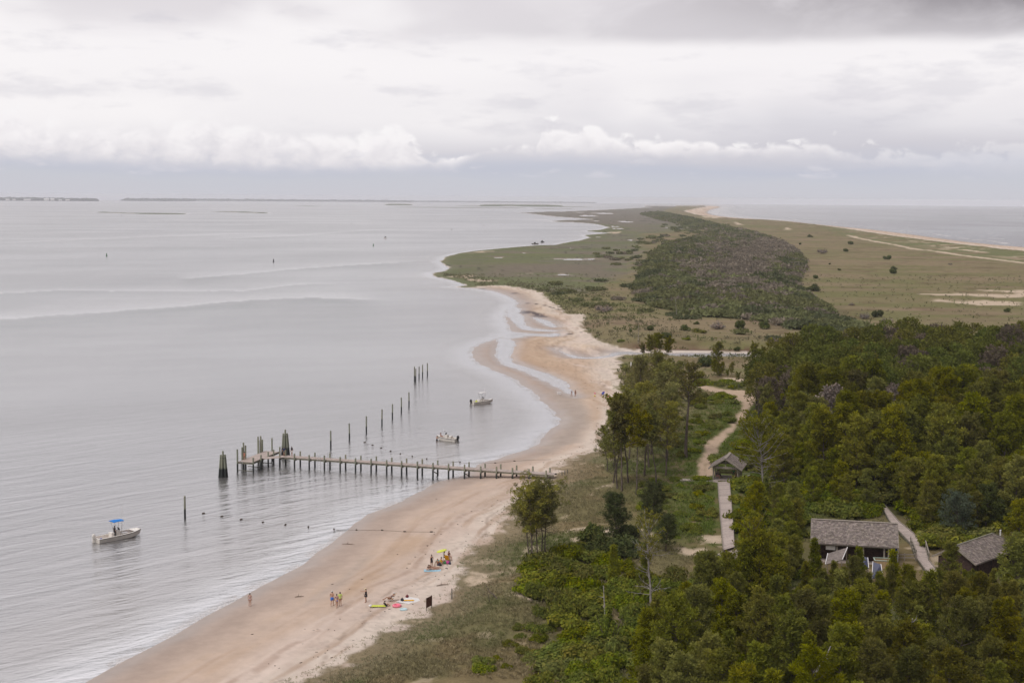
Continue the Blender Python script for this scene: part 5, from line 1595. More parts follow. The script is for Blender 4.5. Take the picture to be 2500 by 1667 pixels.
m_bluecanvas = noisy('blue_canvas', (.012, .20, .62), .7, .10, 3, .05, .2)
m_blue = noisy('blue_fabric', (.03, .09, .42), .8, .15, 5, 0, .2)
m_yellow = noisy('yellow_fabric', (.80, .60, .07), .75, .12, 5, 0, .2)
m_lime = noisy('lime_fabric', (.62, .68, .10), .75, .12, 5, 0, .2)
m_orange = noisy('golden_towel', (.82, .42, .02), .8, .12, 5, 0, .2)
m_pink = noisy('pink_vinyl', (.85, .22, .30), .45, .08, 4, 0, .4)
m_aqua = noisy('pale_blue_vinyl', (.50, .66, .70), .45, .10, 4, 0, .4)
m_teal = noisy('teal_fabric', (.10, .42, .40), .8, .12, 5, 0, .2)
m_towel = noisy('light_blue_towel', (.36, .56, .66), .9, .15, 4, .1, .1)
m_magenta = noisy('magenta_bag', (.60, .08, .30), .8, .12, 4, 0, .2)
m_green = noisy('green_bag', (.06, .20, .08), .8, .12, 4, 0, .2)
m_red = noisy('red_plastic', (.70, .10, .09), .5, .1, 4, 0, .4)
m_signbrown = noisy('rusty_brown_board', (.12, .055, .04), .8, .2, 3, .1, .2)
m_panel = noisy('dark_blue_panel', (.030, .036, .075), .35, .15, 1.2, 0, .5)
m_bluedoor = noisy('blue_door', (.012, .07, .30), .6, .1, 3, 0, .3)
m_rope = noisy('wet_rope', (.20, .17, .14), .9, .2, 6, 0, .1)
m_float = noisy('dark_float', (.09, .07, .055), .7, .3, 5, 0, .2)
m_wood = noisy('driftwood', (.24, .19, .15), .9, .25, 5, .3, .1)
m_skin = noisy('skin', (.46, .27, .19), .55, .06, 5, 0, .3)
m_tan = noisy('tanned_skin', (.36, .19, .12), .55, .06, 5, 0, .3)
m_hair = noisy('dark_hair', (.020, .014, .011), .6, .2, 12, .2, .3)
m_brownhair = noisy('brown_hair', (.11, .055, .03), .6, .2, 12, .2, .3)

def XY(v): return np.array([v[0], v[1]])

# ------------------------------------------------------------------ the pier
def pier():
    ZD = 1.9
    A, B = at(690, 1115.5, ZD), at(1352, 1159.3, ZD)
    a, b = XY(A), XY(B)
    d = unit(b - a); w = np.array([-d[1], d[0]])           # w points away from the camera
    if w[1] < 0: w = -w
    W = 2.0
    e = thing('pier', 'long narrow timber pier on piles running from the beach out to a landing platform', 'pier')
    L = np.linalg.norm(b - a)
    rng = np.random.RandomState(3)
    so = Soup()
    n = int(L / .16)
    for i in range(n):
        c = a + d * (i + .5) * .16 + w * W / 2
        g = .86 + .3 * rng.rand()
        so.box((c[0], c[1], ZD - .025 + .006 * rng.rand()), (.145, W + .05 * rng.rand(), .05), math.atan2(d[1], d[0]), (g, g, g))
    o = so.put('walkway_boards', m_deck, e); o['kind'] = 'stuff'
    for k, off in (('stringer', .06), ('stringer', W - .06)):
        s = Soup(); p, q = a + w * off, b + w * off
        s.beam((p[0], p[1], ZD - .19), (q[0], q[1], ZD - .19), .10, .26)
        s.put(k, m_beam, e)
    # platform
    fl, fr, br = XY(at(584, 1127, ZD)), XY(at(616, 1128.5, ZD)), XY(at(681, 1102, ZD))
    u = unit(br - fr); v = np.array([-u[1], u[0]])
    if v @ (fl - fr) < 0: v = -v
    PW = 2.7; PL = np.linalg.norm(br - fr)
    so = Soup()
    n = int(PL / .16)
    for i in range(n):
        c = fr + u * (i + .5) * .16 + v * PW / 2
        g = .86 + .3 * rng.rand()
        so.box((c[0], c[1], ZD - .02 + .006 * rng.rand()), (.145, PW + .05 * rng.rand(), .05), math.atan2(u[1], u[0]), (g, g, g))
    o = so.put('platform_boards', m_deck, e); o['kind'] = 'stuff'
    for p, q in ((fr, fr + u * PL), (fr + v * PW, fr + v * PW + u * PL), (fr, fr + v * PW), (fr + u * PL, fr + u * PL + v * PW)):
        s = Soup(); s.beam((p[0], p[1], ZD - .22), (q[0], q[1], ZD - .22), .12, .32); s.put('edge_beam', m_beam, e)
    # link from platform to walkway
    P0 = fr + u * (PL * .38); 
    so = Soup(); m0 = a + w * W / 2; m1 = P0 + (m0 - P0) * .0
    LL = np.linalg.norm(m0 - P0); dd_ = unit(m0 - P0)
    for i in range(int(LL / .16) + 1):
        c = P0 + dd_ * (i + .3) * .16
        so.box((c[0], c[1], ZD - .03), (.145, W, .05), math.atan2(dd_[1], dd_[0]), (1, 1, 1))
    o = so.put('link_boards', m_deck, e); o['kind'] = 'stuff'
    # piles: one mesh, copied
    def pile(xy, top, r=.15, lean=(0, 0), parent=e):
        z0 = min(hz(xy[0], xy[1]), 0) - .6
        s = Soup()
        g = max(hz(xy[0], xy[1]), -2.0) - .4
        s.tube([[xy[0], xy[1], g], [xy[0] + lean[0] * .5, xy[1] + lean[1] * .5, (g + top) / 2], [xy[0] + lean[0], xy[1] + lean[1], top]], [r * 1.06, r, r * .94], 9)
        return s.put('pile', m_pile, parent, smooth=False)
    xs = [684, 720, 756, 793, 831.5, 869, 907, 945, 981.5, 1020, 1058, 1096, 1135, 1174.5, 1213, 1252, 1292, 1334]
    for i, x in enumerate(xs):
        y = 1115.5 + (x - 690) / (1352 - 690) * (1159.3 - 1115.5)
        t = (XY(at(x, y, ZD)) - a) @ d
        c = a + d * t
        tp = ZD + .80 + rng.uniform(-.06, .06)
        pile(c - w * .20, tp, .155)
        pile(c + w * (W + .20), tp + .02, .155)
        s = Soup()
        p, q = c - w * .35, c + w * (W + .35)
        s.beam((p[0], p[1], ZD - .42), (q[0], q[1], ZD - .42), .10, .22)
        s.put('cross_beam', m_beam, e)
        if i in (10, 12, 14):
            s = Soup(); s.beam((p[0], p[1], ZD - .6), (q[0] - w[0] * .4, q[1] - w[1] * .4, .35), .06, .16); s.put('cross_brace', m_beam, e)
    for f, tp in ((.0, 2.75), (.28, 2.72), (.55, 2.76), (.76, 2.72), (1.0, 2.8)):
        pile(fr + u * PL * f - v * .18, tp, .15)
    for f, off, tp in ((.0, .18, 4.1), (.22, .18, 4.9), (.25, -.05, 4.35), (.19, .30, 4.1), (.78, .2, 4.3), (.83, .05, 5.0), (.80, .42, 4.9), (.92, .2, 4.15)):
        pile(fr + u * PL * f + v * (PW + off), tp, .16)
    pile(fr + u * (PL + .25) + v * 1.5, 4.3, .15)
    for f in (.0, .35, .7):
        s = Soup(); p = fr + u * PL * f - v * .1; q = p + v * (PW + .2)
        s.beam((p[0], p[1], .32), (q[0], q[1], .32), .08, .14); s.put('low_brace', m_beam, e)
    # ladders
    def ladder(p, q, z0, z1, nr):
        s = Soup()
        for k in (p, q): s.tube([[k[0], k[1], z0], [k[0], k[1], z1]], .035, 5)
        for i in range(nr):
            z = z0 + .25 + i * .32
            s.tube([[p[0], p[1], z], [q[0], q[1], z]], .025, 5)
        s.put('ladder', m_alu, e)
    p = fr + v * (PW - .9) - u * .12; ladder(p, p + v * .5, .05, 2.1, 6)
    for x in (776, 789):
        t = (XY(at(x, 1121.5, ZD)) - a) @ d
        p = a + d * t - w * .12 if x < 780 else a + d * t + w * (W + .12)
        ladder(p, p + d * .5, -.1, 2.9, 4)
    return a, b, d, w, fr, u, v, PL, PW
PA, PB, PD_, PW_, PFR, PU, PV, PPL, PPW = pier()

def dolphin(px, py, zs, zc, label):
    g = at(px, py, 0)
    e = thing('dolphin_piles', label, 'mooring piles', (g.x, g.y, 0))
    for i in range(7):
        s = Soup()
        if i == 0:
            s.tube([[0, 0, -2], [0, 0, zc]], [.18, .16], 9)
        else:
            a = i * PI / 3 + .3
            s.tube([[.82 * math.cos(a), .82 * math.sin(a), -1.6], [.36 * math.cos(a), .36 * math.sin(a), zs - .12 * (i % 3)]], [.18, .16], 9)
        s.put('pile', m_pile, e)
    s = Soup(); s.tube([[.50 * math.cos(t), .50 * math.sin(t), zs - .55] for t in np.linspace(0, 2 * PI, 13)], .04, 5); s.put('cable_wrap', m_dark, e)
dolphin(545, 1164, 3.95, 4.6, 'tall cluster of leaning piles standing in the water left of the pier platform')
dolphin(697, 1112, 4.3, 5.0, 'tall cluster of leaning piles behind the right end of the pier platform')

mp_ = Soup(); mp_.tube([[0, 0, -2.5], [.02, 0, 1.5], [.0, .02, 1.0 + 2.4]], [.17, .155, .145], 9)
post0 = thing('mooring_post', 'x', 'post')
mp_.put('pile', m_pile, post0)
row = [(807.4, 1095, 1051), (853, 1076, 1033), (894.6, 1059, 1015.5), (932.7, 1040, 998.8), (958, 1024, 986), (979.8, 1009, 970), (998.5, 994, 957),
       (1012, 931, 894.6), (1015, 932, 900), (1023, 925.5, 894.6), (1031.5, 922, 890.5), (1043.5, 919, 886), (452, 1266, 1210)]
names = ['nearest', 'second nearest', 'third nearest', 'fourth nearest', 'fifth nearest', 'sixth nearest', 'farthest']
for i, (x, yb, yt) in enumerate(row):
    g = at(x, yb, 0)
    top = CAM_H * (1 - (yt - 477.5) / (yb - 477.5))
    if i < 7: lb = names[i] + ' mooring post of the slanting row of seven behind the pier'
    elif i < 12: lb = ['leftmost post of the far cluster of five in the water, thin and taller', 'thicker post touching the leftmost one of the far cluster', 'third post from the left in the far cluster of five', 'fourth post from the left in the far cluster of five', 'rightmost post of the far cluster of five'][i - 7]
    else: lb = 'lone post in the water between the blue topped boat and the pier'
    place(post0, (g.x, g.y, 0), i * 1.3, 1.0, lb, sz=(top + .05) / 3.4)
    if i < 7: pass

# float lines
def float_line(pp, label, label_f, group, tail):
    P = []
    for (x, y) in pp:
        g = at(x, y, 0)
        z = max(hz(g.x, g.y), 0)
        if z > .05: g = ground(x, y); z = g.z
        P.append([g.x, g.y, z + .04])
    s = Soup(); T = list(P)
    for (x, y) in tail:
        g = ground(x, y); T.append([g.x, g.y, g.z + .05])
    T = [[a, b, c if c > .08 else -.03] for a, b, c in T]
    Q = []
    for i in range(len(T) - 1):
        for k in range(4):
            t = k / 4; Q.append([T[i][j] * (1 - t) + T[i + 1][j] * t for j in range(2)] + [T[i][2] * (1 - t) + T[i + 1][2] * t + .01])
    Q.append(T[-1])
    s.tube(Q, .022, 4, cap=False)
    tag(s.put('float_rope', m_rope), label, 'rope')
    pr = None
    for i, p in enumerate(P):
        if pr is None:
            s = Soup(); s.ell((0, 0, .02), (.26, .14, .12), 9); pr = s.put('float', m_float); o = pr
        else:
            o = pr.copy(); COL.objects.link(o)
        o.location = p; o.rotation_euler = (0, 0, .3 * i)
        tag(o, label_f, 'float', group)
float_line([(496.8, 1253), (541.7, 1260.7), (589, 1268), (642, 1275), (697, 1281), (753, 1286), (815.5, 1292), (870.5, 1293.8), (933, 1294.6), (988, 1298), (1053, 1298.8)],
           'rope of the swimming area in front of the pier, coming ashore on the beach', 'small dark float on the rope in front of the pier', 'floats on the rope in front of the pier', [(1062, 1299)])
float_line([(890.5, 1080), (909.5, 1087), (930.6, 1093.7), (953.6, 1101), (977.4, 1108), (1006.5, 1114), (1041.7, 1120), (1123, 1129), (1209, 1130.4), (1256, 1125.7)],
           'rope of the swimming area behind the pier, coming ashore on the beach', 'small dark float on the rope behind the pier', 'floats on the rope behind the pier', [(1300, 1123), (1345, 1122)])

# ------------------------------------------------------------------ boats
def boat(name, label, stern, bow, L, beam, white_motor, top, blunt, console=True, tmat=None, hgt=.62):
    S, Bw = at(*stern), at(*bow)
    hd = math.atan2(Bw.y - S.y, Bw.x - S.x)
    cx, cy = S.x + math.cos(hd) * L / 2, S.y + math.sin(hd) * L / 2
    e = thing(name, label, 'motorboat', (cx, cy, 0), hd)
    n = 13
    xs = np.linspace(-L / 2, L / 2, n)
    f = np.linspace(0, 1, n)
    if blunt: hb = beam / 2 * np.where(f < .7, 1, 1 - .62 * ((f - .7) / .3) ** 2.2)
    else: hb = beam / 2 * np.where(f < .45, .94 + .06 * f / .45, 1 - .97 * ((f - .45) / .55) ** 2.1)
    zg = hgt + .30 * f ** 2.5
    zc = .02 + .30 * np.maximum(0, (f - .6) / .4) ** 2
    zk = -.22 + (.62 if not blunt else .55) * np.maximum(0, (f - .72) / .28) ** 2.2
    xo = np.where(f > .99, .12, 0)
    s = Soup(); V = []
    for i in range(n):
        V += [(xs[i] + xo[i], -hb[i], zg[i]), (xs[i], -hb[i] * .90, zc[i]), (xs[i], 0, zk[i]), (xs[i], hb[i] * .90, zc[i]), (xs[i] + xo[i], hb[i], zg[i])]
    F = []
    for i in range(n - 1):
        for j in range(4): F.append((i * 5 + j, i * 5 + j + 1, (i + 1) * 5 + j + 1, (i + 1) * 5 + j))
    s.add(V, F)
    s.add(V[:5], [(0, 1, 2), (0, 2, 4), (2, 3, 4)])
    s.add(V[-5:], [(0, 2, 1), (0, 4, 2), (2, 4, 3)])
    s.put('hull', m_hull, e)
    s = Soup()                                             # gunwale with width
    for sg in (-1, 1):
        Vg = []
        for i in range(n):
            h_, gi = hb[i], .14
            Vg += [(xs[i] + xo[i], sg * (h_ + .03), zg[i] - .03), (xs[i] + xo[i], sg * (h_ + .03), zg[i] + .03), (xs[i] - xo[i], sg * max(h_ - gi, 0), zg[i] + .035), (xs[i] - xo[i], sg * max(h_ - gi, 0), .2)]
        Fg = []
        for i in range(n - 1):
            for j in range(3): Fg.append((i * 4 + j, i * 4 + j + 1, (i + 1) * 4 + j + 1, (i + 1) * 4 + j))
        s.add(Vg, Fg)
    s.box((-L / 2 + .08, 0, zg[0] - .12), (.18, beam * .92, .28))
    i0 = n - 4                                             # fore deck
    for i in range(i0 + 1, n - 1):
        s.add([(xs[i], -hb[i], zg[i] + .02), (xs[i + 1], -hb[i + 1], zg[i + 1] + .02), (xs[i + 1], hb[i + 1], zg[i + 1] + .02), (xs[i], hb[i], zg[i] + .02)], [(0, 1, 2, 3)])
    s.put('gunwale', m_gel, e)
    s = Soup(); Vd = []
    for i in range(n): Vd += [(xs[i], -hb[i] * .92, .20), (xs[i], hb[i] * .92, .20)]
    s.add(Vd, [(2 * i, 2 * i + 2, 2 * i + 3, 2 * i + 1) for i in range(n - 1)])
    s.put('inner_deck', m_deckin, e)
    s = Soup()
    for sg in (-1, 1):
        s.tube([(xs[i] + xo[i], sg * (hb[i] + .035), zg[i] - .05) for i in range(n)], .03, 5)
    s.put('rub_rail', m_black if not white_motor else m_land_post, e)
    # outboard motor
    mm = m_gel if white_motor else m_black
    s = Soup()
    xm = -L / 2 - .30
    s.ell((xm, 0, .98), (.30, .20, .34), 10); s.box((xm, 0, .80), (.44, .34, .30))
    o = s.put('outboard_motor', mm, e, smooth=False)
    s = Soup(); s.box((xm - .02, 0, .40), (.20, .14, .60)); s.box((xm + .14, 0, .50), (.22, .26, .30)); s.box((xm - .10, 0, .06), (.46, .10, .06)); s.ell((xm - .1, 0, -.12), (.26, .07, .07), 8)
    s.put('motor_leg', mm, o)
    s = Soup()
    for k in range(3):
        a = k * 2.09
        s.box((xm - .36, .10 * math.cos(a), -.12 + .10 * math.sin(a)), (.03, .12, .16))
    s.put('propeller', m_alu, o)
    if console:
        s = Soup(); s.box((.0, 0, .68), (.55, .70, .95)); s.box((.12, 0, 1.2), (.30, .60, .14)); s.put('console', m_gel, e)
        s = Soup(); s.add([(.28, -.32, 1.2), (.28, .32, 1.2), (.12, .30, 1.62), (.12, -.30, 1.62)], [(0, 1, 2, 3)]); s.add([(.29, -.32, 1.2), (.29, .32, 1.2), (.13, .30, 1.62), (.13, -.30, 1.62)], [(3, 2, 1, 0)]); s.put('windscreen', m_black, e)
        s = Soup(); s.tube([(-.30 + .0 * t, .18 * math.cos(t), 1.12 + .18 * math.sin(t)) for t in np.linspace(0, 2 * PI, 13)], .018, 4); s.put('steering_wheel', m_black, e)
        s = Soup(); s.box((-.95, 0, .58), (.42, .85, .75)); s.box((-.95, 0, 1.0), (.46, .9, .12)); s.put('leaning_seat', m_gel, e)
    if top:
        zt = top
        s = Soup()
        tl, tw = 1.9 if blunt else 2.0, 1.25
        nx = 6
        Vt = []
        for i in range(nx):
            for j in range(5):
                xx = -.15 + tl * (i / (nx - 1) - .5) * (1 - .06 * abs(j - 2)); yy = tw * (j / 4 - .5) * 1.2
                zz_ = zt - .10 * ((j - 2) / 2) ** 2 - .05 * ((i / (nx - 1) - .5) * 2) ** 2
                Vt.append((xx, yy, zz_))
        Ft = [(i * 5 + j, i * 5 + j + 1, (i + 1) * 5 + j + 1, (i + 1) * 5 + j) for i in range(nx - 1) for j in range(4)]
        s.add(Vt, Ft); s.add([(x, y, z - .05) for x, y, z in Vt], Ft)
        c = s.put('canopy', tmat, e, smooth=True)
        for sx in (-1, 1):
            for sy in (-1, 1):
                s = Soup(); s.tube([(.05 + sx * .33, sy * .40, .2), (.0 + sx * .42, sy * .44, 1.2), (-.12 + sx * .62, sy * .50, zt - .14)], .028, 5); s.put('canopy_post', m_alu if tmat is m_bluecanvas else m_land_post, e)
    return e, hd, (cx, cy)
b1, h1, c1 = boat('motorboat', 'white open skiff with blue canopy and white outboard, anchored at the lower left', (234, 1324), (324, 1307), 6.9, 2.15, True, 2.75, True, tmat=m_bluecanvas)
b2, h2, c2 = boat('motorboat', 'small open motorboat with black outboard and no canopy, anchored behind the pier', (1115, 1078), (1073, 1073.5), 4.7, 1.8, False, 0, False, console=True)
b3, h3, c3 = boat('motorboat', 'white centre console boat with white hard top and black outboard, nearest the sandbar', (1152, 987.5), (1190, 984), 5.9, 2.1, False, 2.75, False, tmat=m_white)
def in_boat(c, hd, x, y, z):
    return (c[0] + x * math.cos(hd) - y * math.sin(hd), c[1] + x * math.sin(hd) + y * math.cos(hd), z)
for (bb, c, hd, items) in ((b1, c1, h1, [('antenna', 'tube', (.45, -.55, .9), 4.6, m_white), ('cooler', 'box', (1.2, .1, .42), (.75, .5, .42), m_white), ('anchor_locker', 'box', (2.55, 0, .45), (.55, .9, .5), m_gel)]),
                           (b3, c3, h3, [('antenna', 'tube', (.4, -.4, .9), 3.9, m_white), ('cooler', 'box', (1.4, 0, .42), (.7, .45, .42), m_white)])):
    for nm, kd, p, sz, mt in items:
        s = Soup()
        if kd == 'tube': s.tube([p, (p[0], p[1], sz)], .022, 4); s.put(nm, mt, bb)
for x, y, z, sz, mt, nm, lb in [(1.25, .15, .40, (.75, .5, .42), m_white, 'cooler', 'white cooler standing in the middle of the blue topped skiff'), (2.15, .25, .32, (.6, .45, .24), m_blue, 'bag', 'blue bag lying in the bow of the blue topped skiff'),
                                (2.35, -.05, .36, (.4, .3, .28), m_magenta, 'bag', 'pink bag lying beside the blue one in the bow of the skiff'), (1.75, -.1, .38, (.34, .3, .36), m_orange, 'bag', 'orange life jacket in front of the white cooler in the skiff'),
                                (-2.5, .2, .32, (.5, .4, .24), m_blue, 'bag', 'dark blue bag at the stern of the blue topped skiff')]:
    s = Soup(); s.ell((0, 0, 0), (sz[0] / 2, sz[1] / 2, sz[2] / 2), 8) if nm == 'bag' else s.box((0, 0, 0), sz)
    if nm == 'cooler': s.box((0, 0, sz[2] / 2 + .03), (sz[0] + .04, sz[1] + .04, .06))
    o = s.put(nm, mt); o.location = in_boat(c1, h1, x, y, z); o.rotation_euler = (0, 0, h1); tag(o, lb, 'cooler' if nm == 'cooler' else 'bag')
for x, y, z, sz, mt, nm, lb in [(-1.5, .3, .55, (.5, .5, .7), m_lime, 'bag', 'yellow bag beside the seat of the white topped boat')]:
    s = Soup(); s.ell((0, 0, 0), (sz[0] / 2, sz[1] / 2, sz[2] / 2), 8); o = s.put(nm, mt); o.location = in_boat(c3, h3, x, y, z); tag(o, lb, 'bag')
for k, (x, y, lb) in enumerate([(-.9, .2, 'dark bag behind the console of the small boat with people'), (.5, -.35, 'dark bag on the deck of the small boat with people')]):
    s = Soup(); s.ell((0, 0, 0), (.22, .18, .16), 8); o = s.put('bag', m_dark); o.location = in_boat(c2, h2, x, y, .36); tag(o, lb, 'bag')
# boats and marks far out: small in the picture but real in size
for x, y, lb, L in [(941, 581, 'tiny motorboat under way far out in the middle of the sound', 6.5), (1306.5, 595.5, 'tiny boat off the marsh point, left of two', 7.5), (1323.5, 591, 'tiny boat off the marsh point, right of two', 8.5), (1185.5, 519.5, 'tiny boat far away near the marsh spit', 10)]:
    g = at(x, y, 0)
    e = thing('distant_boat', lb, 'motorboat', (g.x, g.y, g.z), .3 + x)
    s = Soup()
    V = [(-L / 2, -1.1, .9), (-L / 2, 1.1, .9), (-L / 2, .9, -.2), (-L / 2, -.9, -.2), (L * .2, -1.1, 1.0), (L * .2, 1.1, 1.0), (L * .2, .8, -.2), (L * .2, -.8, -.2), (L / 2, 0, 1.3), (L * .42, 0, -.1)]
    s.add(V, [(0, 1, 2, 3), (0, 4, 5, 1), (1, 5, 6, 2), (0, 3, 7, 4)]); s.add(V, [(4, 8, 5), (4, 7, 9), (4, 9, 8), (5, 8, 9), (5, 9, 6)])
    s.put('hull', m_gel if x < 1300 else m_land_post, e)
    s = Soup(); s.box((-.3, 0, 1.5), (1.6, 1.3, 1.2)); s.put('cabin', m_dark, e)
    s = Soup(); s.box((-.3, 0, 2.9), (2.4, 1.8, .10)); [s.tube([(-.3 + a, b, 1.4), (-.3 + a, b, 2.9)], .05, 4) for a in (-.9, .9) for b in (-.7, .7)]; s.put('canopy', m_white, e)
for i, (x, y, col) in enumerate([(260.5, 625.5, m_green), (668, 639.5, m_dark), (911.5, 600, m_green), (820, 509, m_dark), (296, 527, m_dark), (858, 546, m_land_post), (1103, 560.5, m_land_post), (1181, 550, m_land_post), (1012, 505, m_dark), (1088, 505.5, m_dark)]):
    g = at(x, y, 0)
    e = thing('channel_marker', ['green channel buoy on the left side of the sound', 'dark conical buoy in the middle of the sound', 'small green buoy below the tiny motorboat', 'dark buoy near the horizon left of the centre', 'buoy just below the grassy islets on the left',
              'faint post in the water beyond the tiny motorboat', 'faint post in the sound left of the marsh spit', 'second faint post left of the marsh spit', 'dark marker on the far shoal, left one', 'dark marker on the far shoal, right one'][i], 'buoy', (g.x, g.y, g.z))
    k = max(1.0, g.y / 1100)
    s = Soup(); s.ell((0, 0, .1), (.7, .7, .35), 10); s.put('base', col, e)
    s = Soup(); s.tube([(0, 0, .2), (0, 0, 2.0), (0, 0, 2.4)], [.42, .32, .05], 8); s.put('body', col, e)

# far shore
def far_shore():
    rng = np.random.RandomState(9)
    m_far = noisy('far_woods', (.050, .060, .040), .9, .2, .01, 0, .1)
    def strip(x0, x1, dist, Hf, lb, dens):
        e_ = Soup()
        a0, a1 = (x0 - 1250) / FPX, (x1 - 1250) / FPX
        n = int((x1 - x0) * dens)
        for i in range(n):
            a = a0 + (a1 - a0) * (i + .5) / n
            X, Y = dist * a, dist * (1 + .01 * rng.rand())
            z = float(sag(X, Y)); f = (i + .5) / n
            Hh = Hf(f) * (.82 + .30 * rng.rand())
            wd = dist * (a1 - a0) / n
            e_.ell((X, Y, z + Hh * .3), (wd * 1.1, 160, Hh * .7), 6, noise=.15, rng=rng)
        o = e_.put('far_woods', m_far); tag(o, kind='stuff', label=lb, cat='woods')
    strip(-260, 232, 14500, lambda f: 34 - 16 * max(0, f - .45), 'dark line of woods on the far shore at the left edge', .22)
    strip(295, 470, 17500, lambda f: 30 * min(1, .4 + f * 8) , 'blue grey woods on the far shore, second stretch', .2)
    strip(470, 1000, 20500, lambda f: 33 - 8 * f, 'long low wooded shore along the horizon of the sound', .12)
    strip(1000, 1450, 23500, lambda f: 24 - 6 * f, 'faint far shore behind the marsh islands', .10)
    for i, (x, wd, hh, mt) in enumerate([(22, 60, 16, m_white), (38, 50, 14, m_white), (70, 110, 16, m_white), (117, 80, 24, m_white), (131, 60, 26, m_white), (150, 50, 14, m_white), (168, 60, 14, m_white)]):
        d = 14200
        X, Y = d * (x - 1250) / FPX, d
        z = float(sag(X, Y))
        e = thing('far_house', ['far white house at the left edge of the wooded shore', 'far white house beside the leftmost one', 'pair of far white houses left of the middle of the wooded shore', 'long far white house in the middle of the wooded shore',
                  'brightest far white house on the wooded shore', 'small far white house right of the brightest', 'last far white house at the right of the wooded shore'][i], 'house', (X, Y, z))
        s = Soup(); s.box((0, 0, hh * .3), (wd * .6, 14, hh * .6)); s.put('wall', mt, e)
        s = Soup(); w2 = wd * .33; s.add([(-w2, -8, hh * .6), (w2, -8, hh * .6), (w2, 8, hh * .6), (-w2, 8, hh * .6), (-w2, 0, hh * .95), (w2, 0, hh * .95)], [(0, 1, 5, 4), (2, 3, 4, 5)]); s.add([(-w2, -8, hh * .6), (-w2, 8, hh * .6), (-w2, 0, hh * .95), (w2, -8, hh * .6), (w2, 8, hh * .6), (w2, 0, hh * .95)], [(0, 2, 1), (3, 4, 5)])
        s.put('roof', m_white, e)
far_shore()

# ------------------------------------------------------------------ walks, shelters, buildings
def walk(name, label, pairs, lift, step=.19, edge=True, group=None, cat='boardwalk'):
    """boards across, between a left and a right edge given as pixel pairs"""
    P = [(XY(ground(*l)), XY(ground(*r))) for l, r in pairs]
    zs = [max(hz(*l), hz(*r), hz(*((l + r) / 2))) + lift for l, r in P]
    z = np.mean(zs)
    zs = [.35 * q + .65 * z for q in zs]
    P = [(XY(at(*l, h)), XY(at(*r, h))) for (l, r), h in zip(pairs, zs)]
    e = thing(name, label, cat)
    so = Soup(); rng = np.random.RandomState(len(pairs) * 7 + int(pairs[0][0][0]))
    for k in range(len(P) - 1):
        (l0, r0), (l1, r1) = P[k], P[k + 1]
        L = np.linalg.norm((l1 + r1) / 2 - (l0 + r0) / 2)
        n = max(1, int(L / step))
        for i in range(n):
            t = (i + .5) / n
            l = l0 + (l1 - l0) * t; r = r0 + (r1 - r0) * t
            zz = zs[k] + (zs[k + 1] - zs[k]) * t
            c = (l + r) / 2; g = .82 + .36 * rng.rand()
            so.box((c[0], c[1], zz - .02 + .012 * rng.rand()), (np.linalg.norm(r - l), step * .86, .045), math.atan2(r[1] - l[1], r[0] - l[0]), (g, g, g))
    o = so.put('deck_boards', m_deck, e); o['kind'] = 'stuff'
    for side in (0, 1):
        for k in range(len(P) - 1):
            a, b = P[k][side], P[k + 1][side]
            s = Soup(); s.beam((a[0], a[1], zs[k] - .12), (b[0], b[1], zs[k + 1] - .12), .08, .24); s.put('side_beam', m_beam, e)
            if edge:
                s = Soup(); s.beam((a[0], a[1], zs[k] + .09), (b[0], b[1], zs[k + 1] + .09), .09, .09); s.put('edge_rail', m_postpale, e)
            L = np.linalg.norm(b - a)
            for i in range(int(L / 2.4) + 1):
                c = a + (b - a) * min(1, i * 2.4 / L)
                zz = zs[k] + (zs[k + 1] - zs[k]) * min(1, i * 2.4 / L)
                s = Soup(); s.box((c[0], c[1], zz - .55), (.12, .12, .9)); s.put('post', m_beam, e)
    return e, P, zs
W1, W1P, W1z = walk('boardwalk', 'wide pale boardwalk running from the shelter straight towards the viewer', [((1752.5, 1176), (1781, 1174.5)), ((1755, 1215), (1784, 1213)), ((1759, 1262), (1788, 1259)), ((1766, 1342), (1793, 1334))], .62)
W2, W2P, W2z = walk('boardwalk', 'narrow low walk crossing in front of the shelter towards the beach', [((1661, 1172), (1661.5, 1167.5)), ((1700, 1174), (1700, 1169)), ((1752, 1177), (1752, 1171))], .22, edge=False)
W3, W3P, W3z = walk('boardwalk', 'long boardwalk with hand rails slanting down between the long building and the hipped roof', [((2150, 1231), (2158, 1231)), ((2172, 1272), (2193.5, 1272)), ((2222.9, 1326), (2255, 1322)), ((2236, 1360), (2267.6, 1368)), ((2268, 1402), (2284, 1388))], .35)
W4, W4P, W4z = walk('boardwalk', 'short level walk leading to the hipped roof behind the lone pine', [((2268, 1400), (2284, 1386)), ((2300, 1408), (2303, 1396)), ((2345, 1412), (2345, 1402))], .35)
W5, W5P, W5z = walk('boardwalk', 'piece of boardwalk glimpsed between trunks in the forest', [((1926, 1062), (1931, 1070)), ((1944, 1046), (1950, 1054)), ((1966, 1034), (1971, 1038)), ((1958, 1016), (1964, 1016))], .5, edge=False)
W6, W6P, W6z = walk('boardwalk', 'landing of grey boards below the end of the wide boardwalk', [((1752, 1352), (1766, 1342)), ((1775, 1362), (1793, 1336)), ((1795, 1368), (1805, 1350))], .25, edge=False)
def railing(parent, a, b, za, zb, n=5):
    for i in range(n):
        t = i / (n - 1); c = a + (b - a) * t; z = za + (zb - za) * t
        s = Soup(); s.box((c[0], c[1], z + .45), (.11, .11, 1.1)); s.put('rail_post', m_beam, parent)
    for hgt in (.45, .98):
        s = Soup(); s.beam((a[0], a[1], za + hgt), (b[0], b[1], zb + hgt), .06 if hgt < .9 else .14, .14 if hgt < .9 else .05); s.put('rail', m_postpale if hgt > .9 else m_beam, parent)
for side in (0, 1):
    a, b = W3P[2][side], W3P[3][side]
    railing(W3, a, b, W3z[2], W3z[3], 5)

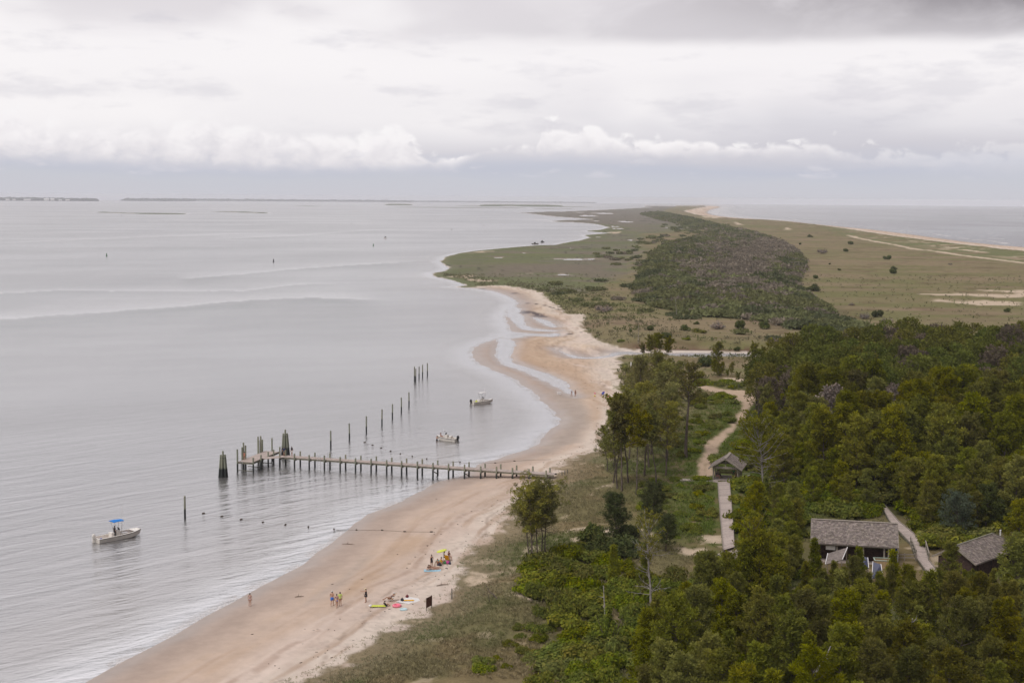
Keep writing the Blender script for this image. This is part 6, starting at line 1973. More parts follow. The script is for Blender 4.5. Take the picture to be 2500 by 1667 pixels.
def shingle_face(so, poly, up_dir, rng, expo=.24, wid=.26, th=.035):
    """courses of shingles on a flat roof face; poly: 3-D corners, up_dir: unit vector up the slope in the plane"""
    P = np.array(poly, float); v = unit(np.array(up_dir, float))
    nrm = unit(np.cross(P[1] - P[0], P[2] - P[0]))
    if nrm[2] < 0: nrm = -nrm
    u = unit(np.cross(v, nrm))
    o = P[0]
    q = np.stack([(P - o) @ u, (P - o) @ v], 1)
    v0, v1 = q[:, 1].min(), q[:, 1].max()
    n = int((v1 - v0) / expo)
    for i in range(n):
        vv = v0 + (i + .5) * (v1 - v0) / n
        xs = []
        for k in range(len(q)):
            a, b = q[k], q[(k + 1) % len(q)]
            if (a[1] <= vv) != (b[1] <= vv):
                xs.append(a[0] + (vv - a[1]) / (b[1] - a[1]) * (b[0] - a[0]))
        if len(xs) < 2: continue
        x0, x1 = min(xs), max(xs)
        x = x0
        while x < x1 - .03:
            w_ = min(wid * (.6 + .8 * rng.rand()), x1 - x)
            c = o + u * (x + w_ / 2) + v * (vv + .01) + nrm * (.02 + .02 * rng.rand())
            t = .035 + .03 * rng.rand()
            vt = unit(v + nrm * -.10 + u * rng.normal() * .03)
            g = .70 + .52 * rng.rand() ** 1.3
            so.box(c, (w_ * .94, expo * 1.18, t), M=np.stack([u, vt, unit(np.cross(u, vt))], 1), c=(g, g * (.96 + .05 * rng.rand()), g * (.93 + .08 * rng.rand())))
            x += w_

def gable(e, O, ux, uy, Lx, half, ze, zr, rng, th=.10, over=0, name='roof'):
    """gable roof: ridge along ux, centre line at O; half = run of each slope"""
    def pt(a, b, z): return np.array([O[0] + ux[0] * a + uy[0] * b, O[1] + ux[1] * a + uy[1] * b, z])
    s = Soup()
    for sg in (-1, 1):
        V = [pt(-Lx / 2, 0, zr), pt(Lx / 2, 0, zr), pt(Lx / 2, sg * half, ze), pt(-Lx / 2, sg * half, ze)]
        V += [v - np.array([0, 0, th]) for v in V]
        s.add(V, [(0, 1, 2, 3), (4, 7, 6, 5), (0, 4, 5, 1), (3, 2, 6, 7), (0, 3, 7, 4), (1, 5, 6, 2)])
    r = s.put(name, m_shingle, e)
    so = Soup()
    for sg in (-1, 1):
        a, b, c, d = pt(-Lx / 2, sg * half, ze), pt(Lx / 2, sg * half, ze), pt(Lx / 2, 0, zr), pt(-Lx / 2, 0, zr)
        shingle_face(so, [a, b, c, d], (d - a), rng)
    o = so.put('shingles', m_shingle, r); o['kind'] = 'stuff'
    s = Soup()
    for sg in (-1, 1):
        a, b = pt(-Lx / 2 - .02, sg * .12, zr + .04), pt(Lx / 2 + .02, sg * .12, zr + .04)
        s.beam(a, b, .24, .04)
    s.put('ridge_cap', m_postpale, r)
    for ex in (-1, 1):
        for sg in (-1, 1):
            s = Soup(); s.beam(pt(ex * (Lx / 2 + .03), 0, zr - .06), pt(ex * (Lx / 2 + .03), sg * (half + .02), ze - .06), .05, .20); s.put('barge_board', m_postpale, r)
    return pt

def long_building():
    rng = np.random.RandomState(12)
    g0 = float(np.mean([hz(*XY(ground(2000, 1372))), hz(*XY(ground(2184, 1372)))]))
    ze = g0 + 2.55
    EL, ER = XY(at(1979.5, 1325, ze)), XY(at(2193.7, 1337, ze))
    ux = unit(ER - EL); uy = np.array([-ux[1], ux[0]])
    if uy[1] < 0: uy = -uy
    L = np.linalg.norm(ER - EL); half = 4.0; zr = ze + 2.25
    O = (EL + ER) / 2 + uy * half
    e = thing('visitor_building', 'long low building with grey shingled gable roof, dark recessed porch and pale posts', 'building')
    pt = gable(e, O, ux, uy, L, half, ze, zr, rng)
    dk = g0 + .12
    s = Soup(); s.beam(pt(-L / 2 + .3, 0, dk - .3), pt(L / 2 - .3, 0, dk - .3), 7.0, .6, up=(0, 0, 1)); s.put('floor', m_deck, e)
    def wall(a0, b0, a1, b1, z0, z1, mt, nm='wall', th=.14, par=e):
        s = Soup(); p, q = pt(a0, b0, (z0 + z1) / 2), pt(a1, b1, (z0 + z1) / 2); s.beam(p, q, th, z1 - z0); return s.put(nm, mt, par)
    wb = -half + 2.2
    wall(-L / 2 + .5, wb, L / 2 - .5, wb, dk, ze + .7, m_wallbrown)
    wall(-L / 2 + .5, half - .6, L / 2 - .5, half - .6, dk, ze, m_wallbrown)
    wall(-L / 2 + .5, wb, -L / 2 + .5, half - .6, dk, ze, m_wallbrown)
    wall(L / 2 - .5, wb, L / 2 - .5, half - .6, dk, ze, m_wallbrown)
    fb = -half + .45
    for a in (-L / 2 + 3.3, -L / 2 + 5.8, -L / 2 + 6.6, -L / 2 + 9.2, -L / 2 + 9.75, L / 2 - .55, -L / 2 + .9):
        s = Soup(); c = pt(a, fb, (dk + ze - .1) / 2); s.box(c, (.20, .20, ze - .1 - dk), math.atan2(ux[1], ux[0])); s.put('column', m_postpale, e)
    s = Soup(); s.beam(pt(-L / 2 + .3, fb, ze - .18), pt(L / 2 - .3, fb, ze - .18), .14, .26); s.put('eave_beam', m_beam, e)
    wall(-L / 2 + 1.9, fb + .05, -L / 2 + 3.1, fb + .05, ze - .85, ze - .35, m_white, 'notice_panel', .06)
    wall(-L / 2 + 10.0, wb - .12, -L / 2 + 10.9, wb - .12, dk, dk + 2.1, m_bluedoor, 'door', .08)
    wall(-L / 2 + 9.85, wb - .10, -L / 2 + 11.05, wb - .10, dk + 2.1, dk + 2.22, m_white, 'door_frame', .12)
    for a in (-L / 2 + 9.9, -L / 2 + 11.0): wall(a - .05, wb - .10, a + .05, wb - .10, dk, dk + 2.1, m_white, 'door_frame', .12)
    wall(-L / 2 + 6.0, wb - .1, -L / 2 + 6.5, wb - .1, dk + .9, dk + 1.9, m_black, 'window', .06)
    s = Soup(); s.ell(pt(-L / 2 + 7.6, wb - .2, dk + 2.1), (.14, .14, .14), 8); s.put('porch_lamp', m_white, e)
    return pt, L, g0, half
LB, LBL, LBG, LBH = long_building()

def hip_building():
    rng = np.random.RandomState(13)
    g0 = hz(*XY(ground(2400, 1420)))
    ze = g0 + 2.5; zr = ze + 1.75
    A3 = lambda x, y, z: np.array([*XY(at(x, y, z)), z])
    L3, T3, N3 = A3(2329.6, 1333.3, zr), A3(2423.8, 1301.6, zr), A3(2377.8, 1380, ze)
    ax = unit((T3 - L3)[:2]); pr = np.array([ax[1], -ax[0]])
    run = (N3 - L3)[:2] @ pr
    LL = np.linalg.norm((T3 - L3)[:2])
    def q(a, b, z): return np.array([L3[0] + ax[0] * a + pr[0] * b, L3[1] + ax[1] * a + pr[1] * b, z])
    Lp, Tp = q(0, 0, zr), q(LL, 0, zr)
    N, R, Fr, F = q(0, run, ze), q(LL + run, run, ze), q(LL + run, -run, ze), q(0, -run, ze)
    e = thing('hipped_building', 'dark walled building with a grey shingled roof hipped at one end and white vent pipe', 'building')
    s = Soup()
    V = [N, R, Fr, F, Lp, Tp]
    V2 = V + [v - np.array([0, 0, .14]) for v in V]
    s.add(V2, [(0, 1, 5, 4), (2, 3, 4, 5), (6, 10, 11, 7), (8, 11, 10, 9), (0, 6, 7, 1), (1, 7, 8, 2), (2, 8, 9, 3), (3, 9, 10, 4), (0, 4, 10, 6)])
    s.add(V2, [(1, 2, 5), (7, 11, 8)])
    r = s.put('roof', m_shingle, e)
    so = Soup()
    up = unit(Lp - N)
    shingle_face(so, [N, R, Tp, Lp], up, rng); shingle_face(so, [R, Fr, Tp], unit(Tp - (R + Fr) / 2), rng); shingle_face(so, [Fr, F, Lp, Tp], unit(Lp - F), rng)
    o = so.put('shingles', m_shingle, r); o['kind'] = 'stuff'
    for a, b in ((Lp, Tp), (Tp, R), (Tp, Fr)):
        s = Soup(); s.beam(a + [0, 0, .07], b + [0, 0, .07], .26, .05); s.put('ridge_cap', m_beam, r)
    for b in (N, F):
        s = Soup(); s.beam(Lp + [0, 0, -.05], b + [0, 0, -.05], .06, .20); s.put('barge_board', m_postpale, r)
    p = Tp + (R - Tp) * .30 + (Fr - Tp) * .2
    s = Soup(); s.tube([p + [0, 0, -.1], p + [0, 0, 1.0], p + [0, 0, 1.15]], [.10, .10, .14], 8); s.put('vent_pipe', m_white, r)
    k = run - .7
    c4 = [q(.5, k, 0), q(LL + run - .8, k, 0), q(LL + run - .8, -k, 0), q(.5, -k, 0)]
    for i in range(4):
        a, b = c4[i], c4[(i + 1) % 4]
        s = Soup(); zc = (g0 + ze) / 2 - .1; s.beam((a[0], a[1], zc), (b[0], b[1], zc), .16, ze - g0 + .3); s.put('wall', m_wallbrown, e)
    s = Soup(); s.add([q(.5, k, ze), q(.5, -k, ze), q(.5, 0, zr - .3)], [(0, 1, 2)]); s.add([q(.6, k, ze), q(.6, -k, ze), q(.6, 0, zr - .3)], [(0, 2, 1)]); s.put('gable_wall', m_wallbrown, e)
    for a in (1.5, 5.0, 8.5):
        s = Soup(); m_ = q(a, run - .35, (g0 + ze) / 2); s.box(m_, (.2, .2, ze - g0)); s.put('column', m_wallbrown, e)
hip_building()

def shelter():
    rng = np.random.RandomState(14)
    g0 = max(hz(*XY(ground(1740, 1170))), hz(*XY(ground(1801, 1172)))) + .12
    A, B = XY(at(1741, 1171.5, g0)), XY(at(1801, 1173.5, g0))
    ax = unit(B - A)                                          # across the front
    Wd0 = np.linalg.norm(B - A); mid = (A + B) / 2
    ax = np.array([math.cos(R_(-17)), math.sin(R_(-17))])
    A, B = mid - ax * Wd0 / 2, mid + ax * Wd0 / 2
    ay = np.array([-ax[1], ax[0]]); ay = ay if ay[1] > 0 else -ay
    Wd = np.linalg.norm(B - A); Dp = 4.4
    e = thing('picnic_shelter', 'small open timber shelter with a shingled gable roof at the head of the wide boardwalk', 'shelter')
    C = A + ax * Wd / 2 + ay * Dp / 2
    def P(a, b, z): return np.array([C[0] + ax[0] * a + ay[0] * b, C[1] + ax[1] * a + ay[1] * b, z])
    ze, zr = g0 + 2.15, g0 + 3.75
    gable(e, C, ay, ax, Dp + 1.4, Wd / 2 + .75, ze - .18, zr, rng)
    s = Soup(); n = 26
    for i in range(n):
        b = -Dp / 2 - .2 + (Dp + .4) * (i + .5) / n; g = .7 + .3 * rng.rand()
        s.beam(P(-Wd / 2 - .1, b, g0 - .03), P(Wd / 2 + .1, b, g0 - .03), (Dp + .4) / n * .9, .05, c=(g, g, g))
    o = s.put('floor_boards', m_deck, e); o['kind'] = 'stuff'
    s = Soup(); s.beam(P(0, -Dp / 2, g0 - .32), P(0, Dp / 2, g0 - .32), Wd, .5); s.put('floor_base', m_beam, e)
    for a in (-Wd / 2, Wd / 2):
        for b in (-Dp / 2, 0, Dp / 2):
            s = Soup(); s.box(P(a, b, (g0 + ze) / 2), (.20, .20, ze - g0), math.atan2(ax[1], ax[0])); s.put('column', m_postpale, e)
    for b in (-Dp / 2, Dp / 2):
        s = Soup(); s.beam(P(-Wd / 2 - .15, b - .02, ze - .05), P(Wd / 2 + .15, b - .02, ze - .05), .12, .34); s.put('tie_beam', m_postpale, e)
        s = Soup(); s.box(P(0, b - .03, (ze + zr) / 2 - .1), (.14, .12, zr - ze - .3), math.atan2(ax[1], ax[0])); s.put('king_post', m_postpale, e)
    for a in (-Wd / 2, Wd / 2):
        s = Soup(); s.beam(P(a, -Dp / 2, ze - .05), P(a, Dp / 2, ze - .05), .12, .24); s.put('side_beam', m_postpale, e)
    s = Soup()
    s.put  # back boards and bench
    for k, z in enumerate((.55, .82, 1.09)):
        s = Soup(); s.beam(P(-Wd / 2, Dp / 2 - .05, g0 + z), P(Wd / 2, Dp / 2 - .05, g0 + z), .05, .18); s.put('back_board', noisy_board, e)
    s = Soup(); s.beam(P(-Wd / 2 + .1, Dp / 2 - .35, g0 + .42), P(Wd / 2 - .1, Dp / 2 - .35, g0 + .42), .45, .06); s.put('bench_seat', noisy_board, e)
    for a in (-1, 1):
        s = Soup(); s.beam(P(a * (Wd / 2 - .35), -Dp / 2 + .5, g0 + .42), P(a * (Wd / 2 - .35), Dp / 2 - .7, g0 + .42), .45, .06); s.put('bench_seat', noisy_board, e)
    s = Soup(); s.beam(P(Wd / 2 + .3, -Dp / 2 + .3, g0 + .25), P(Wd / 2 + 1.5, Dp / 2 - .8, g0 + .45), .06, .16); s.put('ramp_rail', m_white, e)
    return P, g0, Wd, Dp, math.atan2(ax[1], ax[0])
noisy_board = noisy('tan_bench_boards', (.25, .20, .12), .85, .2, 5, .2, .2)
SHP, SHG, SHW, SHD, SHR = shelter()

def kiosk(name, label, cat, corners_px, z_lo, z_hi, mt, frame, board=None):
    """little roofed notice stand: a sloping roof panel on posts"""
    (l0, r0, r1, l1) = corners_px        # low left, low right, high right, high left
    a, b = np.array([*XY(at(*l0, z_lo)), z_lo]), np.array([*XY(at(*r0, z_lo)), z_lo])
    c, d = np.array([*XY(at(*r1, z_hi)), z_hi]), np.array([*XY(at(*l1, z_hi)), z_hi])
    e = thing(name, label, cat)
    s = Soup(); V = [a, b, c, d] + [v - np.array([0, 0, .08]) for v in (a, b, c, d)]
    s.add(V, [(0, 1, 2, 3), (4, 7, 6, 5), (0, 4, 5, 1), (3, 2, 6, 7), (0, 3, 7, 4), (1, 5, 6, 2)])
    s.put('roof_panel', mt, e)
    for p, q in ((b, c), (a, d)):
        s = Soup(); s.beam(p, q, .08, .14); s.put('edge_trim', frame, e)
    for p in (a, b, c, d):
        g = hz(p[0], p[1])
        q = a * .03 + p * .97
        s = Soup(); s.box((q[0], q[1], (g + p[2]) / 2 - .1), (.10, .10, p[2] - g - .2)); s.put('post', m_postpale, e)
    return e
G0 = LBG
CR = lambda x, y: (1960 + x / 4.3556, 1230 + y / 4.3556)
kiosk('kiosk', 'small stand with sloping shingled roof in front of the long building', 'kiosk', (CR(240, 640), CR(420, 590), CR(475, 460), CR(265, 525)), G0 + 1.9, G0 + 2.5, m_shingle, m_white)
kiosk('kiosk', 'dark blue sloping panel roof in front of the long building, left of two', 'kiosk', (CR(590, 700), CR(700, 680), CR(690, 570), CR(632, 552)), G0 + 1.6, G0 + 2.4, m_panel, m_white)
kiosk('kiosk', 'dark blue sloping panel roof in front of the long building, right of two and nearer', 'kiosk', (CR(735, 790), CR(850, 765), CR(830, 640), CR(745, 612)), G0 + 1.6, G0 + 2.4, m_panel, m_white)
def counter():
    p = ground(2153, 1384)
    e = thing('ticket_counter', 'open topped tan counter with pale green rim beneath the blue door', 'counter', (p.x, p.y, p.z), -.12)
    for c, sz in (((0, -.7, .5), (1.9, .08, 1.0)), ((0, .7, .5), (1.9, .08, 1.0)), ((-.93, 0, .5), (.08, 1.4, 1.0)), ((.93, 0, .5), (.08, 1.4, 1.0))):
        s = Soup(); s.box(c, sz); s.put('side_panel', noisy_tan, e)
    for c, sz in (((0, -.7, 1.03), (2.1, .20, .06)), ((0, .7, 1.03), (2.1, .20, .06)), ((-.97, 0, 1.03), (.16, 1.2, .06)), ((.97, 0, 1.03), (.16, 1.2, .06))):
        s = Soup(); s.box(c, sz); s.put('rim', m_pgreen, e)
noisy_tan = noisy('tan_plywood', (.42, .30, .17), .8, .1, 4, .05, .2)
m_pgreen = noisy('pale_green_paint', (.42, .50, .42), .6, .08, 4, .03, .3)
counter()
for i, (x, y, l, lb) in enumerate([(1970, 1390, 3.2, 'grey split fence rail half hidden at the left of the kiosks'), (2208, 1368, 3.0, 'low pale rail fence beside the narrow boardwalk')]):
    p = ground(x, y)
    e = thing('fence', lb, 'fence', (p.x, p.y, p.z), .05)
    for k in range(3): s = Soup(); s.box((-l / 2 + l * k / 2, 0, .45), (.12, .12, 1.0)); s.put('post', m_postpale, e)
    for z in (.4, .8): s = Soup(); s.box((0, 0, z), (l, .05, .14)); s.put('rail', m_postpale, e)

def small_shed():
    g = ground(1848, 928)
    e = thing('small_shed', 'tiny white shed with grey gable roof beside the sandy track below the creek', 'shed', (g.x, g.y, g.z), .5)
    s = Soup(); s.box((0, 0, 1.1), (2.6, 3.6, 2.2)); s.put('wall', m_white, e)
    s = Soup(); V = [(-1.6, -2, 2.15), (-1.6, 2, 2.15), (0, 2, 3.1), (0, -2, 3.1), (1.6, 2, 2.15), (1.6, -2, 2.15)]; s.add(V, [(0, 3, 2, 1), (3, 5, 4, 2)]); s.add([(x, y, z - .12) for x, y, z in V], [(0, 1, 2, 3), (3, 2, 4, 5)]); s.put('roof', m_shingle, e)
    s = Soup(); s.box((.2, -1.83, .95), (1.0, .06, 1.8)); s.put('door', m_black, e)
small_shed()

def pole(x, yb, yt, r, mt, label, name='pole', cap=True):
    g = ground(x, yb); Ly = 481.2 + .0066 * (x - 1250)
    hh = (CAM_H - g.z) * (1 - (yt - Ly) / (yb - Ly))
    e = thing(name, label, 'pole', (g.x, g.y, g.z))
    s = Soup(); s.tube([(0, 0, -.3), (0, 0, hh)], [r, r * .8], 8); s.put('shaft', mt, e)
    if cap: s = Soup(); s.ell((0, 0, hh + r), (r * 1.6, r * 1.6, r * 1.6), 8); s.put('cap', mt, e)
pole(1907, 1372, 1283, .07, m_white, 'thin white pole standing right of the wide boardwalk')
pole(1540.5, 900, 884, .22, m_white, 'short white post on the bank south of the creek mouth', cap=False)
pole(1103, 1462, 1435, .08, m_land_post, 'thin grey post at the edge of the dune grass near the brown sign', cap=False)
pole(1455, 1102, 1086, .09, m_land_post, 'dark post at the dune edge above the pier', cap=False)
pole(1504, 1020, 1008, .09, m_land_post, 'post on the upper beach below the stand of pines', cap=False)
pole(1515.5, 938, 927, .09, m_land_post, 'thin post on the upper beach beside the dune bank', cap=False)
for i, (x, y) in enumerate([(1372, 1160), (1379, 1158), (1385, 1156)]):
    pole(x, y, y - 9 - i, .10, m_land_post, ['first stub post where the pier meets the dune', 'second stub post where the pier meets the dune', 'third stub post where the pier meets the dune'][i], cap=False)

# brown board sign seen from behind
def sign():
    a, b = ground(1041, 1491), ground(1054, 1484)
    e = thing('sign', 'rusty brown board sign on two posts at the edge of the dune grass', 'sign')
    for p in (a, b): s = Soup(); s.box((p.x, p.y, p.z + .75), (.09, .09, 1.6)); s.put('post', m_land_post, e)
    s = Soup(); s.beam((a.x, a.y - .07, a.z + .95), (b.x, b.y - .07, b.z + .95), .05, 1.15); s.put('board', m_signbrown, e)
sign()

# ------------------------------------------------------------------ people
POSE = {
    'stand': dict(pel=(0, 0, .93), che=(0, .0, 1.24), nek=(0, .0, 1.44), hed=(0, .02, 1.60), sh=[(-.18, 0, 1.40), (.18, 0, 1.40)], el=[(-.25, -.02, 1.13), (.25, -.02, 1.13)], wr=[(-.24, .06, .88), (.24, .06, .88)],
                  kn=[(-.10, .03, .50), (.10, .02, .50)], an=[(-.12, -.02, .08), (.12, -.02, .08)]),
    'walk': dict(pel=(0, 0, .92), che=(0, .03, 1.23), nek=(0, .05, 1.43), hed=(0, .08, 1.59), sh=[(-.18, .03, 1.39), (.18, .03, 1.39)], el=[(-.24, .10, 1.13), (.24, -.12, 1.13)], wr=[(-.22, .25, .95), (.24, -.16, .88)],
                 kn=[(-.09, -.06, .50), (.09, .18, .52)], an=[(-.10, -.28, .12), (.10, .16, .08)]),
    'point': dict(pel=(0, 0, .93), che=(0, .0, 1.24), nek=(0, .0, 1.44), hed=(0, .03, 1.60), sh=[(-.18, 0, 1.40), (.18, 0, 1.40)], el=[(-.22, .28, 1.36), (.27, .02, 1.14)], wr=[(-.20, .52, 1.42), (.17, .10, 1.05)],
                  kn=[(-.08, .03, .50), (.09, .02, .50)], an=[(-.09, .02, .08), (.10, -.04, .08)]),
    'hips': dict(pel=(0, 0, .93), che=(0, .0, 1.24), nek=(0, .0, 1.44), hed=(0, .03, 1.60), sh=[(-.18, 0, 1.40), (.18, 0, 1.40)], el=[(-.38, -.06, 1.18), (.26, .05, 1.13)], wr=[(-.20, .06, 1.03), (.30, .20, .92)],
                 kn=[(-.12, .03, .50), (.10, .02, .50)], an=[(-.16, -.02, .08), (.14, -.02, .08)]),
    'sit': dict(pel=(0, 0, .52), che=(0, -.03, .84), nek=(0, -.01, 1.03), hed=(0, .03, 1.19), sh=[(-.18, -.02, 1.0), (.18, -.02, 1.0)], el=[(-.24, .06, .74), (.24, .06, .74)], wr=[(-.14, .28, .66), (.14, .28, .66)],
                kn=[(-.13, .44, .52), (.13, .44, .52)], an=[(-.14, .46, .09), (.14, .46, .09)]),
    'ground': dict(pel=(0, 0, .13), che=(0, -.10, .44), nek=(0, -.12, .64), hed=(0, -.08, .80), sh=[(-.18, -.12, .60), (.18, -.12, .60)], el=[(-.28, -.24, .36), (.27, .06, .40)], wr=[(-.26, -.34, .08), (.12, .26, .42)],
                   kn=[(-.14, .42, .40), (.14, .45, .34)], an=[(-.12, .62, .06), (.14, .72, .06)]),
    'prone': dict(pel=(0, 0, .14), che=(0, .32, .20), nek=(0, .52, .30), hed=(0, .64, .42), sh=[(-.19, .46, .26), (.19, .46, .26)], el=[(-.26, .60, .06), (.26, .60, .06)], wr=[(-.10, .80, .08), (.10, .80, .08)],
                  kn=[(-.12, -.44, .09), (.12, -.44, .09)], an=[(-.14, -.86, .08), (.14, -.86, .08)]),
    'recline': dict(pel=(0, 0, .36), che=(0, -.24, .60), nek=(0, -.38, .76), hed=(0, -.44, .92), sh=[(-.18, -.34, .74), (.18, -.34, .74)], el=[(-.28, -.14, .58), (.28, -.14, .58)], wr=[(-.26, .10, .56), (.26, .10, .56)],
                    kn=[(-.12, .44, .50), (.12, .44, .44)], an=[(-.12, .80, .20), (.12, .86, .14)]),
    'wade': dict(pel=(0, 0, .93), che=(0, .05, 1.24), nek=(0, .08, 1.44), hed=(0, .12, 1.59), sh=[(-.19, .06, 1.40), (.19, .06, 1.40)], el=[(-.26, .26, 1.22), (.24, .24, 1.20)], wr=[(-.18, .50, 1.20), (.14, .46, 1.22)],
                 kn=[(-.12, .03, .50), (.12, .02, .50)], an=[(-.15, -.02, .08), (.15, -.02, .08)])}

def remesh(so, vox, name):
    me = so.mesh(name, [])
    o = bpy.data.objects.new('tmp', me)
    COL.objects.link(o)
    md = o.modifiers.new('r', 'REMESH'); md.mode = 'VOXEL'; md.voxel_size = vox; md.use_smooth_shade = True
    sm = o.modifiers.new('s', 'SMOOTH'); sm.iterations = 2; sm.factor = .5
    dg = bpy.context.evaluated_depsgraph_get()
    out = bpy.data.meshes.new_from_object(o.evaluated_get(dg))
    bpy.data.objects.remove(o)
    out.name = name
    return out

def person(label, pose, loc, heading, h=1.68, skin=None, hair=None, longhair=False, hat=None, cloth=(), male=False, group=None, lift=0.0, child=False):
    """cloth: list of (kind, material): swimsuit, bikini, shorts, shirt, dress, trousers"""
    J = POSE[pose]; skin = skin or m_skin; hair = hair or m_hair
    k = h / 1.72
    e = thing('person', label, 'person', (loc[0], loc[1], loc[2] + lift), heading, group)
    e.scale = (k, k, k)
    A = lambda p: np.array(p, float)
    pel, che, nek, hed = A(J['pel']), A(J['che']), A(J['nek']), A(J['hed'])
    up = unit(che - pel)
    wst = (pel + che) / 2 + up * .02
    sw = 1.0 if male else .90
    hw = .145 if male else .155
    fwd = unit(np.cross(up, [1, 0, 0])); fwd = fwd if fwd[1] > -.2 else -fwd
    s = Soup()
    hips = [pel + A((-.09, 0, 0)), pel + A((.09, 0, 0))]
    def frame(u_):
        a = A((1, 0, 0)); b = unit(np.cross(u_, a)); return np.stack([a, b, unit(u_)], 1)
    M = frame(up)
    s.ell(pel, (hw, .115, .13), 12, M=M); s.ell(wst, (.118 if not male else .14, .095, .16), 12, M=M); s.ell(che, (.155 * sw + .01, .110, .18), 12, M=M)
    s.tube([che + up * .08, nek - up * .03, nek + up * .02, hed - unit(hed - nek) * .05], [.10, .075, .056, .055], 9)
    s.ell(hed, (.076, .094, .112), 12, M=frame(unit(hed - nek)))
    s.tube([A(J['sh'][0]), che + up * .14, A(J['sh'][1])], [.062, .085, .062], 9)
    hands = []
    for i in (0, 1):
        sh, el, wr = A(J['sh'][i]) * [sw, 1, 1], A(J['el'][i]), A(J['wr'][i])
        s.tube([sh, (sh + el) / 2, el, (el + wr) / 2, wr], [.058, .048, .040, .040, .027], 9)
        s.ell(sh, (.062,) * 3, 8)
        d = unit(wr - el); pc = wr + d * .055
        s.ell(pc, (.036, .036, .050), 8, M=frame(d))
        hands.append((wr, d, pc))
        kn, an, hp = A(J['kn'][i]), A(J['an'][i]), hips[i]
        s.tube([hp, (hp + kn) / 2, kn, kn * .6 + an * .4, an], [.098, .082, .058, .056, .038], 9)
        toe = unit(A((0, 1, 0)) - unit(an - kn) * 0)
        if pose in ('prone',): toe = A((0, -1, -.2))
        elif pose in ('recline',): toe = unit(A((0, .3, 1)))
        s.tube([an - toe * .05, an + toe * .06 - A((0, 0, .02)), an + toe * .17 - A((0, 0, .035))], [.038, .040, .026], 8)
    body = remesh(s, .024, 'body')
    body.materials.clear(); body.materials.append(skin)
    ob = link('body', body, e)
    ob['label'] = 'bare skin'
    # fingers, face
    s = Soup()
    for (wr, d, pc) in hands:
        side = unit(np.cross(d, [0, 1, .2])); nrm = np.cross(d, side)
        for j in range(4):
            b0 = pc + d * .035 + side * (.027 - .018 * j); Lf = (.066, .075, .070, .055)[j]
            s.tube([b0 - d * .02, b0 + d * Lf * .55 - nrm * .004, b0 + d * Lf * .95 + nrm * .018], [.0105, .0095, .0075], 5)
        s.tube([pc - d * .02 + side * .026, pc + side * .055 + d * .015, pc + side * .062 + d * .045], [.012, .011, .009], 5)
    s.put('hand', skin, ob)
    hu = unit(hed - nek); HM = frame(hu); hf = HM[:, 1] * (1 if HM[1, 1] > 0 else -1)
    if pose in ('prone', 'recline') and hf[1] < 0 and pose == 'prone': hf = -hf
    s = Soup(); s.tube([hed + hf * .085 + hu * .012, hed + hf * .112 - hu * .018, hed + hf * .09 - hu * .026], [.010, .015, .012], 5)
    for sg in (-1, 1): s.ell(hed + A((sg * .078, 0, 0)) - hu * .01, (.012, .022, .032), 6)
    s.put('nose_and_ears', skin, ob)
    s = Soup()
    for sg in (-1, 1): s.ell(hed + A((sg * .030, 0, 0)) + hf * .086 + hu * .006, (.012, .010, .007), 6)
    s.put('eyes', m_black, ob)
    s = Soup(); s.ell(hed + hf * .086 - hu * .052, (.024, .010, .007), 6); s.put('mouth', m_lips, ob)
    s = Soup(); s.ell(hed + hu * .022 - hf * .016, (.088, .100, .112), 10, M=HM)
    if longhair:
        s.tube([hed + hu * .02 - hf * .07, hed - hu * .12 - hf * .09, nek - hf * .10 - up * .08, nek - hf * .12 - up * .24], [.075, .07, .062, .03], 8)
    else: s.ell(hed - hf * .04 - hu * .02, (.078, .07, .085), 8, M=HM)
    hm = remesh(s, .022, 'hair'); hm.materials.clear(); hm.materials.append(hair)
    # open the face
    link('hair', hm, e)
    if hat:
        s = Soup(); s.ell(hed + hu * .07, (.098, .110, .062), 10, M=HM); s.ell(hed + hu * .058 + hf * .05, (.12, .17, .010), 12, M=HM); s.put('hat', hat, e)
    def legs(to, r0, r1):
        q = Soup(); q.ell(pel, (hw + .022, .138, .14), 12, M=M)
        for i in (0, 1):
            hp, kn, an = hips[i], A(J['kn'][i]), A(J['an'][i])
            if to <= 1: end = hp + (kn - hp) * to; q.tube([hp, (hp + end) / 2, end], [r0 + .02, (r0 + r1) / 2 + .012, r1 + .01], 9)
            else: q.tube([hp, kn, an + (kn - an) * .12], [r0 + .02, .078, .055], 9)
        return q
    for kind, mt in cloth:
        if kind == 'shorts': q = legs(.62, .10, .095)
        elif kind == 'trousers': q = legs(2, .10, .06)
        elif kind == 'bikini':
            q = Soup(); q.ell(pel - up * .02, (hw + .014, .128, .085), 12, M=M)
            c2 = Soup(); c2.ell(che + up * .03, (.155 * sw + .022, .124, .055), 12, M=M)
            cm = remesh(c2, .022, 'bikini_top'); cm.materials.clear(); cm.materials.append(mt); link('bikini_top', cm, e)
        elif kind == 'swimsuit':
            q = Soup(); q.ell(pel - up * .02, (hw + .014, .128, .12), 12, M=M); q.ell(wst, (.132, .108, .17), 12, M=M); q.ell(che, (.155 * sw + .020, .122, .17), 12, M=M)
        elif kind == 'dress':
            q = Soup(); q.ell(wst, (.140, .115, .17), 12, M=M); q.ell(che, (.155 * sw + .024, .126, .18), 12, M=M)
            kn = (A(J['kn'][0]) + A(J['kn'][1])) / 2
            q.tube([wst, pel, pel + (kn - pel) * .55], [.13, .175, .205], 12)
        else:
            q = Soup(); q.ell(pel + up * .06, (hw + .02, .135, .13), 12, M=M); q.ell(wst, (.14, .115, .17), 12, M=M); q.ell(che, (.155 * sw + .026, .128, .19), 12, M=M)
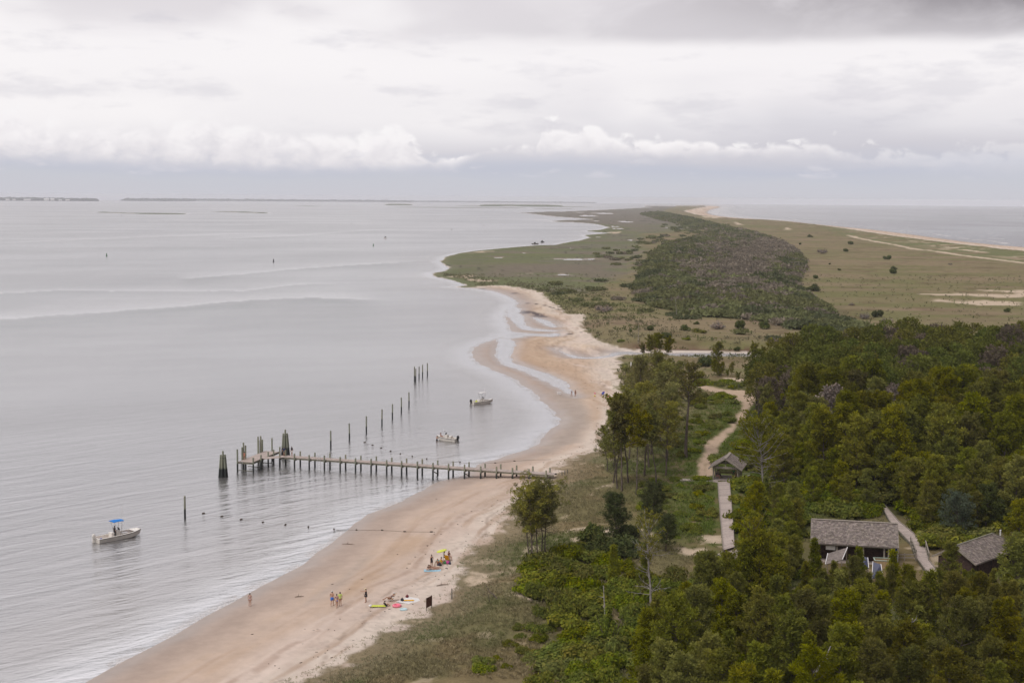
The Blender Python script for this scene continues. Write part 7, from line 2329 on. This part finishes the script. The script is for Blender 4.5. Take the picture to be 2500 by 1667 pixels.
            q.tube([A(J['sh'][0]), che + up * .14, A(J['sh'][1])], [.076, .10, .076], 9)
            for i in (0, 1):
                sh, el = A(J['sh'][i]), A(J['el'][i]); q.tube([sh, sh + (el - sh) * .7], [.078, .066], 9)
        cm = remesh(q, .024, kind); cm.materials.clear(); cm.materials.append(mt); link(kind, cm, e)
    return e
m_lips = noisy('lips', (.35, .10, .09), .5, .05, 5, 0, .3)
m_navy = noisy('navy_cloth', (.03, .045, .10), .85, .15, 6, .05, .2)
m_whitecl = noisy('white_cloth', (.72, .70, .68), .85, .06, 6, .05, .2)
m_lilac = noisy('lilac_cloth', (.50, .48, .68), .8, .08, 6, .03, .2)
m_bluesh = noisy('blue_trunks', (.07, .18, .55), .8, .12, 6, .03, .2)
m_ygreen = noisy('yellow_green_shirt', (.60, .72, .22), .8, .1, 6, .03, .2)
m_straw = noisy('straw_hat', (.72, .62, .40), .8, .1, 12, .1, .2)
m_salmon = noisy('salmon_cloth', (.75, .28, .20), .8, .1, 6, .03, .2)
m_pinkcl = noisy('pink_cloth', (.62, .30, .30), .8, .1, 6, .03, .2)
m_maroon = noisy('maroon_cloth', (.16, .03, .035), .8, .1, 6, .03, .2)
def gp_(x, y): return ground(x, y)
CAMW = lambda p: math.atan2(-p[1], -p[0]) - PI / 2          # heading that faces the camera
def stand_at(x, y, label, pose, turn, **kw):
    g = gp_(x, y); return person(label, pose, g, CAMW(g) + turn, **kw)
stand_at(610.4, 1479, 'woman in a lilac bikini standing alone at the water edge, back turned', 'stand', PI * .9, h=1.62, cloth=[('bikini', m_lilac)])
stand_at(811, 1479, 'bare chested man with pale cap and blue swimming trunks walking away', 'walk', PI * .95, h=1.84, male=True, hat=m_whitecl, cloth=[('shorts', m_bluesh)])
stand_at(822.5, 1483, 'woman in a blue bikini beside the man in blue trunks', 'walk', PI * 1.05, h=1.66, cloth=[('bikini', m_bluesh)])
stand_at(830.5, 1478.6, 'person in a yellow green shirt right behind the woman in the blue bikini', 'stand', PI * 1.1, h=1.70, cloth=[('shirt', m_ygreen)])
stand_at(893.5, 1470, 'woman in a black dress and straw hat with her arm stretched out to the water', 'point', -PI * .55, h=1.72, hat=m_straw, cloth=[('dress', m_dark)])
stand_at(1053.5, 1384.5, 'woman in a short black dress standing by the sunbathers, hand on hip', 'hips', PI * .2, h=1.66, cloth=[('dress', m_dark)])
stand_at(1395.5, 967.5, 'woman in a dark bikini leaning beside the tidal pool, left of two', 'walk', PI * .4, h=1.62, skin=m_tan, cloth=[('bikini', m_dark)])
stand_at(1404.5, 968, 'woman in a black bikini standing by the pale board at the tidal pool', 'stand', PI * .1, h=1.70, skin=m_tan, cloth=[('bikini', m_dark)])
# bathers lying and sitting
stand_at(1056, 1391, 'woman lying on her front on the light blue towel', 'prone', -PI * .42, h=1.66, hair=m_brownhair, longhair=True, cloth=[('bikini', m_navy)], lift=.02)
stand_at(1058, 1387, 'second woman lying on her front behind the light blue towel', 'prone', -PI * .45, h=1.64, hair=m_brownhair, longhair=True, cloth=[('bikini', m_dark)], lift=.02)
stand_at(1069.5, 1380, 'tanned man sitting on the sand with bent back in the middle of the group', 'ground', PI * .75, h=1.76, skin=m_tan, male=True, hair=m_tan, cloth=[('shorts', m_navy)])
stand_at(1079, 1375, 'person sitting on a low chair with pale clothes in the middle of the group', 'ground', PI * .6, h=1.66, cloth=[('swimsuit', m_orange)])
stand_at(1084.5, 1368, 'dark haired person sitting under the yellow umbrella', 'sit', PI * .5, h=1.68, cloth=[('shirt', m_whitecl), ('shorts', m_navy)])
stand_at(1096, 1367, 'brown haired woman sitting behind the golden towel chair', 'sit', PI * .2, h=1.66, hair=m_brownhair, longhair=True, cloth=[('swimsuit', m_maroon)])
stand_at(953, 1467, 'sunbather in a pale hat reclining in the golden chair, legs stretched left', 'recline', -PI * .52, h=1.74, skin=m_tan, hat=m_whitecl, cloth=[('swimsuit', m_navy)])
stand_at(1470.5, 966, 'person reclining in the blue beach chair on the upper flats', 'recline', -PI * .15, h=1.72, hat=m_red, cloth=[('shirt', m_blue), ('shorts', m_blue)])
stand_at(941, 1480, 'dark haired child in black kneeling beside the lime lounger', 'ground', PI * .6, h=1.35, hair=m_hair, cloth=[('shirt', m_dark), ('shorts', m_dark)])
# in and by the boats
g = at(1066.5, 1077, 0); person('bare chested man with dark shorts wading at the bow of the small boat', 'wade', (g.x, g.y, -.62), CAMW(g) + PI * .75, h=1.80, skin=m_tan, male=True, cloth=[('shorts', m_dark)])
bp = in_boat(c2, h2, 1.45, .0, .30); person('long haired woman sitting in the bow of the small boat', 'sit', bp, h2 + PI * .62, h=1.66, hair=m_brownhair, longhair=True, cloth=[('bikini', m_maroon)], lift=-.05)
bp = in_boat(c1, h1, -.45, .0, .22); person('person in dark clothes standing at the console of the blue topped skiff', 'stand', bp, h1 - PI / 2, h=1.70, cloth=[('shirt', m_dark), ('trousers', m_dark)])
# on the pier
q = PA + PD_ * .9 + PW_ * 1.6
person('person in navy shirt at the outer end of the pier, left of two', 'hips', (q[0] - 1.2, q[1] - .4, 1.92), PI * .9, h=1.72, male=True, cloth=[('shirt', m_navy), ('shorts', m_land_post)])
person('person in dark top and white shorts at the outer end of the pier', 'stand', (q[0] + .15, q[1], 1.92), PI * .8, h=1.74, cloth=[('shirt', m_dark), ('shorts', m_whitecl)])
q = PFR + PU * 1.7 + PV * (PPW - .35)
person('girl in a salmon swimsuit standing by the tall piles of the platform', 'stand', (q[0], q[1], 1.92), PI * .2, h=1.50, cloth=[('swimsuit', m_salmon)])
# four people in the shelter
for a, b, lb, cl, hr, tn in [(-SHW / 2 + .42, -SHD / 2 + .95, 'person in pink skirt and dark top sitting at the left side of the shelter, nearest', [('shirt', m_dark), ('dress', m_pinkcl)], m_brownhair, -PI * .35),
                             (-SHW / 2 + .45, -.1, 'person in grey shirt sitting behind the one in pink in the shelter', [('shirt', m_land_post), ('trousers', m_dark)], m_hair, -PI * .40),
                             (.75, SHD / 2 - .45, 'person in black sitting on the back bench of the shelter', [('shirt', m_green), ('trousers', m_black)], m_tan, PI),
                             (SHW / 2 - .42, -SHD / 2 + .9, 'person in dark red top and shorts sitting at the right side of the shelter', [('shirt', m_maroon), ('shorts', m_dark)], m_hair, PI * .55)]:
    p = SHP(a, b, SHG)
    person(lb, 'sit', p, SHR + tn, h=1.7, cloth=cl, hair=hr)

# ------------------------------------------------------------------ things on the sand
def lay(name, label, cat, px, py, parts, rz=0.0, tilt=0.0):
    g = gp_(px, py)
    if len(parts) == 1:
        nm, fn, mt = parts[0]
        s = Soup(); fn(s); o = s.put(name, mt); o.location = (g.x, g.y, g.z + .01); o.rotation_euler = (tilt, 0, rz); return tag(o, label, cat)
    e = thing(name, label, cat, (g.x, g.y, g.z + .01), rz)
    for nm, fn, mt in parts:
        s = Soup(); fn(s); s.put(nm, mt, e)
    return e
def cloth_sheet(w, l, amp=.03, seed=0):
    def f(s):
        n, m = 9, 12
        X, Y = np.meshgrid(np.linspace(-w / 2, w / 2, n), np.linspace(-l / 2, l / 2, m), indexing='ij')
        Z = .03 + amp * (fbm(X * 3 + seed, Y * 3, 7, 3) - .2)
        V = np.stack([X, Y, Z], -1).reshape(-1, 3)
        F = [(i * m + j, (i + 1) * m + j, (i + 1) * m + j + 1, i * m + j + 1) for i in range(n - 1) for j in range(m - 1)]
        s.add(V, F); s.add(V - [0, 0, .02], F)
        e1 = [i * m for i in range(n)]
    return f
def beach_chair(fab):
    def frame(s):
        for x in (-.3, .3):
            s.tube([(x, .35, .02), (x, -.25, .50)], .018, 5); s.tube([(x, -.35, .02), (x, .3, .32), (x, .42, .30)], .018, 5); s.tube([(x, -.18, .30), (x, -.62, 1.02)], .018, 5); s.tube([(x, .30, .50), (x, -.34, .54)], .022, 5)
        s.tube([(-.3, -.62, 1.02), (.3, -.62, 1.02)], .018, 5); s.tube([(-.3, .42, .30), (.3, .42, .30)], .018, 5)
    def seat(s): s.add([(-.28, .40, .29), (.28, .40, .29), (.28, -.18, .26), (-.28, -.18, .26), (-.28, -.61, 1.0), (.28, -.61, 1.0)], [(0, 1, 2, 3), (3, 2, 5, 4)]); s.add([(-.28, .40, .27), (.28, .40, .27), (.28, -.19, .24), (-.28, -.19, .24), (-.28, -.63, .99), (.28, -.63, .99)], [(3, 2, 1, 0), (4, 5, 2, 3)])
    return [('chair_frame', frame, m_alu), ('chair_fabric', seat, fab)]
hd_ = lambda x, y, t: CAMW(gp_(x, y)) + t
lay('beach_chair', 'golden towel draped beach chair with dark blue back on the lower beach', 'beach chair', 955, 1466.5, beach_chair(m_orange), hd_(955, 1466, -PI * .52))
lay('beach_chair', 'blue beach chair on the upper flats', 'beach chair', 1471, 966, beach_chair(m_blue), hd_(1471, 966, -PI * .15))
lay('beach_chair', 'beach chair with a golden towel over its back beside the yellow umbrella', 'beach chair', 1093, 1370, beach_chair(m_orange), hd_(1093, 1370, PI * .9))
lay('lounger', 'lime green low lounger with white headrest lying on the beach', 'lounger', 924, 1481, [('mattress', lambda s: s.box((0, 0, .12), (1.7, .60, .06)), m_lime), ('headrest', lambda s: s.ell((-.95, 0, .16), (.22, .30, .12), 8), m_whitecl), ('frame', lambda s: [s.box((x, 0, .05), (.05, .6, .10)) for x in (-.7, 0, .7)], m_alu)], .05)
lay('beach_blanket', 'large white blanket spread on the beach near the brown sign', 'blanket', 1000, 1466, [('cloth', cloth_sheet(2.1, 2.6), m_whitecl)], -.5)
lay('towel', 'small golden towel lying on the white blanket', 'towel', 998, 1466.5, [('cloth', cloth_sheet(1.2, .45, .05, 3), m_orange)], .1).location.z += .045
lay('towel', 'light blue towel under the women lying on their fronts', 'towel', 1056, 1392.5, [('cloth', cloth_sheet(2.2, 1.1, .03, 5), m_towel)], .08)
lay('swim_ring', 'pink inflatable ring lying on the sand in front of the white blanket', 'swim ring', 969, 1480, [('ring', lambda s: (s.tube([(.42 * math.cos(t), .42 * math.sin(t), .13) for t in np.linspace(0, 2 * PI, 21)], .13, 9, cap=False), s.ell((0, 0, .08), (.36, .36, .03), 12)), m_pink)])
lay('disc_sled', 'pale blue inflatable disc lying on the sand below the pink ring', 'inflatable', 985, 1488.5, [('disc', lambda s: (s.ell((0, 0, .07), (.48, .42, .07), 14), s.tube([(.38 * math.cos(t), .34 * math.sin(t), .12) for t in np.linspace(0, 2 * PI, 17)], .05, 6, cap=False)), m_aqua)])
for x, y, mt, lb, r in [(982, 1467, m_dark, 'dark bag on the left corner of the white blanket', .30), (994, 1458.5, m_maroon, 'maroon bag on the back edge of the white blanket', .28), (1093, 1376, m_magenta, 'magenta bag beside the golden chair', .32),
                        (1086.5, 1376, m_green, 'green bag between the people under the yellow umbrella', .28), (1068.5, 1373, m_teal, 'teal bag behind the tanned man', .30), (1098, 1377, m_navy, 'navy bag at the right end of the group', .26),
                        (1076, 1371, m_lime, 'lime bag behind the seated people', .2), (1075, 1381, m_dark, 'dark bag in front of the seated people', .24), (1476, 968, m_white, 'small white cup shaped bag by the blue chair', .16),
                        (1507, 968.5, m_navy, 'dark shoes pile on the far right of the upper flats', .12)]:
    lay('bag', lb, 'bag', x, y, [('bag', lambda s, r=r: (s.ell((0, 0, r * .6), (r, r * .7, r * .65), 9), s.tube([(-r * .5, 0, r), (0, 0, r * 1.6), (r * .5, 0, r)], r * .07, 4)), mt)], x)
lay('umbrella', 'small yellow beach umbrella over the group of sunbathers', 'umbrella', 1083, 1372, [('pole', lambda s: s.tube([(0, 0, 0), (-.06, 0, 1.75)], .02, 5), m_alu), ('canopy', lambda s: s.ell((-.25, 0, 1.52), (.72, .62, .13), 12, M=np.array(Matrix.Rotation(-.25, 3, 'Y'))), m_lime)], 0)
for k, (x, y) in enumerate([(1089, 1387), (1092, 1388)]):
    lay('sandal', ['left dark sandal lying on the sand right of the towel', 'right dark sandal lying on the sand right of the towel'][k], 'sandal', x, y, [('sole', lambda s: (s.ell((0, 0, .03), (.16, .07, .025), 9), s.tube([(.02, -.06, .03), (.05, 0, .09), (.02, .06, .03)], .014, 4)), m_dark)], .4 + k)
lay('cooler', 'white cooler box standing alone on the sandbar', 'cooler', 1365, 962.5, [('box', lambda s: s.box((0, 0, .26), (.95, .5, .5)), m_white), ('lid', lambda s: s.box((0, 0, .55), (1.0, .55, .09)), m_whitecl)], .1)
lay('skimboard', 'pale board lying at the feet of the women by the tidal pool', 'board', 1404, 970.5, [('board', lambda s: s.ell((0, 0, .05), (.62, .30, .035), 12), m_whitecl)], .1)
for x, y, mt, lb in [(1452, 967.5, m_yellow, 'yellow plastic bowl on the flats left of the blue chair'), (1484, 968.8, m_red, 'red plastic toy right of the blue chair'), (1502, 967.8, m_blue, 'blue plastic toy at the right end of the row of toys'), (1452.5, 961.5, m_pink, 'flat pink toy behind the yellow bowl')]:
    lay('beach_toy', lb, 'toy', x, y, [('toy', lambda s: (s.tube([(0, 0, .02), (0, 0, .22)], [.16, .24], 10), s.tube([(.24 * math.cos(t), .24 * math.sin(t), .22) for t in np.linspace(0, 2 * PI, 13)], .02, 4, cap=False)), mt)])
for x, y, L, rz, lb in [(730.6, 1457, 1.1, .3, 'small piece of driftwood with an upright stub on the wet sand'), (851, 1329, 1.9, -.2, 'thin dark stick lying on the wet sand below the float rope'), (1080, 1428.6, 1.6, .5, 'driftwood branch at the upper edge of the beach'), (1513, 884, 3.0, .1, 'dark driftwood log at the foot of the dune bank')]:
    def dw(s, L=L):
        s.tube([(-L / 2, 0, .06), (-L * .1, .06, .10), (L / 2, -.04, .07)], [.04, .07, .03], 6); s.tube([(-L * .1, .05, .1), (-L * .05, .12, .42)], [.035, .015], 5); s.tube([(L * .15, 0, .08), (L * .3, .25, .16)], [.03, .012], 5)
    lay('driftwood', lb, 'driftwood', x, y, [('wood', dw, m_wood)], rz)
def gull(x, y, h, label):
    g = at(x, y, h)
    s = Soup(); s.ell((0, 0, 0), (.20, .08, .08), 8); s.ell((.2, 0, .05), (.06, .05, .05), 6)
    for sg in (-1, 1): s.add([(.06, sg * .05, .03), (-.08, sg * .05, .03), (-.12, sg * .55, .18), (0, sg * .60, .17)], [(0, 1, 2, 3)]); s.add([(.06, sg * .05, .02), (-.08, sg * .05, .02), (-.12, sg * .55, .17), (0, sg * .60, .16)], [(3, 2, 1, 0)])
    o = s.put('seagull', m_white); o.location = g; o.rotation_euler = (0, 0, .4); tag(o, label, 'bird')
gull(1085.5, 1052, 2.6, 'white gull hovering just above the small boat with people')

def debris():
    rng = np.random.RandomState(61)
    n = 9000
    X = rng.uniform(-60, 40, n); Y = rng.uniform(140, 420, n)
    sd = sd_poly(X, Y, LAND); v = sd_poly(X, Y, VEG)
    line = np.minimum(np.abs(sd - 15.5), np.minimum(np.abs(sd - 21), np.abs(v + 3)))
    ok = (sd > 5) & (v < -.3) & (rng.rand(n) < np.exp(-line / 1.0) * .8 + .03)
    X, Y = X[ok][:900], Y[ok][:900]
    h = height(X, Y)
    so = Soup()
    for x, y, z in zip(X, Y, h):
        a = rng.rand() * 6.28; L = rng.uniform(.08, .30)
        g = rng.rand()
        so.box((x, y, z + .02), (L, rng.uniform(.04, .12), .04), a, c=(.10, .08, .06) if g < .7 else (.55, .5, .44))
    tag(so.put('beach_debris', m_mix), kind='stuff', label='shells and bits of dry weed scattered along the tide marks', cat='debris')
debris()
